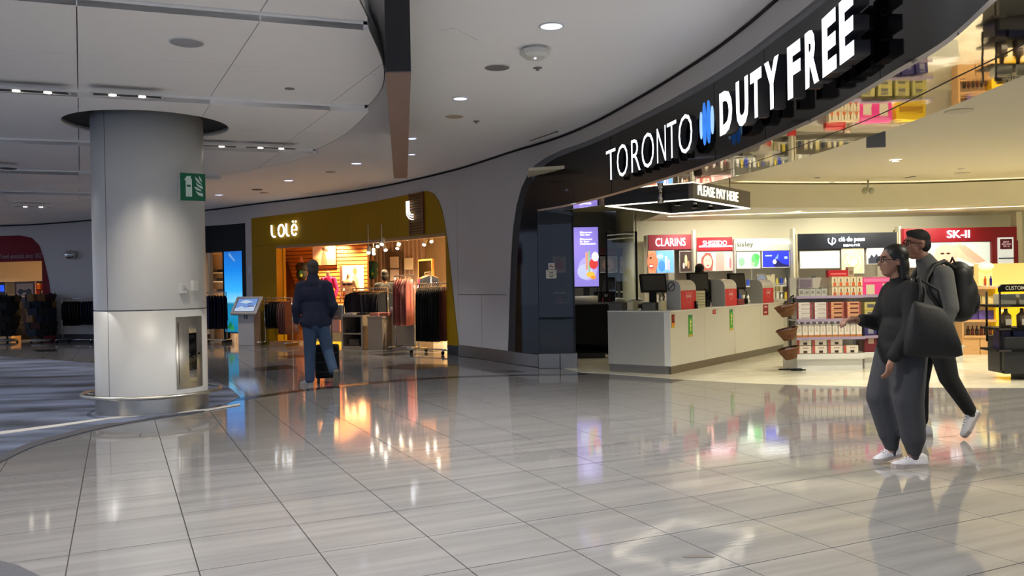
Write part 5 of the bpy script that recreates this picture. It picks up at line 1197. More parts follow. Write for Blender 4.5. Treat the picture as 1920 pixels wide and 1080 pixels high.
# ---- brand wall
FACE = (.85, .58, .45)
def face(cx, cy, s, skin=FACE, hair=(.25, .15, .1)):
    return [('e', cx, cy+.1*s, .30*s, .48*s, hair), ('e', cx, cy, .22*s, .36*s, skin), ('e', cx-.08*s, cy+.07*s, .035*s, .03*s, (.2, .12, .1)), ('e', cx+.08*s, cy+.07*s, .035*s, .03*s, (.2, .12, .1)), ('e', cx, cy-.16*s, .07*s, .03*s, (.75, .2, .2)), ('e', cx, cy-.03*s, .03*s, .06*s, (.75, .48, .38))]
def unit(name, px0, px1, Y, py_top, py_hdr, hdr_c, lab, frame_c, posters, sign=None, shelf_z=(.95, 1.25), goods=None, base_c=(.82, .80, .74), rz=0.0):
    pc_ = (px0+px1)/2; w_ = DX(px1, Y)-DX(px0, Y); t = thing(name, lab, 'display unit', (DX(pc_, Y), Y, 0), rz)
    zt, zh = zz(pc_, py_top, Y), zz(pc_, py_hdr, Y)
    L = lambda px: (px-pc_)/F*Y
    MB().box(-w_/2, .35, 0, w_/2, .40, zt).done('back_panel', pm(base_c), t)
    for sx in (-1, 1): MB().box(sx*w_/2-(.03 if sx > 0 else 0), -.0, 0, sx*w_/2+(.03 if sx < 0 else 0), .35, zt).done('side_panel', pm(frame_c), t)
    MB().box(-w_/2+.03, -.02, zh, w_/2-.03, .35, zt).done('header', pm(hdr_c), t)
    MB().box(-w_/2+.03, -.04, 0, w_/2-.03, .35, .80).done('base_cabinet', pm(base_c), t); MB().box(-.004, -.046, .05, .004, -.04, .76).done('door_joint', M_grey, t)
    for z in shelf_z: MB().box(-w_/2+.03, 0, z, w_/2-.03, .35, z+.025).done('shelf', M_white, t)
    for (a, c, y1, y0, shp, em, nm) in posters:
        za, zb2 = zz(pc_, y1, Y), zz(pc_, y0, Y)
        MB().box(L(a)-.015, .0, zb2-.015, L(c)+.015, .06, za+.015).done('poster_frame', M_white, t)
        decal(t, nm, L(a), zb2, L(c), za, -.002, shp, emit=em)
    if sign: sign(t, L, Y, zt, zh)
    if goods:
        random.seed(hash(name) % 97 if False else len(lab))
        cols_, n, labg, grp = goods
        for z in shelf_z:
            for i in range(n):
                x = -w_/2+.08+(w_-.16)*(i+.5)/n; hgt = random.uniform(.10, .17); ww = (w_-.16)/n*.62
                b = MB()
                if (i+int(z*10)) % 2: b.lathe([(0, 0), (ww*.42, 0), (ww*.42, hgt*.7), (ww*.2, hgt*.78), (ww*.2, hgt), (0, hgt)], (0, 0, 0), 8)
                else: b.box(-ww/2, -.03, 0, ww/2, .03, hgt)
                o = b.done('cosmetic_pack', pm(cols_[(i*3+int(z*7)) % len(cols_)])); o.location = (t.location.x+x*cos(rz)-.1*sin(rz)*0, t.location.y+.1, z+.026); tag(o, labg, 'cosmetic', grp)
    return t
skinp = lambda c=(.90, .62, .48): c
unit('makeup_unit', 1214, 1302, 17.7, 440, 468, (.66, .22, .28), 'red-headed cosmetics unit lettered CLARINS, leftmost on the bright wall', (.85, .80, .72),
    [(1216, 1230, 470, 511, [('r', 0, 0, 1, 1, (.92, .62, .45)), ('e', .6, .5, .75, .42, (.88, .55, .40)), ('e', .4, .3, .3, .08, (.98, .95, .92)), ('e', .4, .3, .34, .10, (.7, .25, .2)) , ('e', .4, .31, .26, .05, (.98, .96, .94)), ('e', .35, .68, .14, .04, (.15, .1, .08))], .7, 'face_picture'),
     (1232, 1264, 470, 511, [('r', 0, 0, 1, 1, (.45, .68, .95)), ('e', .3, .3, .2, .25, (.3, .55, .9)), ('r', .5, .15, .62, .75, (.92, .94, .98)), ('r', .66, .1, .76, .6, (.80, .70, .85)), ('e', .2, .75, .2, .12, (.65, .82, 1))], 1.0, 'product_picture'),
     (1276, 1298, 472, 510, [('r', 0, 0, 1, 1, (.28, .22, .20)), ('e', .5, .55, .12, .3, (.85, .75, .6)), ('e', .7, .35, .1, .2, (.7, .55, .4)), ('e', .3, .3, .08, .15, (.95, .9, .85))], .5, 'dark_picture')],
    sign=lambda t, L, Y, zt, zh: text(t, 'lettering', 'CLARINS', 0, (zt+zh)/2, DX(1286, Y)-DX(1230, Y), .17, -.021, M_lit, .02, .0),
    goods=([(.95, .9, .85), (.85, .3, .25), (.95, .75, .5)], 9, 'small pack on the CLARINS unit shelves', 'packs on the first red-headed unit'))
unit('makeup_unit', 1305, 1377, 17.7, 445, 470, (.74, .10, .17), 'bright red headed cosmetics unit lettered SHISEIDO, second from left', (.88, .85, .8),
    [(1308, 1375, 473, 507, [('r', 0, 0, 1, 1, (.90, .74, .70)), ('r', .52, 0, .76, 1, (.82, .60, .56)), ('r', .78, 0, 1, 1, (.88, .70, .66)), ('e', .87, .5, .05, .38, (.97, .93, .9)), ('e', .92, .4, .03, .3, (.75, .45, .45))]+[('p', [(.10, 0), (.12, .7), (.25, 1), (.38, .95), (.45, .5), (.42, 0)], (.62, .34, .30)), ('e', .29, .48, .12, .36, (.93, .70, .64)), ('r', .23, .56, .27, .58, (.35, .18, .16)), ('r', .31, .56, .35, .58, (.35, .18, .16)), ('e', .29, .28, .035, .035, (.80, .30, .32))], .8, 'face_picture')],
    sign=lambda t, L, Y, zt, zh: (text(t, 'lettering', 'SHISEIDO', 0, (zt+zh)/2+.02, .5, .10, -.021, M_lit, .02), MB().box(-.33, -.04, (zt+zh)/2-.065, .36, -.02, (zt+zh)/2-.035).done('light_bar', M_lit, t)),
    goods=([(.95, .9, .9), (.75, .2, .25), (.9, .85, .8), (.2, .1, .1)], 8, 'small pack on the SHISEIDO unit shelves', 'packs on the second red-headed unit'))
unit('makeup_unit', 1378, 1487, 17.6, 447, 470, (.78, .80, .78), 'pale grey cosmetics unit lettered sisley with green and blue pictures', (.72, .73, .72),
    [(1383, 1425, 473, 502, [('r', 0, 0, 1, 1, (.86, .95, .88)), ('e', .8, .5, .18, .45, (.35, .75, .40)), ('e', .2, .4, .14, .3, (.50, .82, .55)), ('e', .5, .4, .06, .3, (.95, .98, .96)), ('e', .9, .7, .1, .2, (.25, .65, .30)), ('e', .7, .25, .1, .15, (.55, .85, .55))], 1.0, 'leaf_picture'),
     (1431, 1480, 471, 501, [('r', 0, 0, 1, 1, (.12, .18, .78)), ('p', [(.4, .1), (.52, .5), (.75, .2), (1, .1), (1, 0), (.5, 0)], (.06, .07, .3)), ('e', .45, .33, .07, .14, (.95, .97, 1)), ('r', .1, .68, .35, .75, (.7, .8, 1)), ('p', [(.45, .5), (.6, .85), (.58, .5)], (.4, .55, 1)), ('r', .82, .5, .94, .65, (.6, .7, 1))], 1.0, 'blue_picture')],
    sign=lambda t, L, Y, zt, zh: (text(t, 'lettering', 'sisley', L(1398), (zt+zh)/2, .34, .13, -.021, pm((.35, .36, .36)), .01), MB().box(L(1420), -.04, (zt+zh)/2+.01, L(1482), -.02, (zt+zh)/2+.06).done('light_bar', M_lit, t)),
    goods=([(.95, .95, .93), (.9, .88, .8), (.2, .3, .75), (.9, .8, .3)], 12, 'small pack on the sisley unit shelves', 'packs on the pale grey unit'))
def cdp(t, L, Y, zt, zh):
    zc = (zt+zh)/2
    b = MB(); b.tube([(L(1560)-.06, -.03, zc+.055)]+[(L(1560)+.075*cos(R(a)), -.03, zc+.01+.075*sin(R(a))) for a in range(140, 400, 20)]+[(L(1560)+.02, -.03, zc+.07), (L(1560), -.03, zc-.09)], .011, 6); b.done('heart_emblem', M_lit, t)
    text(t, 'lettering', 'cl\u00e9 de peau', L(1597), zc+.02, DX(1621, Y)-DX(1573, Y), .12, -.021, M_lit, .02, .004); text(t, 'lettering', 'BEAUT\u00c9', L(1597), zc-.09, DX(1612, Y)-DX(1582, Y), .055, -.021, M_lit, .02)
def ringlogo(t):
    pass
u4 = unit('makeup_unit', 1494, 1685, 17.4, 437, 466, (.06, .09, .15), 'navy-headed cosmetics unit with cle de peau beaute lettering, behind the gondola', (.80, .76, .64),
    [(1502, 1574, 471, 501, [('r', 0, 0, 1, 1, (.97, .96, 1))], 1.6, 'white_lightbox'),
     (1580, 1620, 465, 512, [('r', 0, 0, 1, 1, (.86, .80, .60)), ('e', .5, .42, .36, .34, (.98, .94, .75)), ('e', .5, .42, .31, .29, (.82, .76, .58)), ('p', [(.2, .85), (.5, .95), (.8, .8), (.5, .88)], (.95, .90, .7)), ('p', [(.0, .75), (.3, .9), (.6, .7), (.3, .8)], (.95, .92, .75))], .8, 'gold_emblem_panel'),
     (1627, 1658, 466, 495, [('r', 0, 0, 1, 1, (.93, .93, .93)), ('r', .05, 0, .95, .35, (.2, .22, .27)), ('p', [(.1, .3), (.25, .6), (.4, .4), (.55, .65), (.7, .4), (.9, .6), (.95, .3)], (.2, .22, .27))], .8, 'castle_picture')],
    sign=cdp, goods=([(.95, .93, .85), (.85, .8, .65), (.2, .22, .3), (.9, .85, .6)], 16, 'small pack on the navy-headed unit shelves', 'packs on the navy-headed unit'))
Yu = 17.4; pcu = (1494+1687)/2
b = MB(); cx = (1600-pcu)/F*Yu; cz = zz(pcu, 490, Yu); b.tube([(cx-.07, -.02, cz+.04)]+[(cx+.075*cos(R(a)), -.02, cz+.075*sin(R(a))) for a in range(140, 400, 20)]+[(cx+.02, -.02, cz+.06), (cx, -.02, cz-.1)], .012, 6); b.done('heart_emblem', M_lit, u4)
def sk(t, L, Y, zt, zh):
    text(t, 'lettering', 'SK-II', L(1796), zt-.13, DX(1817, Y)-DX(1775, Y), .16, -.041, M_lit, .02, .006)
    MB().box(L(1858), -.06, .8, L(1907), 0, zh).done('red_column', pm((.55, .05, .12)), t)
    MB().box(L(1868), -.10, 1.0, L(1896), -.06, zz(1800, 447, Y)).done('lit_niche', pm((.88, .90, .88), .6), t)
    MB().box(L(1871), -.11, zz(1800, 469, Y), L(1893), -.10, zz(1800, 450, Y)).done('niche_header', pm((.42, .04, .14)), t)
    for i, s_ in enumerate(('BEST', 'SELLERS', 'SK-II')): text(t, 'lettering', s_, L(1882), zz(1800, 455.5+i*4, Y), .12 if i != 1 else .19, .034, -.111, pm((.95, .8, .85), .5), .002)
    MB().box(L(1868), -.13, zz(1800, 487, Y), L(1896), -.10, zz(1800, 485, Y)).done('niche_shelf', M_dark, t)
u5 = unit('makeup_unit', 1692, 1908, 17.3, 427, 453, (.58, .03, .12), 'crimson cosmetics unit lettered SK-II behind the walking couple', (.55, .05, .12),
    [(1700, 1857, 455, 499, [('r', 0, 0, 1, 1, (.80, .84, .80)), ('r', 0, 0, 1, .1, (.9, .93, .9)), ('p', [(.55, .9), (.65, .98), (.75, .5), (.9, .15), (.8, .08), (.6, .4)], (.92, .72, .60)), ('p', [(.62, .85), (.70, .9), (.95, .2), (.85, .1), (.7, .5)], (.88, .66, .55)), ('e', .47, .45, .14, .52, (.90, .70, .60)), ('e', .43, .55, .025, .04, (.2, .12, .1)), ('e', .50, .55, .025, .04, (.2, .12, .1)), ('e', .46, .22, .035, .06, (.8, .3, .3))], .9, 'face_picture')],
    sign=sk, goods=([(.95, .93, .9), (.7, .1, .15), (.9, .88, .85)], 16, 'small pack on the crimson unit shelves', 'packs on the crimson unit'))
for px, lab in ((1303.5, 'slim pale post between the first two red-headed units'), (1490.5, 'slim pale post left of the navy-headed unit'), (1689, 'slim pale post left of the crimson unit'), (1913, 'cream pillar right of the crimson unit')):
    Y = 17.45; w_ = .045 if px < 1900 else .12; t = thing('pillar', lab, 'pillar', (DX(px, Y-.1), Y-.1, 0), 0); MB().box(-w_/2, 0, 0, w_/2, .2, 2.44 if px < 1900 else 2.7).done('shaft', M_cream, t); MB().box(-w_/2-.01, -.01, 0, w_/2+.01, .21, .12).done('foot', M_steel, t)
# dim displays of the left rear part
for i, (a, c, hc, lab, sh2) in enumerate(((1034, 1064, (.40, .05, .12), 'dim maroon display seen through the smoked pane of the pier', [('r', 0, 0, 1, 1, (.55, .5, .45)), ('e', .5, .5, .3, .4, (.6, .2, .2))]), (1122, 1160, (.35, .07, .14), 'dim display with a maroon header and face picture behind the glass', [('r', 0, 0, 1, 1, (.3, .28, .28)), ('e', .5, .5, .35, .42, (.45, .36, .33)), ('e', .45, .4, .08, .08, (.2, .1, .1))]),
        (1161, 1188, (.30, .06, .13), 'dim display with a smiling face picture between the glass posts', [('r', 0, 0, 1, 1, (.35, .33, .33)), ('e', .5, .55, .4, .4, (.55, .42, .38)), ('e', .5, .35, .12, .05, (.8, .8, .8))]),
        (1190, 1212, (.05, .05, .08), 'dim display with a black and white print at the wall edge', [('r', 0, 0, 1, 1, (.7, .75, .8)), ('e', .3, .6, .12, .25, (.1, .1, .12)), ('e', .6, .4, .2, .12, (.1, .1, .12))]))):
    unit('dim_display_unit', a, c, 20.4, 464, 478, hc, lab, (.25, .25, .26), [(a+3, c-3, 482, 510, sh2, .35, 'picture')], shelf_z=(.9, 1.15), base_c=(.2, .2, .2), goods=([(.6, .2, .2), (.5, .5, .5), (.2, .2, .25)], 4, 'small pack on a dim shelf behind the glass', 'packs on the dim rear shelves'))
# purple screen
Yp = 16.6; t = thing('advert_screen', 'tall violet advertising screen with drinks picture beside the black pier', 'screen', (DX(1100, Yp), Yp, 0), 0)
x0 = DX(1072, Yp)-DX(1100, Yp); x1 = DX(1123, Yp)-DX(1100, Yp); z1, z0 = zz(1105, 426, Yp), zz(1105, 537, Yp)
MB().box(x0-.02, 0, z0-.03, x1+.03, .08, z1+.03).done('frame', M_dark, t); MB().box(-.06, .02, 0, .06, .08, z0-.03).done('post', M_dark, t); MB().box(-.25, -.15, 0, .25, .25, .02).done('foot', M_dark, t)
decal(t, 'picture', x0, z0, x1, z1, -.002, [('r', 0, 0, 1, 1, (.58, .52, .88)), ('e', .6, .3, .35, .2, (.70, .66, .95)), ('e', .5, .25, .28, .13, (.75, .78, .98)), ('r', .52, .28, .62, .58, (.85, .62, .55)), ('r', .63, .24, .69, .60, (.55, .75, .55)), ('e', .82, .38, .16, .09, (.85, .25, .25)), ('e', .70, .20, .16, .05, (.92, .75, .3)), ('e', .88, .5, .13, .08, (.92, .92, .95)), ('e', .8, .15, .1, .03, (.95, .6, .2))], emit=.9)
for i, (s_, wq) in enumerate((('Discover', .24), ('the bar', .20), ('', 0), ('Discover', .24), ('le bar', .18), ('maintenant', .30))):
    if s_: text(t, 'lettering', s_, x0+.20+wq/2-.02, z1-.10-i*.045, wq, .032, -.018, M_lit, .002, .004)
# black desk with roll, basket
Yd = 15.6; t = thing('service_desk', 'glossy black service desk beside the pier', 'desk', (DX(1110, Yd), Yd, 0), R(8)); w0, w1 = -.55, DX(1137, Yd)-DX(1110, Yd)
MB().box(w0, 0, .1, w1, .7, 1.0).done('body', M_black_gloss, t); MB().box(w0-.02, -.02, 1.0, w1+.12, .75, 1.03).done('desktop', pm((.45, .45, .43)), t); MB().box(w0+.03, .03, 0, w1-.03, .65, .1).done('plinth', M_dark, t)
desk = t
def dk(x, y, z=1.031): return Matrix.Translation(desk.location) @ Matrix.Rotation(desk.rotation_euler[2], 4, 'Z') @ V((x, y, z))
t = thing('paper_roll', 'white wrapping paper roll lying on the black desk', 'paper roll', dk(-.12, .1), R(8)); MB().cyl((-.2, 0, .065), (.24, 0, .065), .06, n=20).done('roll', pm((.85, .85, .82)), t); b = MB(); b.cyl((-.25, 0, .065), (-.2, 0, .065), .02, n=12); b.cyl((.24, 0, .065), (.28, 0, .065), .02, n=12); b.done('spindle', M_dark, t)
t = thing('shopping_basket', 'black slatted shopping basket on the counter behind the paper roll', 'basket', D(1134, 566, 15.9), R(5)); t.location.z = 1.031+.0
b = MB(); b.box(-.16, -.11, 0, .16, .11, .012); b.box(-.19, -.135, .17, .19, -.12, .195); b.box(-.19, .12, .17, .19, .135, .195); b.box(-.19, -.12, .17, -.175, .12, .195); b.box(.175, -.12, .17, .19, .12, .195); b.done('rim_and_floor', M_black, t)
for i in range(9): 
    for sy in (-1, 1): b = MB(); x = -.15+i*.0375; b.cbox((x*1.08, sy*.12, .092), (.012, .008, .16)); b.done('basket_bar', M_black, t)
for i in range(6):
    for sx in (-1, 1): b = MB(); b.cbox((sx*.175, -.1+i*.04, .092), (.008, .012, .16)); b.done('basket_bar', M_black, t)
MB().box(-.03, -.128, .1, .03, -.124, .15).done('basket_label', pm((.6, .6, .6)), t)
# rear shelf counter between the desk and the cash desk, with crumpled paper
t = thing('rear_worktop', 'pale narrow worktop with papers behind the black desk', 'worktop', (DX(1172, 16.5), 16.5, 0), R(0)); MB().box(-.5, 0, .96, .55, .45, 1.0).done('top', pm((.72, .72, .66)), t); MB().box(-.45, .05, 0, .5, .4, .96).done('body', M_dark, t)
for x, lab in ((-.1, 'crumpled pale paper on the rear worktop, left heap'), (.25, 'crumpled pale paper on the rear worktop, right heap')):
    random.seed(int(x*100)+50); b = MB(); b.ell((0, 0, .035), (.14, .1, .035), 6)
    for v in b.bm.verts: v.co += V((random.uniform(-.02, .02), random.uniform(-.02, .02), random.uniform(-.0, .03)))
    o = b.done('crumpled_paper', pm((.88, .88, .86))); o.location = (t.location.x+x, t.location.y+.15, 1.0); tag(o, lab, 'paper')
# glass screens with black posts
for a, c, lab in ((1138, 1194, 'tall clear glass screen framed by two black posts behind the counter'),):
    Yg = 16.4; t = thing('glass_screen', lab, 'glass screen', (DX(a, Yg), Yg, 0), 0); w_ = DX(c, Yg)-DX(a, Yg)
    z1 = zz(1150, 435, Yg)
    for x in (0, w_): MB().box(x-.02, -.02, 0, x+.02, .02, z1).done('post', M_black, t)
    MB().box(.02, -.01, z1-.015, w_-.02, .01, z1).done('top_rail', M_dark, t); MB().box(.02, -.004, 1.0, w_-.02, .004, z1-.015).done('glass_pane', M_glass, t)
# ---- gondola of confectionery
Yg = 12.75; gx0 = DX(1492, Yg); gw = DX(1619, Yg)-gx0
def gondola(x0, w_, Y, lab, zs, ztop):
    t = thing('gondola_unit', lab, 'display shelves', (x0, Y, 0), R(-1))
    MB().box(.02, .05, 0, w_-.02, .78, .18).done('plinth', M_white, t); MB().box(0, 0, .18, w_, .8, .26).done('base_shelf', M_white, t, bevel=.004)
    MB().box(.0, .38, .26, w_, .42, ztop).done('back_panel', pm((.78, .76, .70)), t)
    for z in zs:
        MB().box(0, 0, z-.02, w_, .38, z).done('shelf', M_white, t); MB().box(0, -.012, z-.03, w_, 0, z+.012).done('price_strip', pm((.62, .56, .66)), t)
    for x in (0, w_-.02): MB().box(x, .36, .26, x+.02, .44, ztop).done('upright', M_steel, t)
    return t
zs = [zz(1555, 633, Yg), zz(1555, 599, Yg), zz(1555, 555.5, Yg)]
gt = zz(1555, 521, Yg)+.01
ga_ = gondola(gx0, gw, Yg, 'white confectionery gondola with four stocked levels beside the wicker baskets', zs, gt)
gb_ = gondola(gx0+gw+.06, 1.1, Yg+.15, 'second gondola bay with a pink display, half hidden by the couple', zs, gt)
def pack(g, x, y, z, w_, d_, h_, cols_, lab, grp, marks=()):
    b = MB(); b.box(-w_/2, 0, 0, w_/2, d_, h_); b.mi = 0
    ms = [pm(cols_[0])]
    for k, (u0, v0, u1, v1, c) in enumerate(marks):
        b.mi = k+1; ms.append(pm(c)); b.quad((-w_/2+u0*w_, -.0012-.0005*k, v0*h_), (-w_/2+u1*w_, -.0012-.0005*k, v0*h_), (-w_/2+u1*w_, -.0012-.0005*k, v1*h_), (-w_/2+u0*w_, -.0012-.0005*k, v1*h_))
    M = Matrix.Translation(g.location) @ Matrix.Rotation(g.rotation_euler[2], 4, 'Z')
    o = b.done('product_carton', ms, None, recalc=False); o.location = M @ V((x, y, z+.001)); o.rotation_euler = g.rotation_euler; tag(o, lab, 'product', grp); return o
RB = (.55, .22, .16)
for i in range(4):      # lowest level: white cartons with berries
    for k in range(2 if i < 3 else 1):
        pack(ga_, .10+i*.235+.02, .03, .26+k*.125, .215, .25, .12, [(.86, .82, .76)], 'white carton with a dark round print on the lowest gondola level', 'white cartons on the lowest gondola level', [(.0, .0, .18, 1, (.70, .30, .26)), (.45, .12, .72, .42, (.22, .14, .10)), (.4, .7, .8, .78, (.55, .35, .3)), (0, 0, 1, .06, (.45, .3, .25))])
for i in range(11):     # bottles row
    pack(ga_, .05+i*.09, .03, zs[0], .078, .09, .24, [(.87, .84, .78)], 'slim white carton with an orange foot on the second gondola level', 'slim cartons on the second gondola level', [(0, 0, 1, .17, (.80, .50, .25)), (.25, .35, .75, .7, (.78, .74, .68)), (0, .84, 1, 1, (.45, .42, .5)), (.3, .88, .7, 1, (.9, .9, .9))])
for i in range(4):      # third level: candy bars
    for k in range(4):
        c = [(.85, .82, .80), (.84, .80, .78), (.80, .58, .42), (.82, .60, .44)][i]
        pack(ga_, .13+i*.245, .03, zs[1]+k*.066, .225, .25, .063, [c], ['pale flat box with a silver band on the third gondola level', 'orange striped flat box on the third gondola level'][i // 2], ['pale flat boxes on the gondola', 'orange flat boxes on the gondola'][i // 2], [(.0, 0, .12, 1, (.45, .12, .14)), (.3, .3, .85, .65, ((.70, .68, .66), (.35, .16, .12))[i // 2]), (.88, 0, 1, 1, (.6, .3, .3))])
for i in range(5):      # top level: pale boxes
    pack(ga_, .10+i*.085, .05, zs[2], .08, .12, .13-.01*(i % 2), [(.72, .71, .66)], 'small grey-white box at the left of the gondola top', 'grey-white boxes on the gondola top', [(.2, .3, .8, .7, (.55, .55, .52)), (0, .9, 1, 1, (.4, .4, .4))])
for i in range(5):
    for k in range(2):
        pack(ga_, .60+i*.093, .04, zs[2]+k*.15, .088, .12, .145, [(.84, .78, .64)], 'cream box with a flame print on the gondola top', 'flame print boxes on the gondola top', [(.25, .0, .75, .38, (.80, .38, .18)), (.42, .42, .58, .78, (.25, .2, .15)), (0, .92, 1, 1, (.72, .6, .45))])
pack(ga_, .70, .16, gt-.005, .30, .12, .11, [(.72, .10, .13)], 'red box lying on top of the gondola', None, [(.1, .35, .9, .6, (.85, .4, .4))])
pack(ga_, .90, .18, zs[2]+.296, .09, .1, .14, [(.68, .60, .50)], 'single beige box standing tallest on the gondola', None, [(.2, .2, .8, .6, (.5, .42, .35))])
pack(ga_, .26, .34, zs[2], .22, .03, gt-zs[2]-.005, [(.62, .58, .60)], 'mottled grey card standing on the gondola top', None, [(.1, .1, .9, .9, (.50, .45, .50))])
# second bay
pk = pack(gb_, .28, .12, zs[2], .50, .14, .27, [(.92, .25, .55)], 'bright pink display box on the second gondola bay', None, [(.12, .05, .38, .6, (.85, .80, .68)), (.62, .05, .88, .65, (.85, .80, .68)), (.05, .75, .95, .95, (.95, .5, .7))])
pack(gb_, .82, .12, zs[2], .45, .14, .25, [(.90, .74, .12)], 'yellow display box on the second gondola bay', None, [(.1, .2, .9, .5, (.7, .5, .1))])
for i in range(4):
    for k in range(2):
        pack(gb_, .13+i*.26, .03, zs[1]+k*.125, .21, .2, .12, [(.72, .68, .42)], 'olive cream box on the third level of the second bay', 'olive boxes on the second bay', [(.2, .3, .7, .75, (.35, .33, .35)), (0, 0, 1, .15, (.8, .72, .3))])
for i in range(5): pack(gb_, .11+i*.21, .03, zs[0], .18, .2, .18, [(.22, .20, .42)], 'dark violet box on the second level of the second bay', 'violet boxes on the second bay', [(.3, .2, .75, .7, (.55, .55, .6))])
for i in range(5): pack(gb_, .11+i*.21, .03, .26, .19, .2, .26, [(.42, .10, .14)], 'dark red box on the lowest level of the second bay', 'dark red boxes on the second bay', [(.3, .5, .75, .8, (.7, .6, .5))])
# wicker baskets on a stand
bx_ = thing('basket_stand', 'thin black stand holding three tilted wicker baskets', 'stand', (DX(1475, 12.9), 12.9, 0), 0)
b = MB(); b.tube([(-.18, -.12, .035), (.16, -.12, .035), (.16, .12, .035)], .012, 6); b.tube([(.16, .05, .035), (.12, .05, 1.05), (.10, 0, 1.15), (.05, 0, 1.12)], .012, 6); b.tube([(-.02, -.2, .03), (.2, -.2, .03)], .012, 6); b.tube([(.16, -.2, .03), (.16, .12, .03)], .012, 6); b.done('frame', M_black, bx_)
M_wick = mat('wicker', (.42, .27, .15), rough=.8, var=.5, scale=60, bump=.8)
for i, (px, py, lab) in enumerate(((1474, 580, 'top wicker basket of wrapped sweets'), (1477, 624, 'middle wicker basket of wrapped sweets'), (1480, 660, 'lowest wicker basket of wrapped sweets'))):
    P = D(px, py, 12.75); t = thing('wicker_basket', lab, 'basket', P, 0); T = Matrix.Rotation(R(-14), 4, 'Y')
    n = 28; lv = []
    b = MB(); prof = [(.085, -.105), (.10, -.07), (.12, -.03), (.14, .01), (.155, .05)]
    rows = []
    for r_, z in prof: rows.append([b.bm.verts.new(T @ V((r_*(1.0+(.02 if k % 2 else 0))*cos(2*pi*k/n), r_*(1+(.02 if k % 2 else 0))*sin(2*pi*k/n), z))) for k in range(n)])
    for A, B in zip(rows, rows[1:]):
        for k in range(n): b.bm.faces.new((A[k], A[(k+1) % n], B[(k+1) % n], B[k]))
    b.bm.faces.new(rows[0][::-1]); b.done('bowl', M_wick, t)
    b = MB(); b.tube([T @ V((.157*cos(2*pi*k/24), .157*sin(2*pi*k/24), .055)) for k in range(24)], .012, 6, True); b.done('rim', M_wick, t)
    b = MB(); b.tube([T @ V((.13*cos(2*pi*k/24), .13*sin(2*pi*k/24), -.01)) for k in range(24)], .008, 6, True); b.done('woven_band', M_wick, t)
    random.seed(i+5); b = MB()
    for k in range(26):
        a, rr = random.random()*6.28, random.random()*.11
        b.ell(T @ V((rr*cos(a), rr*sin(a), .03+random.random()*.02)), (.03, .018, .015), 4)
    o = b.done('wrapped_sweets', mat('sweet_wrap_%d' % (i % 2), [(.50, .42, .45), (.40, .32, .36)][i % 2], rough=.3, var=.8, scale=40), t); o['kind'] = 'stuff'
# small lit acrylic display behind the gondola
t = thing('acrylic_display', 'small cream acrylic cosmetics stand lettered sisley beyond the counter', 'display stand', (DX(1453, 16.4), 16.4, 0), CR_*.4)
MB().box(-.22, 0, .957, .22, .28, 1.0).done('pedestal', M_offwhite, t); MB().box(-.2, .25, 1.0, .2, .28, 1.5).done('back', pm((.92, .88, .72), .3), t)
for z in (1.0, 1.15, 1.3): MB().box(-.2, 0, z, .2, .25, z+.015).done('shelf', M_white, t)
text(t, 'lettering', 'sisley', 0, 1.5, .25, .08, .245, pm((.6, .58, .5)), .01)
for i in range(5):
    o = MB().box(-.025, -.02, 0, .025, .02, .1).done('cosmetic_pack', pm([(.95, .92, .8), (.85, .8, .6)][i % 2])); o.location = (t.location.x-.15+i*.075, t.location.y+.1, 1.166); tag(o, 'cream tester on the small acrylic stand', 'cosmetic', 'testers on the acrylic stand')
for i, (px, py, lab) in enumerate(((1489, 529, 'upper red sign card left of the gondola'), (1489, 545, 'lower red sign card left of the gondola'))):
    P = D(px, py, 14.2); t = thing('sign_card', lab, 'sign', P, 0); MB().box(-.075, 0, -.045, .075, .006, .045).done('card', pm((.80, .06, .12)), t); MB().box(-.005, .006, -P.z if i else -.1, .005, .012, .04).done('stem', M_steel, t)
t = thing('round_mirror', 'small round tabletop mirror behind the third till', 'mirror', D(1428, 520, 16.4), 0); t.location.z = zz(1428, 524, 16.4); b = MB(); b.tube([(.10*cos(2*pi*i/24), 0, .10*sin(2*pi*i/24)) for i in range(24)], .012, 6, True); b.done('rim', M_chrome, t); MB().cyl((0, -.004, 0), (0, .004, 0), .095, n=24).done('glass', M_chrome, t); MB().cyl((0, 0, -.1), (0, 0, -t.location.z), .01, n=8).done('stem', M_chrome, t)
# ---- right hand side: curved oak shelves with yellow end, black rack
Yr = 15.0; rx = DX(1806, Yr); rw = DX(1862, Yr)-rx
t = thing('oak_shelf_unit', 'light oak shelf counter stocked with bottles and violet boxes', 'display shelves', (rx, Yr, 0), R(-12))
MB().box(0, .35, 0, rw, .40, 1.20).done('back_panel', pm((.90, .78, .55), .15), t)
for z0, z1 in ((0, .30),): 
    MB().box(0, 0, z0, rw*.48, .35, z1).done('drawer', M_oak, t); MB().box(rw*.5, 0, z0, rw, .35, z1).done('drawer', M_oak, t)
for z in (.32, .60, .88, 1.18): MB().box(0, -.02, z-.02, rw, .36, z+.02).done('shelf', M_oak, t)
MB().box(-.03, 0, 0, 0, .4, 1.2).done('side_panel', M_oak, t); oak = t
def ok_(x, y, z): return Matrix.Translation(oak.location) @ Matrix.Rotation(oak.rotation_euler[2], 4, 'Z') @ V((x, y, z))
for i in range(6):
    b = MB(); b.lathe([(0, 0), (.028, 0), (.028, .10), (.010, .13), (.010, .17), (0, .17)], (0, 0, 0), 10); o = b.done('bottle', pm([(.16, .10, .10), (.35, .14, .12)][i % 2], rough=.15)); o.location = ok_(.09+i*.072, .08, .341); tag(o, 'dark bottle on the lowest open oak shelf', 'bottle', 'dark bottles on the oak shelves')
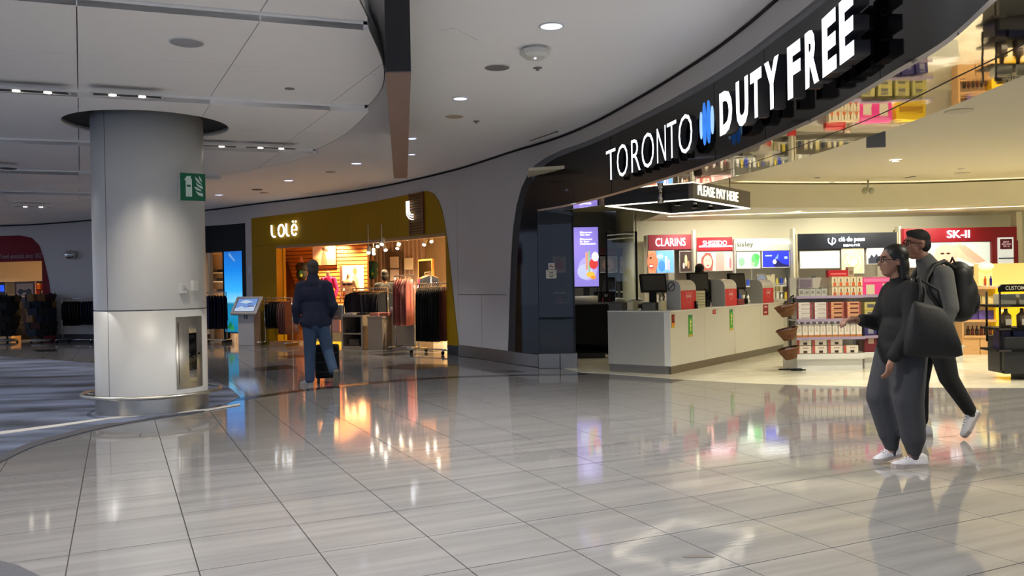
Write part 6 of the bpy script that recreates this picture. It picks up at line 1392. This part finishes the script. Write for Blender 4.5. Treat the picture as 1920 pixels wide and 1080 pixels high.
for i in range(3):
    o = MB().box(-.065, 0, 0, .065, .1, .16).done('gift_box', pm([(.35, .30, .62), (.42, .36, .70), (.30, .25, .55)][i]), bevel=.003); o.location = ok_(.20+i*.14, .08, .621); tag(o, ['violet gift box on the middle oak shelf, left one', 'pale violet gift box in the middle of the oak shelf', 'deep violet gift box beside the yellow panel'][i], 'box')
for i in range(5):
    o = MB().box(-.045, 0, 0, .045, .08, .14).done('gift_box', pm([(.85, .80, .55), (.80, .74, .50)][i % 2]), bevel=.003); o.location = ok_(.07+i*.10, .08, .901); tag(o, 'pale gold box on the upper oak shelf', 'box', 'pale gold boxes on the oak shelf')
t = thing('yellow_end_panel', 'bright yellow curved end panel with a round white emblem', 'display panel', (DX(1866, 14.9), 14.9, 0), R(-10))
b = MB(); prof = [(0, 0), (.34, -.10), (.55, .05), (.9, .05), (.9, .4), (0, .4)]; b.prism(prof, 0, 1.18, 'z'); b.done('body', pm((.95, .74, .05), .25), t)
MB().cyl((.12, -.045, .92), (.12, -.06, .92), .07, n=20).done('emblem', pm((.98, .96, .85), .5), t); MB().box(.06, -.058, .765, .18, -.05, .795).done('pale_bar', pm((.98, .95, .8), .3), t)
t = thing('lit_backlit_counter', 'glowing amber backlit cabinet above the yellow panel', 'display cabinet', (DX(1868, 15.75), 15.75, 0), 0)
MB().box(-.25, 0, 1.2, 1.2, .3, 1.62).done('lit_back', pm((.95, .82, .48), .6), t); MB().box(-.25, -.2, 1.17, 1.2, .3, 1.2).done('glass_shelf', M_white, t); MB().box(-.2, 0, 0, 1.2, .3, 1.17).done('base', M_oak, t)
t = thing('perfume_tower', 'small lit perfume display with two bottles in front of the employee', 'display stand', (DX(1848, 15.15), 15.15, 1.205), 0)
MB().box(-.12, 0, 0, .12, .02, .30).done('back', pm((.95, .82, .5), .7), t); MB().box(-.13, -.1, 0, .13, .02, .012).done('tray', M_white, t); b = MB(); b.ell((0, -.02, .36), (.14, .08, .07), 8); b.done('lamp_head', pm((.97, .93, .70), 1.0), t)
for x, c, lab in ((-.04, (.80, .35, .15), 'small amber perfume bottle on the lit stand'), (.06, (.16, .12, .5), 'small dark blue perfume bottle on the lit stand')):
    b = MB(); b.lathe([(0, 0), (.02, 0), (.022, .12), (.01, .14), (.012, .17), (0, .17)], (0, 0, 0), 10); o = b.done('perfume_bottle', pm(c, rough=.2)); o.location = (t.location.x+x, t.location.y-.06, t.location.z+.013); tag(o, lab, 'bottle')
# low white plinth by the man
t = thing('floor_plinth', 'low white plinth on the cream floor behind the man', 'plinth', (DX(1775, 13.6), 13.6, 0), 0); MB().box(-.25, 0, 0, .25, .4, .25).done('base', M_white, t, bevel=.004); MB().box(-.27, -.02, .25, .27, .42, .28).done('top', M_white, t)
# black rack
Yk = 11.2; rk = thing('black_display_rack', 'black metal rack headed CUSTOMER FAVOURITES at the right edge', 'rack', (DX(1872, Yk), Yk, 0), R(-3))
MB().box(.07, .0, .09, .9, .45, .58).done('bin', M_dark, rk, bevel=.006); MB().box(.35, .05, 0, .8, .4, .09).done('foot', M_black, rk)
zl = [zz(1890, 655, Yk), zz(1890, 614.5, Yk), zz(1890, 571.5, Yk)]
for z in zl: MB().box(-.04, -.03, z-.03, .95, .42, z).done('shelf', M_black, rk)
hz0, hz1 = zz(1890, 547, Yk), zz(1890, 533, Yk)
b = MB(); b.prism([(.0, hz0), (.0, hz1-.04), (.04, hz1), (.95, hz1), (.95, hz0)], -.02, .02, 'y'); b.done('header', M_black, rk)
text(rk, 'lettering', 'CUSTOMER FAVOURITES', .09+.33, (hz0+hz1)/2, .68, .052, -.021, pm((.92, .88, .8)), .002, .006)
b = MB(); b.tube([(.03, .03, hz0), (.03, .03, .14), (.06, .03, .11), (.45, .03, .10)], .014, 8); b.done('side_tube', M_black, rk); b = MB(); b.tube([(.9, .03, hz0), (.9, .03, .1)], .014, 8); b.tube([(.03, .38, hz0), (.03, .38, .5)], .014, 8); b.done('side_tube', M_black, rk)
for z in zl: MB().box(-.02, -.036, z-.028, .14, -.03, z-.004).done('price_label', pm((.25, .22, .2)), rk)
def kp_(x, y, z): return Matrix.Translation(rk.location) @ Matrix.Rotation(rk.rotation_euler[2], 4, 'Z') @ V((x, y, z))
for i in range(4):
    b = MB(); b.lathe([(0, 0), (.062, 0), (.066, .10), (.066, .16), (.025, .20), (.022, .25), (0, .25)], (0, 0, 0), 14); o = b.done('bottle', pm((.45, .38, .30), rough=.1)); o.location = kp_(.15+i*.21, .12, zl[1]+.001); tag(o, ['broad spirit bottle on the middle rack shelf, leftmost', 'spirit bottle on the middle rack shelf, second from left', 'spirit bottle on the middle rack shelf, third from left', 'spirit bottle at the right end of the middle rack shelf'][i], 'bottle')
    MB().box(-.04, -.068, .03, .04, -.064, .11).done('bottle_label', pm((.80, .76, .68)), o)
for i in range(3):
    o = MB().box(-.11, 0, 0, .11, .15, .14).done('clear_box', pm((.62, .60, .52), rough=.2), bevel=.004); o.location = kp_(.16+i*.26, .08, zl[2]+.001); tag(o, ['hazy clear box on the top rack shelf, left', 'hazy clear box in the middle of the top rack shelf', 'hazy clear box on the top rack shelf, right'][i], 'box')
for i, (x, w_, c) in enumerate(((.12, .12, (.14, .10, .25)), (.42, .42, (.06, .12, .32)), (.78, .24, (.08, .15, .38)))):
    o = MB().box(-w_/2, 0, 0, w_/2, .2, .24).done('gift_box', pm(c), bevel=.004); o.location = kp_(x, .06, zl[0]+.001); tag(o, ['dark violet box on the lowest rack shelf', 'wide navy blue box on the lowest rack shelf', 'blue box at the right of the lowest rack shelf'][i], 'box')
# litter on the floor
P = G(1308, 1044); o = MB().prism([(-.075, 0), (-.06, .022), (.05, .02), (.085, -.012), (.06, -.018), (-.065, -.012)], .0005, .002, 'z').done('paper_scrap', pm((.36, .34, .32))); o.location = P; tag(o, 'small dark scrap lying on the near floor tiles', 'litter')
# ================================================================== people
def hand(b, wrist, dirv, palmn, s=1.0, curl=.5, side=1, grip=False):
    """palm and five bent fingers; dirv = towards fingertips, palmn = palm normal, side = +1 thumb to the left of dirv"""
    d = V(dirv).normalized(); n = (V(palmn)-d*V(palmn).dot(d)).normalized(); t = d.cross(n).normalized()*side
    w_ = V(wrist)
    b.cap(w_, w_+d*.045*s, .024*s, .03*s)
    for k in range(4): b.cap(w_+d*.03*s+t*(.027-.018*k)*s, w_+d*.085*s+t*(.028-.019*k)*s, .013*s, .0115*s)
    L = [.068, .076, .070, .054]
    for k in range(4):
        p = w_+d*.085*s+t*(.028-.019*k)*s; ang = curl*.8
        d1 = (d*cos(ang)+n*sin(ang)); p1 = p+d1*L[k]*.45*s; d2 = (d*cos(ang*2.1)+n*sin(ang*2.1)); p2 = p1+d2*L[k]*.32*s; d3 = (d*cos(ang*3)+n*sin(ang*3)); p3 = p2+d3*L[k]*.25*s
        b.cap(p, p1, .0095*s, .0088*s); b.cap(p1, p2, .0088*s, .0078*s); b.cap(p2, p3, .0078*s, .0065*s)
    p = w_+d*.02*s+t*.025*s; p1 = p+(d*.6+t*.75+n*.2).normalized()*.04*s; p2 = p1+(d*.9+t*.2+n*.3).normalized()*.032*s
    b.cap(p, p1, .0125*s, .011*s); b.cap(p1, p2, .0105*s, .0085*s)
def head(b, c, fwd, s=1.0, up=V((0, 0, 1)), male=True):
    f = V(fwd).normalized(); r = f.cross(up).normalized(); u = r.cross(f)
    M = Matrix((r, f, u)).transposed()
    P = lambda x, y, z: V(c)+M @ (V((x, y, z))*s)
    b.ell(P(0, -.012, .035), V((.074, .094, .088))*s, 12, M); b.ell(P(0, .018, -.025), V((.062, .072, .078))*s, 10, M)
    b.ell(P(0, .045, -.085), V((.036, .034, .026))*s, 8, M); b.cap(P(0, -.02, -.06), P(0, .03, -.085), .05*s, .034*s)
    b.cap(P(0, .082, .018), P(0, .106, -.022), .010*s, .014*s, n=6); b.ell(P(0, .092, -.024), V((.018, .014, .010))*s, 6, M)
    b.ell(P(0, .082, -.05), V((.024, .014, .008))*s, 6, M); b.ell(P(0, .08, -.061), V((.021, .013, .008))*s, 6, M)
    b.ell(P(0, .074, .042), V((.05, .018, .012))*s, 6, M)
    for sx in (-1, 1):
        b.ell(P(sx*.076, -.012, -.002), V((.010, .02, .032))*s, 6, M); b.ell(P(sx*.035, .055, -.018), V((.026, .026, .022))*s, 6, M)
    return P, M
def eyes(P, M, par, s=1.0):
    b = MB()
    for sx in (-1, 1): b.ell(P(sx*.031, .077, .012), V((.013, .010, .007))*s, 6, M)
    b.done('eyes', mat('eye_white', (.75, .73, .7), rough=.2), par)
    b = MB()
    for sx in (-1, 1): b.ell(P(sx*.031, .0855, .012), V((.006, .004, .006))*s, 6, M)
    b.done('pupils', mat('pupil', (.05, .03, .02), rough=.1), par)
    b = MB()
    for sx in (-1, 1): b.tube([P(sx*.015, .088, .034), P(sx*.033, .087, .040), P(sx*.052, .074, .034)], .004*s, 6)
    b.done('eyebrows', mat('brow', (.08, .06, .05), rough=.9), par)
def glasses(P, par, s=1.0):
    b = MB()
    for sx in (-1, 1):
        b.tube([P(sx*(.033+.024*cos(a)), .098-.006*abs(cos(a)), .010+.018*sin(a)) for a in [2*pi*i/16 for i in range(16)]], .0025*s, 5, True)
        b.tube([P(sx*.057, .092, .014), P(sx*.078, .05, .014), P(sx*.082, -.01, .008)], .0028*s, 5)
    b.tube([P(-.009, .1, .014), P(.009, .1, .014)], .0025*s, 5); b.done('glasses', M_black, par)
def shoe(par, heel, toe, up, m_up, m_sole, s=1.0, name='shoe'):
    h, t = V(heel), V(toe); d = (t-h).normalized(); u = V(up).normalized(); r = d.cross(u).normalized(); u = r.cross(d); L = (t-h).length
    P = lambda a, b_, c: h+d*a*L+r*b_*s+u*c*s
    sh_ = thing_child(name, par)
    outline = [(-.02, -.022), (.05, -.036), (.3, -.034), (.55, -.043), (.75, -.048), (.93, -.034), (1.0, -.008), (1.0, .012), (.93, .034), (.75, .044), (.55, .036), (.3, .03), (.05, .034), (-.02, .022)]
    b = MB(); A = [b.bm.verts.new(P(a, c, 0)) for a, c in outline]; B = [b.bm.verts.new(P(a, c*1.02, .03-(.006 if a < .2 else 0)+.004*(a > .9))) for a, c in outline]; n = len(A)
    b.bm.faces.new(A[::-1]); b.bm.faces.new(B)
    for i in range(n): b.bm.faces.new((A[i], A[(i+1) % n], B[(i+1) % n], B[i]))
    b.done('sole', m_sole, sh_)
    b = MB(); prof = [(.0, .085, .030), (.10, .10, .036), (.28, .098, .037), (.42, .082, .038), (.58, .068, .041), (.75, .056, .044), (.9, .048, .034), (.985, .036, .016)]
    rows = []
    for a, hh, ww in prof: rows.append([b.bm.verts.new(P(a, ww*cos(q)*(1 if sin(q) < .5 else .9), .026+max(0, (hh-.026)*sin(q)))) for q in [pi*i/10 for i in range(11)]])
    for X, Y in zip(rows, rows[1:]):
        for i in range(10): f = b.bm.faces.new((X[i], X[i+1], Y[i+1], Y[i])); f.smooth = True
    b.bm.faces.new(rows[0]); b.bm.faces.new(rows[-1][::-1]); b.done('upper', m_up, sh_)
    b = MB()
    for k in range(4): a = .36+k*.085; b.tube([P(a, -.022, .088-k*.007), P(a+.01, 0, .096-k*.007), P(a, .022, .088-k*.007)], .0035*s, 5)
    b.done('laces', pm((.8, .8, .8)), sh_); return sh_
def thing_child(name, par):
    o = bpy.data.objects.new(name, None); col.objects.link(o); o.parent = par; o.empty_display_size = .1; return o
def flatM(yaw): return Matrix.Rotation(yaw, 3, 'Z')
# local frame of every figure: +Y forward, +X to its right, Z up
# ---------------------------------------------------------------- woman with tote bag
PW = G(1692, 872); K = 1585/PW.y
wo = thing('person', 'woman in black top, grey sweatpants and glasses walking left with a black tote', 'person', (PW.x, PW.y, 0), R(90+4))
b = MB(); P, M = head(b, (0, .055, 1.515), (.0, 1, .02), .97)
b.cap((0, -.01, 1.31), (0, .03, 1.43), .052, .047)
b.ell((0, -.02, 1.17), (.17, .105, .17), 10); b.ell((0, -.02, .95), (.15, .11, .16), 10)
for sx in (-1, 1): b.cap((sx*.08, -.0, .86), (sx*.08, .02, .5), .085, .05)
b.cap((-.08, -.01, .5), (-.07, -.04, .10), .05, .038); b.cap((.08, .08, .5), (.07, .05, .10), .05, .038)
b.cap((-.17, -.02, 1.29), (-.21, .04, 1.02), .048, .04); b.cap((-.21, .04, 1.02), (-.19, .17, .80), .038, .026); hand(b, (-.19, .175, .795), (.05, .25, -1), (.8, .5, 0), .95, .45, 1)
b.cap((.17, -.02, 1.29), (.21, .06, 1.05), .048, .04); b.cap((.21, .06, 1.05), (.17, .26, 1.08), .038, .026); hand(b, (.17, .265, 1.08), (-.2, 1, -.02), (0, 0, -1), .95, .7, -1)
blob(b, .0075, 3, 'body', mat('skin_woman', (.58, .42, .34), rough=.5, var=.05, scale=30), wo); eyes(P, M, wo, .97); glasses(P, wo, .97)
M_hair = mat('black_hair', (.035, .028, .028), rough=.45, var=.3, scale=50, stretch=(8, 8, .5))
b = MB(); b.ell(P(0, -.028, .048), (.084, .098, .090), 12, M); b.ell(P(0, -.065, -.04), (.080, .060, .11), 10, M); b.ell(P(0, -.085, -.16), (.082, .042, .12), 10, M); b.cap((0, -.09, 1.34), (.0, -.10, 1.16), .06, .04)
for sx in (-1, 1): b.cap(P(sx*.070, -.03, .03), P(sx*.062, -.055, -.13), .024, .022)
blob(b, .009, 2, 'hair', M_hair, wo)
M_coat = mat('black_knit', (.022, .022, .028), rough=.85, var=.2, scale=30, bump=.15)
b = MB(); b.ell((0, -.02, 1.19), (.195, .135, .18), 10); b.ell((0, -.015, .98), (.20, .145, .19), 10); b.cap((0, -.02, .98), (0, -.01, .84), .17, .165); b.ell((0, -.015, .88), (.21, .175, .11), 10); b.cap((-.13, -.01, 1.31), (.13, -.01, 1.31), .065, .065); b.cap((0, -.015, 1.28), (0, .005, 1.365), .10, .068)
b.cap((-.17, -.02, 1.29), (-.22, .04, 1.02), .072, .066); b.cap((-.22, .04, 1.02), (-.20, .155, .835), .064, .052); b.cap((.17, -.02, 1.29), (.22, .06, 1.05), .072, .064); b.cap((.22, .06, 1.05), (.18, .20, 1.075), .062, .05)
blob(b, .012, 4, 'top', M_coat, wo)
M_sweat = mat('grey_sweatpants', (.20, .205, .225), rough=.9, var=.1, scale=25, bump=.25)
b = MB(); b.ell((0, -.02, .86), (.185, .15, .14), 10)
b.cap((-.085, -.015, .84), (-.09, .0, .50), .130, .112); b.cap((-.09, .0, .50), (-.075, -.045, .22), .110, .088); b.cap((-.075, -.045, .22), (-.07, -.05, .12), .088, .055)
b.cap((.085, .02, .84), (.09, .115, .50), .120, .105); b.cap((.09, .115, .50), (.075, .055, .22), .100, .080); b.cap((.075, .055, .22), (.07, .045, .13), .078, .052)
blob(b, .012, 4, 'trousers', M_sweat, wo)
M_shoe = mat('white_leather', (.72, .71, .73), rough=.45, var=.05); M_sole = mat('shoe_sole', (.62, .58, .56), rough=.6)
shoe(wo, (-.07, -.145, .0), (-.075, .125, .0), (0, 0, 1), M_shoe, M_sole, 1.0); shoe(wo, (.07, -.03, .055), (.075, .18, .004), (0, .25, 1), M_shoe, M_sole, 1.0)
b = MB()
for sx, y in ((-.07, -.05), (.07, .04)): b.cap((sx, y, .07), (sx, y, .14), .038, .036)
blob(b, .01, 1, 'socks', pm((.2, .19, .22)), wo)
tb = thing('tote_bag', 'large black shoulder tote bag hanging behind the woman', 'bag', (PW.x, PW.y, 0), R(90+4))
M_tote = mat('black_canvas', (.03, .035, .045), rough=.7, var=.15, scale=30, bump=.2)
b = MB(); rows = []
def tote_ring(z, y0, y1, hw, xc):
    n = 20; return [V((xc+hw*(abs(cos(a))**.6)*(1 if cos(a) >= 0 else -1), (y0+y1)/2+(y1-y0)/2*(abs(sin(a))**.7)*(1 if sin(a) >= 0 else -1), z+.03*sin(a)*(.5 if z < .9 else 1))) for a in [2*pi*i/n for i in range(n)]]
for z, y0, y1, hw, xc in ((.825, -.22, .12, .03, -.27), (.85, -.30, .13, .06, -.275), (.95, -.28, .12, .075, -.28), (1.08, -.235, .09, .06, -.28), (1.17, -.18, .06, .035, -.275), (1.20, -.16, .04, .02, -.27)):
    rows.append([b.bm.verts.new(q) for q in tote_ring(z, y0, y1, hw, xc)])
for A, B in zip(rows, rows[1:]):
    for i in range(20): f = b.bm.faces.new((A[i], A[(i+1) % 20], B[(i+1) % 20], B[i])); f.smooth = True
b.bm.faces.new(rows[0][::-1]); b.bm.faces.new(rows[-1]); b.done('bag_body', M_tote, tb)
for k, yy in ((0, -.16), (1, .02)):
    b = MB(); b.tube([(-.275-.01*k, yy, 1.17), (-.26, yy*.7-.03, 1.30), (-.20, -.04, 1.385), (-.13, -.05, 1.385), (-.10, -.11-.02*k, 1.28)], .011, 6); b.done('strap', M_tote, tb)
# ---------------------------------------------------------------- man with backpack
PM = G(1740, 822)
mn = thing('person', 'man in grey sweater and black trousers with a large black backpack, beside the woman', 'person', (PM.x, PM.y, 0), R(90+2))
b = MB(); P, M = head(b, (0, .075, 1.675), (.0, 1, .0), 1.05)
b.cap((0, -.06, 1.46), (0, .03, 1.58), .065, .058); b.ell((0, -.07, 1.30), (.19, .115, .18), 10); b.ell((0, -.06, 1.05), (.16, .11, .18), 10); b.ell((0, -.05, .92), (.165, .115, .12), 8)
b.cap((.09, -.03, .88), (.09, .03, .50), .085, .055); b.cap((.09, .03, .5), (.09, .01, .12), .052, .038)
b.cap((-.09, -.06, .88), (-.09, -.14, .53), .085, .055); b.cap((-.09, -.14, .53), (-.09, -.33, .24), .052, .038)
for sx in (-1, 1):
    b.cap((sx*.19, -.06, 1.42), (sx*.235, -.08, 1.13), .05, .042); b.cap((sx*.235, -.08, 1.13), (sx*.22, .0, .90), .04, .028); hand(b, (sx*.22, .005, .895), (0, .15, -1), (-sx, .2, 0), 1.05, .5, -sx)
blob(b, .0075, 3, 'body', mat('skin_man', (.52, .36, .29), rough=.5, var=.05, scale=30), mn); eyes(P, M, mn, 1.05); glasses(P, mn, 1.05)
b = MB(); b.ell(P(0, -.018, .055), (.081, .099, .080), 12, M); b.ell(P(0, -.052, .0), (.079, .066, .075), 10, M); b.ell(P(0, .032, .098), (.055, .055, .030), 8, M)
blob(b, .008, 1, 'hair', mat('short_black_hair', (.04, .032, .03), rough=.7, var=.3, scale=80, bump=.5), mn)
M_gsw = mat('grey_sweater', (.31, .31, .305), rough=.9, var=.1, scale=30, bump=.2)
b = MB(); b.ell((0, -.07, 1.31), (.215, .14, .18), 10); b.ell((0, -.06, 1.08), (.19, .135, .2), 10); b.cap((0, -.06, 1.0), (0, -.05, .90), .155, .155); b.cap((-.15, -.06, 1.43), (.15, -.06, 1.43), .07, .07); b.cap((0, -.055, 1.42), (0, .0, 1.535), .115, .078)
for sx in (-1, 1): b.cap((sx*.19, -.06, 1.42), (sx*.245, -.08, 1.13), .074, .066); b.cap((sx*.245, -.08, 1.13), (sx*.23, -.01, .93), .062, .048)
blob(b, .012, 4, 'sweater', M_gsw, mn)
M_btr = mat('black_trousers', (.018, .018, .022), rough=.85, var=.15, scale=30, bump=.2)
b = MB(); b.ell((0, -.05, .90), (.185, .14, .13), 10); b.cap((.09, -.03, .86), (.09, .02, .48), .105, .078); b.cap((.09, .02, .48), (.09, .01, .15), .076, .058)
b.cap((-.09, -.06, .86), (-.09, -.14, .53), .105, .080); b.cap((-.09, -.14, .53), (-.09, -.315, .255), .078, .056)
blob(b, .011, 3, 'trousers', M_btr, mn)
shoe(mn, (.09, -.075, .0), (.09, .20, .0), (0, 0, 1), M_shoe, M_sole, 1.05); shoe(mn, (-.09, -.405, .235), (-.09, -.27, .012), (0, .85, .5), M_shoe, M_sole, 1.05)
b = MB(); b.cap((.09, .01, .09), (.09, .01, .17), .04, .04); b.cap((-.09, -.33, .21), (-.09, -.31, .27), .042, .042); blob(b, .011, 1, 'socks', pm((.1, .1, .11)), mn)
bp_ = thing('backpack', 'large black backpack on the back of the man in grey', 'backpack', (PM.x, PM.y, 0), R(92))
b = MB(); b.ell((0, -.29, 1.40), (.15, .10, .13), 10); b.ell((0, -.31, 1.24), (.165, .125, .20), 12); b.ell((0, -.29, 1.10), (.155, .11, .10), 10); b.cap((-.08, -.27, 1.12), (-.08, -.27, 1.42), .08, .08); b.cap((.08, -.27, 1.12), (.08, -.27, 1.42), .08, .08)
M_bp = mat('black_nylon', (.015, .015, .018), rough=.6, var=.15, scale=30, bump=.15)
blob(b, .014, 5, 'pack_body', M_bp, bp_); b = MB(); b.ell((0, -.405, 1.18), (.11, .045, .12), 10); blob(b, .012, 2, 'front_pocket', M_bp, bp_)
for sx in (-1, 1): b = MB(); b.tube([(sx*.11, -.20, 1.46), (sx*.12, -.10, 1.525), (sx*.12, -.01, 1.49), (sx*.125, .055, 1.38), (sx*.14, .05, 1.26), (sx*.17, -.04, 1.12), (sx*.15, -.18, 1.06)], [.02, .024, .024, .024, .02, .014, .012], 8); b.done('strap', M_bp, bp_)
b = MB(); b.tube([(-.03, -.24, 1.52), (0, -.24, 1.56), (.03, -.24, 1.52)], .009, 6); b.done('carry_handle', M_bp, bp_)
# ---------------------------------------------------------------- man with suitcase, seen from behind
PF = G(602, 724); 
fm = thing('person', 'man in navy jacket and blue jeans seen from behind, pushing a suitcase', 'person', (PF.x, PF.y, 0), R(8))
b = MB(); P, M = head(b, (-.09, .03, 1.66), (-.25, 1, .05), 1.05)
b.cap((-.08, -.01, 1.46), (-.085, .01, 1.58), .065, .06); b.ell((-.07, 0, 1.30), (.20, .115, .18), 10); b.ell((-.06, 0, 1.05), (.17, .11, .18), 10); b.ell((-.05, 0, .93), (.17, .12, .12), 8)
b.cap((-.14, 0, .88), (-.15, .05, .48), .085, .055); b.cap((-.15, .05, .48), (-.16, .06, .10), .055, .04)
b.cap((.03, 0, .88), (.10, .02, .50), .085, .055); b.cap((.10, .02, .50), (.20, -.22, .22), .055, .04)
b.cap((-.26, 0, 1.42), (-.32, -.02, 1.13), .05, .042); b.cap((-.32, -.02, 1.13), (-.33, .04, .90), .04, .03); hand(b, (-.33, .045, .895), (0, .1, -1), (1, .3, 0), 1.05, .5, 1)
b.cap((.12, 0, 1.42), (.19, -.03, 1.14), .05, .042); b.cap((.19, -.03, 1.14), (.12, .22, .97), .04, .03); hand(b, (.12, .225, .965), (-.1, 1, -.2), (0, -.3, -1), 1.05, .9, -1)
blob(b, .0085, 3, 'body', mat('skin_traveller', (.60, .42, .34), rough=.5, var=.05, scale=30), fm); eyes(P, M, fm, 1.05)
b = MB(); b.ell(P(0, -.022, .055), (.082, .100, .084), 12, M); b.ell(P(0, -.05, -.01), (.078, .064, .078), 10, M); blob(b, .009, 1, 'hair', mat('greying_hair', (.27, .25, .25), rough=.9, var=.4, scale=90, bump=.4), fm)
M_nj = mat('navy_jacket', (.085, .115, .22), rough=.85, var=.15, scale=20, bump=.2)
b = MB(); b.ell((-.07, 0, 1.31), (.215, .14, .19), 10); b.ell((-.065, 0, 1.08), (.20, .14, .24), 10); b.cap((-.10, 0, 1.02), (-.10, 0, .93), .15, .155); b.cap((-.02, 0, 1.02), (-.02, 0, .93), .15, .155); b.ell((-.06, 0, .92), (.235, .155, .13), 10); b.cap((-.23, 0, 1.43), (.09, 0, 1.43), .075, .075); b.cap((-.08, -.01, 1.44), (-.085, .0, 1.55), .115, .082)
b.cap((-.26, 0, 1.42), (-.32, -.02, 1.13), .070, .062); b.cap((-.33, -.02, 1.13), (-.325, .035, .93), .060, .05); b.cap((.12, 0, 1.42), (.185, -.03, 1.14), .070, .062); b.cap((.20, -.03, 1.14), (.13, .20, .98), .066, .052)
blob(b, .012, 4, 'jacket', M_nj, fm)
M_jean = mat('blue_jeans', (.21, .29, .40), rough=.9, var=.2, scale=14, bump=.25)
b = MB(); b.ell((-.055, 0, .90), (.185, .145, .13), 10); b.cap((-.14, 0, .86), (-.15, .05, .48), .105, .082); b.cap((-.15, .05, .48), (-.16, .06, .10), .080, .068)
b.cap((.03, 0, .86), (.10, .02, .50), .105, .080); b.cap((.10, .02, .50), (.19, -.20, .235), .078, .066); blob(b, .011, 3, 'jeans', M_jean, fm)
shoe(fm, (-.13, .03, .0), (-.30, .24, .0), (0, 0, 1), pm((.55, .56, .6)), M_sole, 1.05); shoe(fm, (.235, -.31, .235), (.225, -.20, .006), (.0, .85, .5), pm((.15, .16, .2)), mat('grey_sole', (.45, .43, .38), rough=.7), 1.1)
sc2 = thing('suitcase', 'black upright wheeled suitcase in front of the man in navy', 'suitcase', (DX(611, 12.45), 12.45, 0), R(8))
MB().box(-.17, -.11, .07, .17, .11, .56).done('shell', M_black, sc2, bevel=.03)
for z in (.16, .3, .44): MB().box(-.15, -.118, z, .15, -.108, z+.012).done('ridge', M_dark, sc2)
for sx in (-1, 1):
    for sy in (-1, 1): b = MB(); b.cyl((sx*.13-.012, sy*.08, .03), (sx*.13+.012, sy*.08, .03), .03, n=14); b.cyl((sx*.13, sy*.08, .04), (sx*.13, sy*.08, .08), .012, n=8); b.done('wheel', M_dark, sc2)
b = MB(); b.tube([(-.07, .06, .55), (-.07, .06, .94), (-.05, .06, .96), (.05, .06, .96), (.07, .06, .94), (.07, .06, .55)], .009, 8); b.done('pull_handle', M_steel, sc2)
# ---------------------------------------------------------------- cashier, seated shopper, employee
def bust(label, x, y, hz, rz, haircol, topcol, long=True, skin=(.6, .43, .35), s=1.0, legs=(.05, .05, .07)):
    t = thing('person', label, 'person', (x, y, 0), rz); k = hz/1.62
    b = MB(); P, M = head(b, (0, .03*k, 1.515*k), (0, 1, 0), k)
    b.cap((0, 0, 1.33*k), (0, .01, 1.43*k), .055*k, .05*k); b.ell((0, 0, 1.17*k), (.18*k, .11*k, .18*k), 8); b.ell((0, 0, .95*k), (.16*k, .11*k, .16*k), 8)
    for sx in (-1, 1):
        b.cap((sx*.08*k, 0, .86*k), (sx*.09*k, 0, .08*k), .08*k, .04*k); b.cap((sx*.17*k, 0, 1.3*k), (sx*.22*k, .02, 1.03*k), .046*k, .04*k); b.cap((sx*.22*k, .02, 1.03*k), (sx*.18*k, .18, .95*k), .036*k, .026*k); hand(b, (sx*.18*k, .185, .95*k), (-sx*.2, 1, 0), (0, 0, -1), k, .4, -sx)
    blob(b, .009, 2, 'body', mat('skin_%s' % label[:12].replace(' ', '_'), skin, rough=.5), t); eyes(P, M, t, k)
    b = MB(); b.ell(P(0, -.02, .05), V((.084, .1, .088))*k, 10, M); b.ell(P(0, -.05, -.03), V((.082, .066, .1))*k, 10, M)
    if long: b.ell(P(0, -.07, -.15), V((.085, .05, .12))*k, 8, M)
    blob(b, .011, 2, 'hair', mat('hair_%02x' % int(haircol[0]*255), haircol, rough=.6), t)
    b = MB(); b.ell((0, 0, 1.18*k), (.2*k, .135*k, .18*k), 8); b.ell((0, 0, .97*k), (.18*k, .13*k, .2*k), 8); b.cap((-.13*k, 0, 1.3*k), (.13*k, 0, 1.3*k), .065*k, .065*k)
    for sx in (-1, 1): b.cap((sx*.17*k, 0, 1.29*k), (sx*.225*k, .02, 1.03*k), .07*k, .062*k); b.cap((sx*.225*k, .02, 1.03*k), (sx*.185*k, .15, .955*k), .06*k, .048*k)
    blob(b, .013, 3, 'top', mat('bust_top_%02x%02x' % (int(topcol[0]*255), int(topcol[2]*255)), topcol, rough=.85), t)
    b = MB(); b.ell((0, 0, .86*k), (.185*k, .135*k, .12*k), 8)
    for sx in (-1, 1): b.cap((sx*.085*k, 0, .84*k), (sx*.09*k, 0, .10*k), .1*k, .06*k)
    blob(b, .013, 2, 'trousers', mat('bust_legs_%02x' % int(legs[0]*255), legs, rough=.85), t)
    for sx in (-1, 1): shoe(t, (sx*.09*k, -.07, 0), (sx*.1*k, .18, 0), (0, 0, 1), M_black, M_dark, k)
    return t
Pc = CP(1.9, 1.7, 0); yy = Pc.y
bust('dark-haired cashier in black working behind the middle till screens', 3.735, 16.83, zz(1312, 497, 16.83), R(-37), (.06, .045, .04), (.03, .03, .035))
bust('shopper in dark jacket and cap seen from behind in the yellow shop', DX(722, 20.6), 20.6, zz(720, 506, 20.6)-.02, R(12), (.07, .06, .06), (.10, .10, .11), False)
bust('employee with brown hair behind the lit perfume display, far right', DX(1846, 16.55), 16.55, zz(1846, 497, 16.55), R(175), (.22, .14, .09), (.5, .4, .3), True)
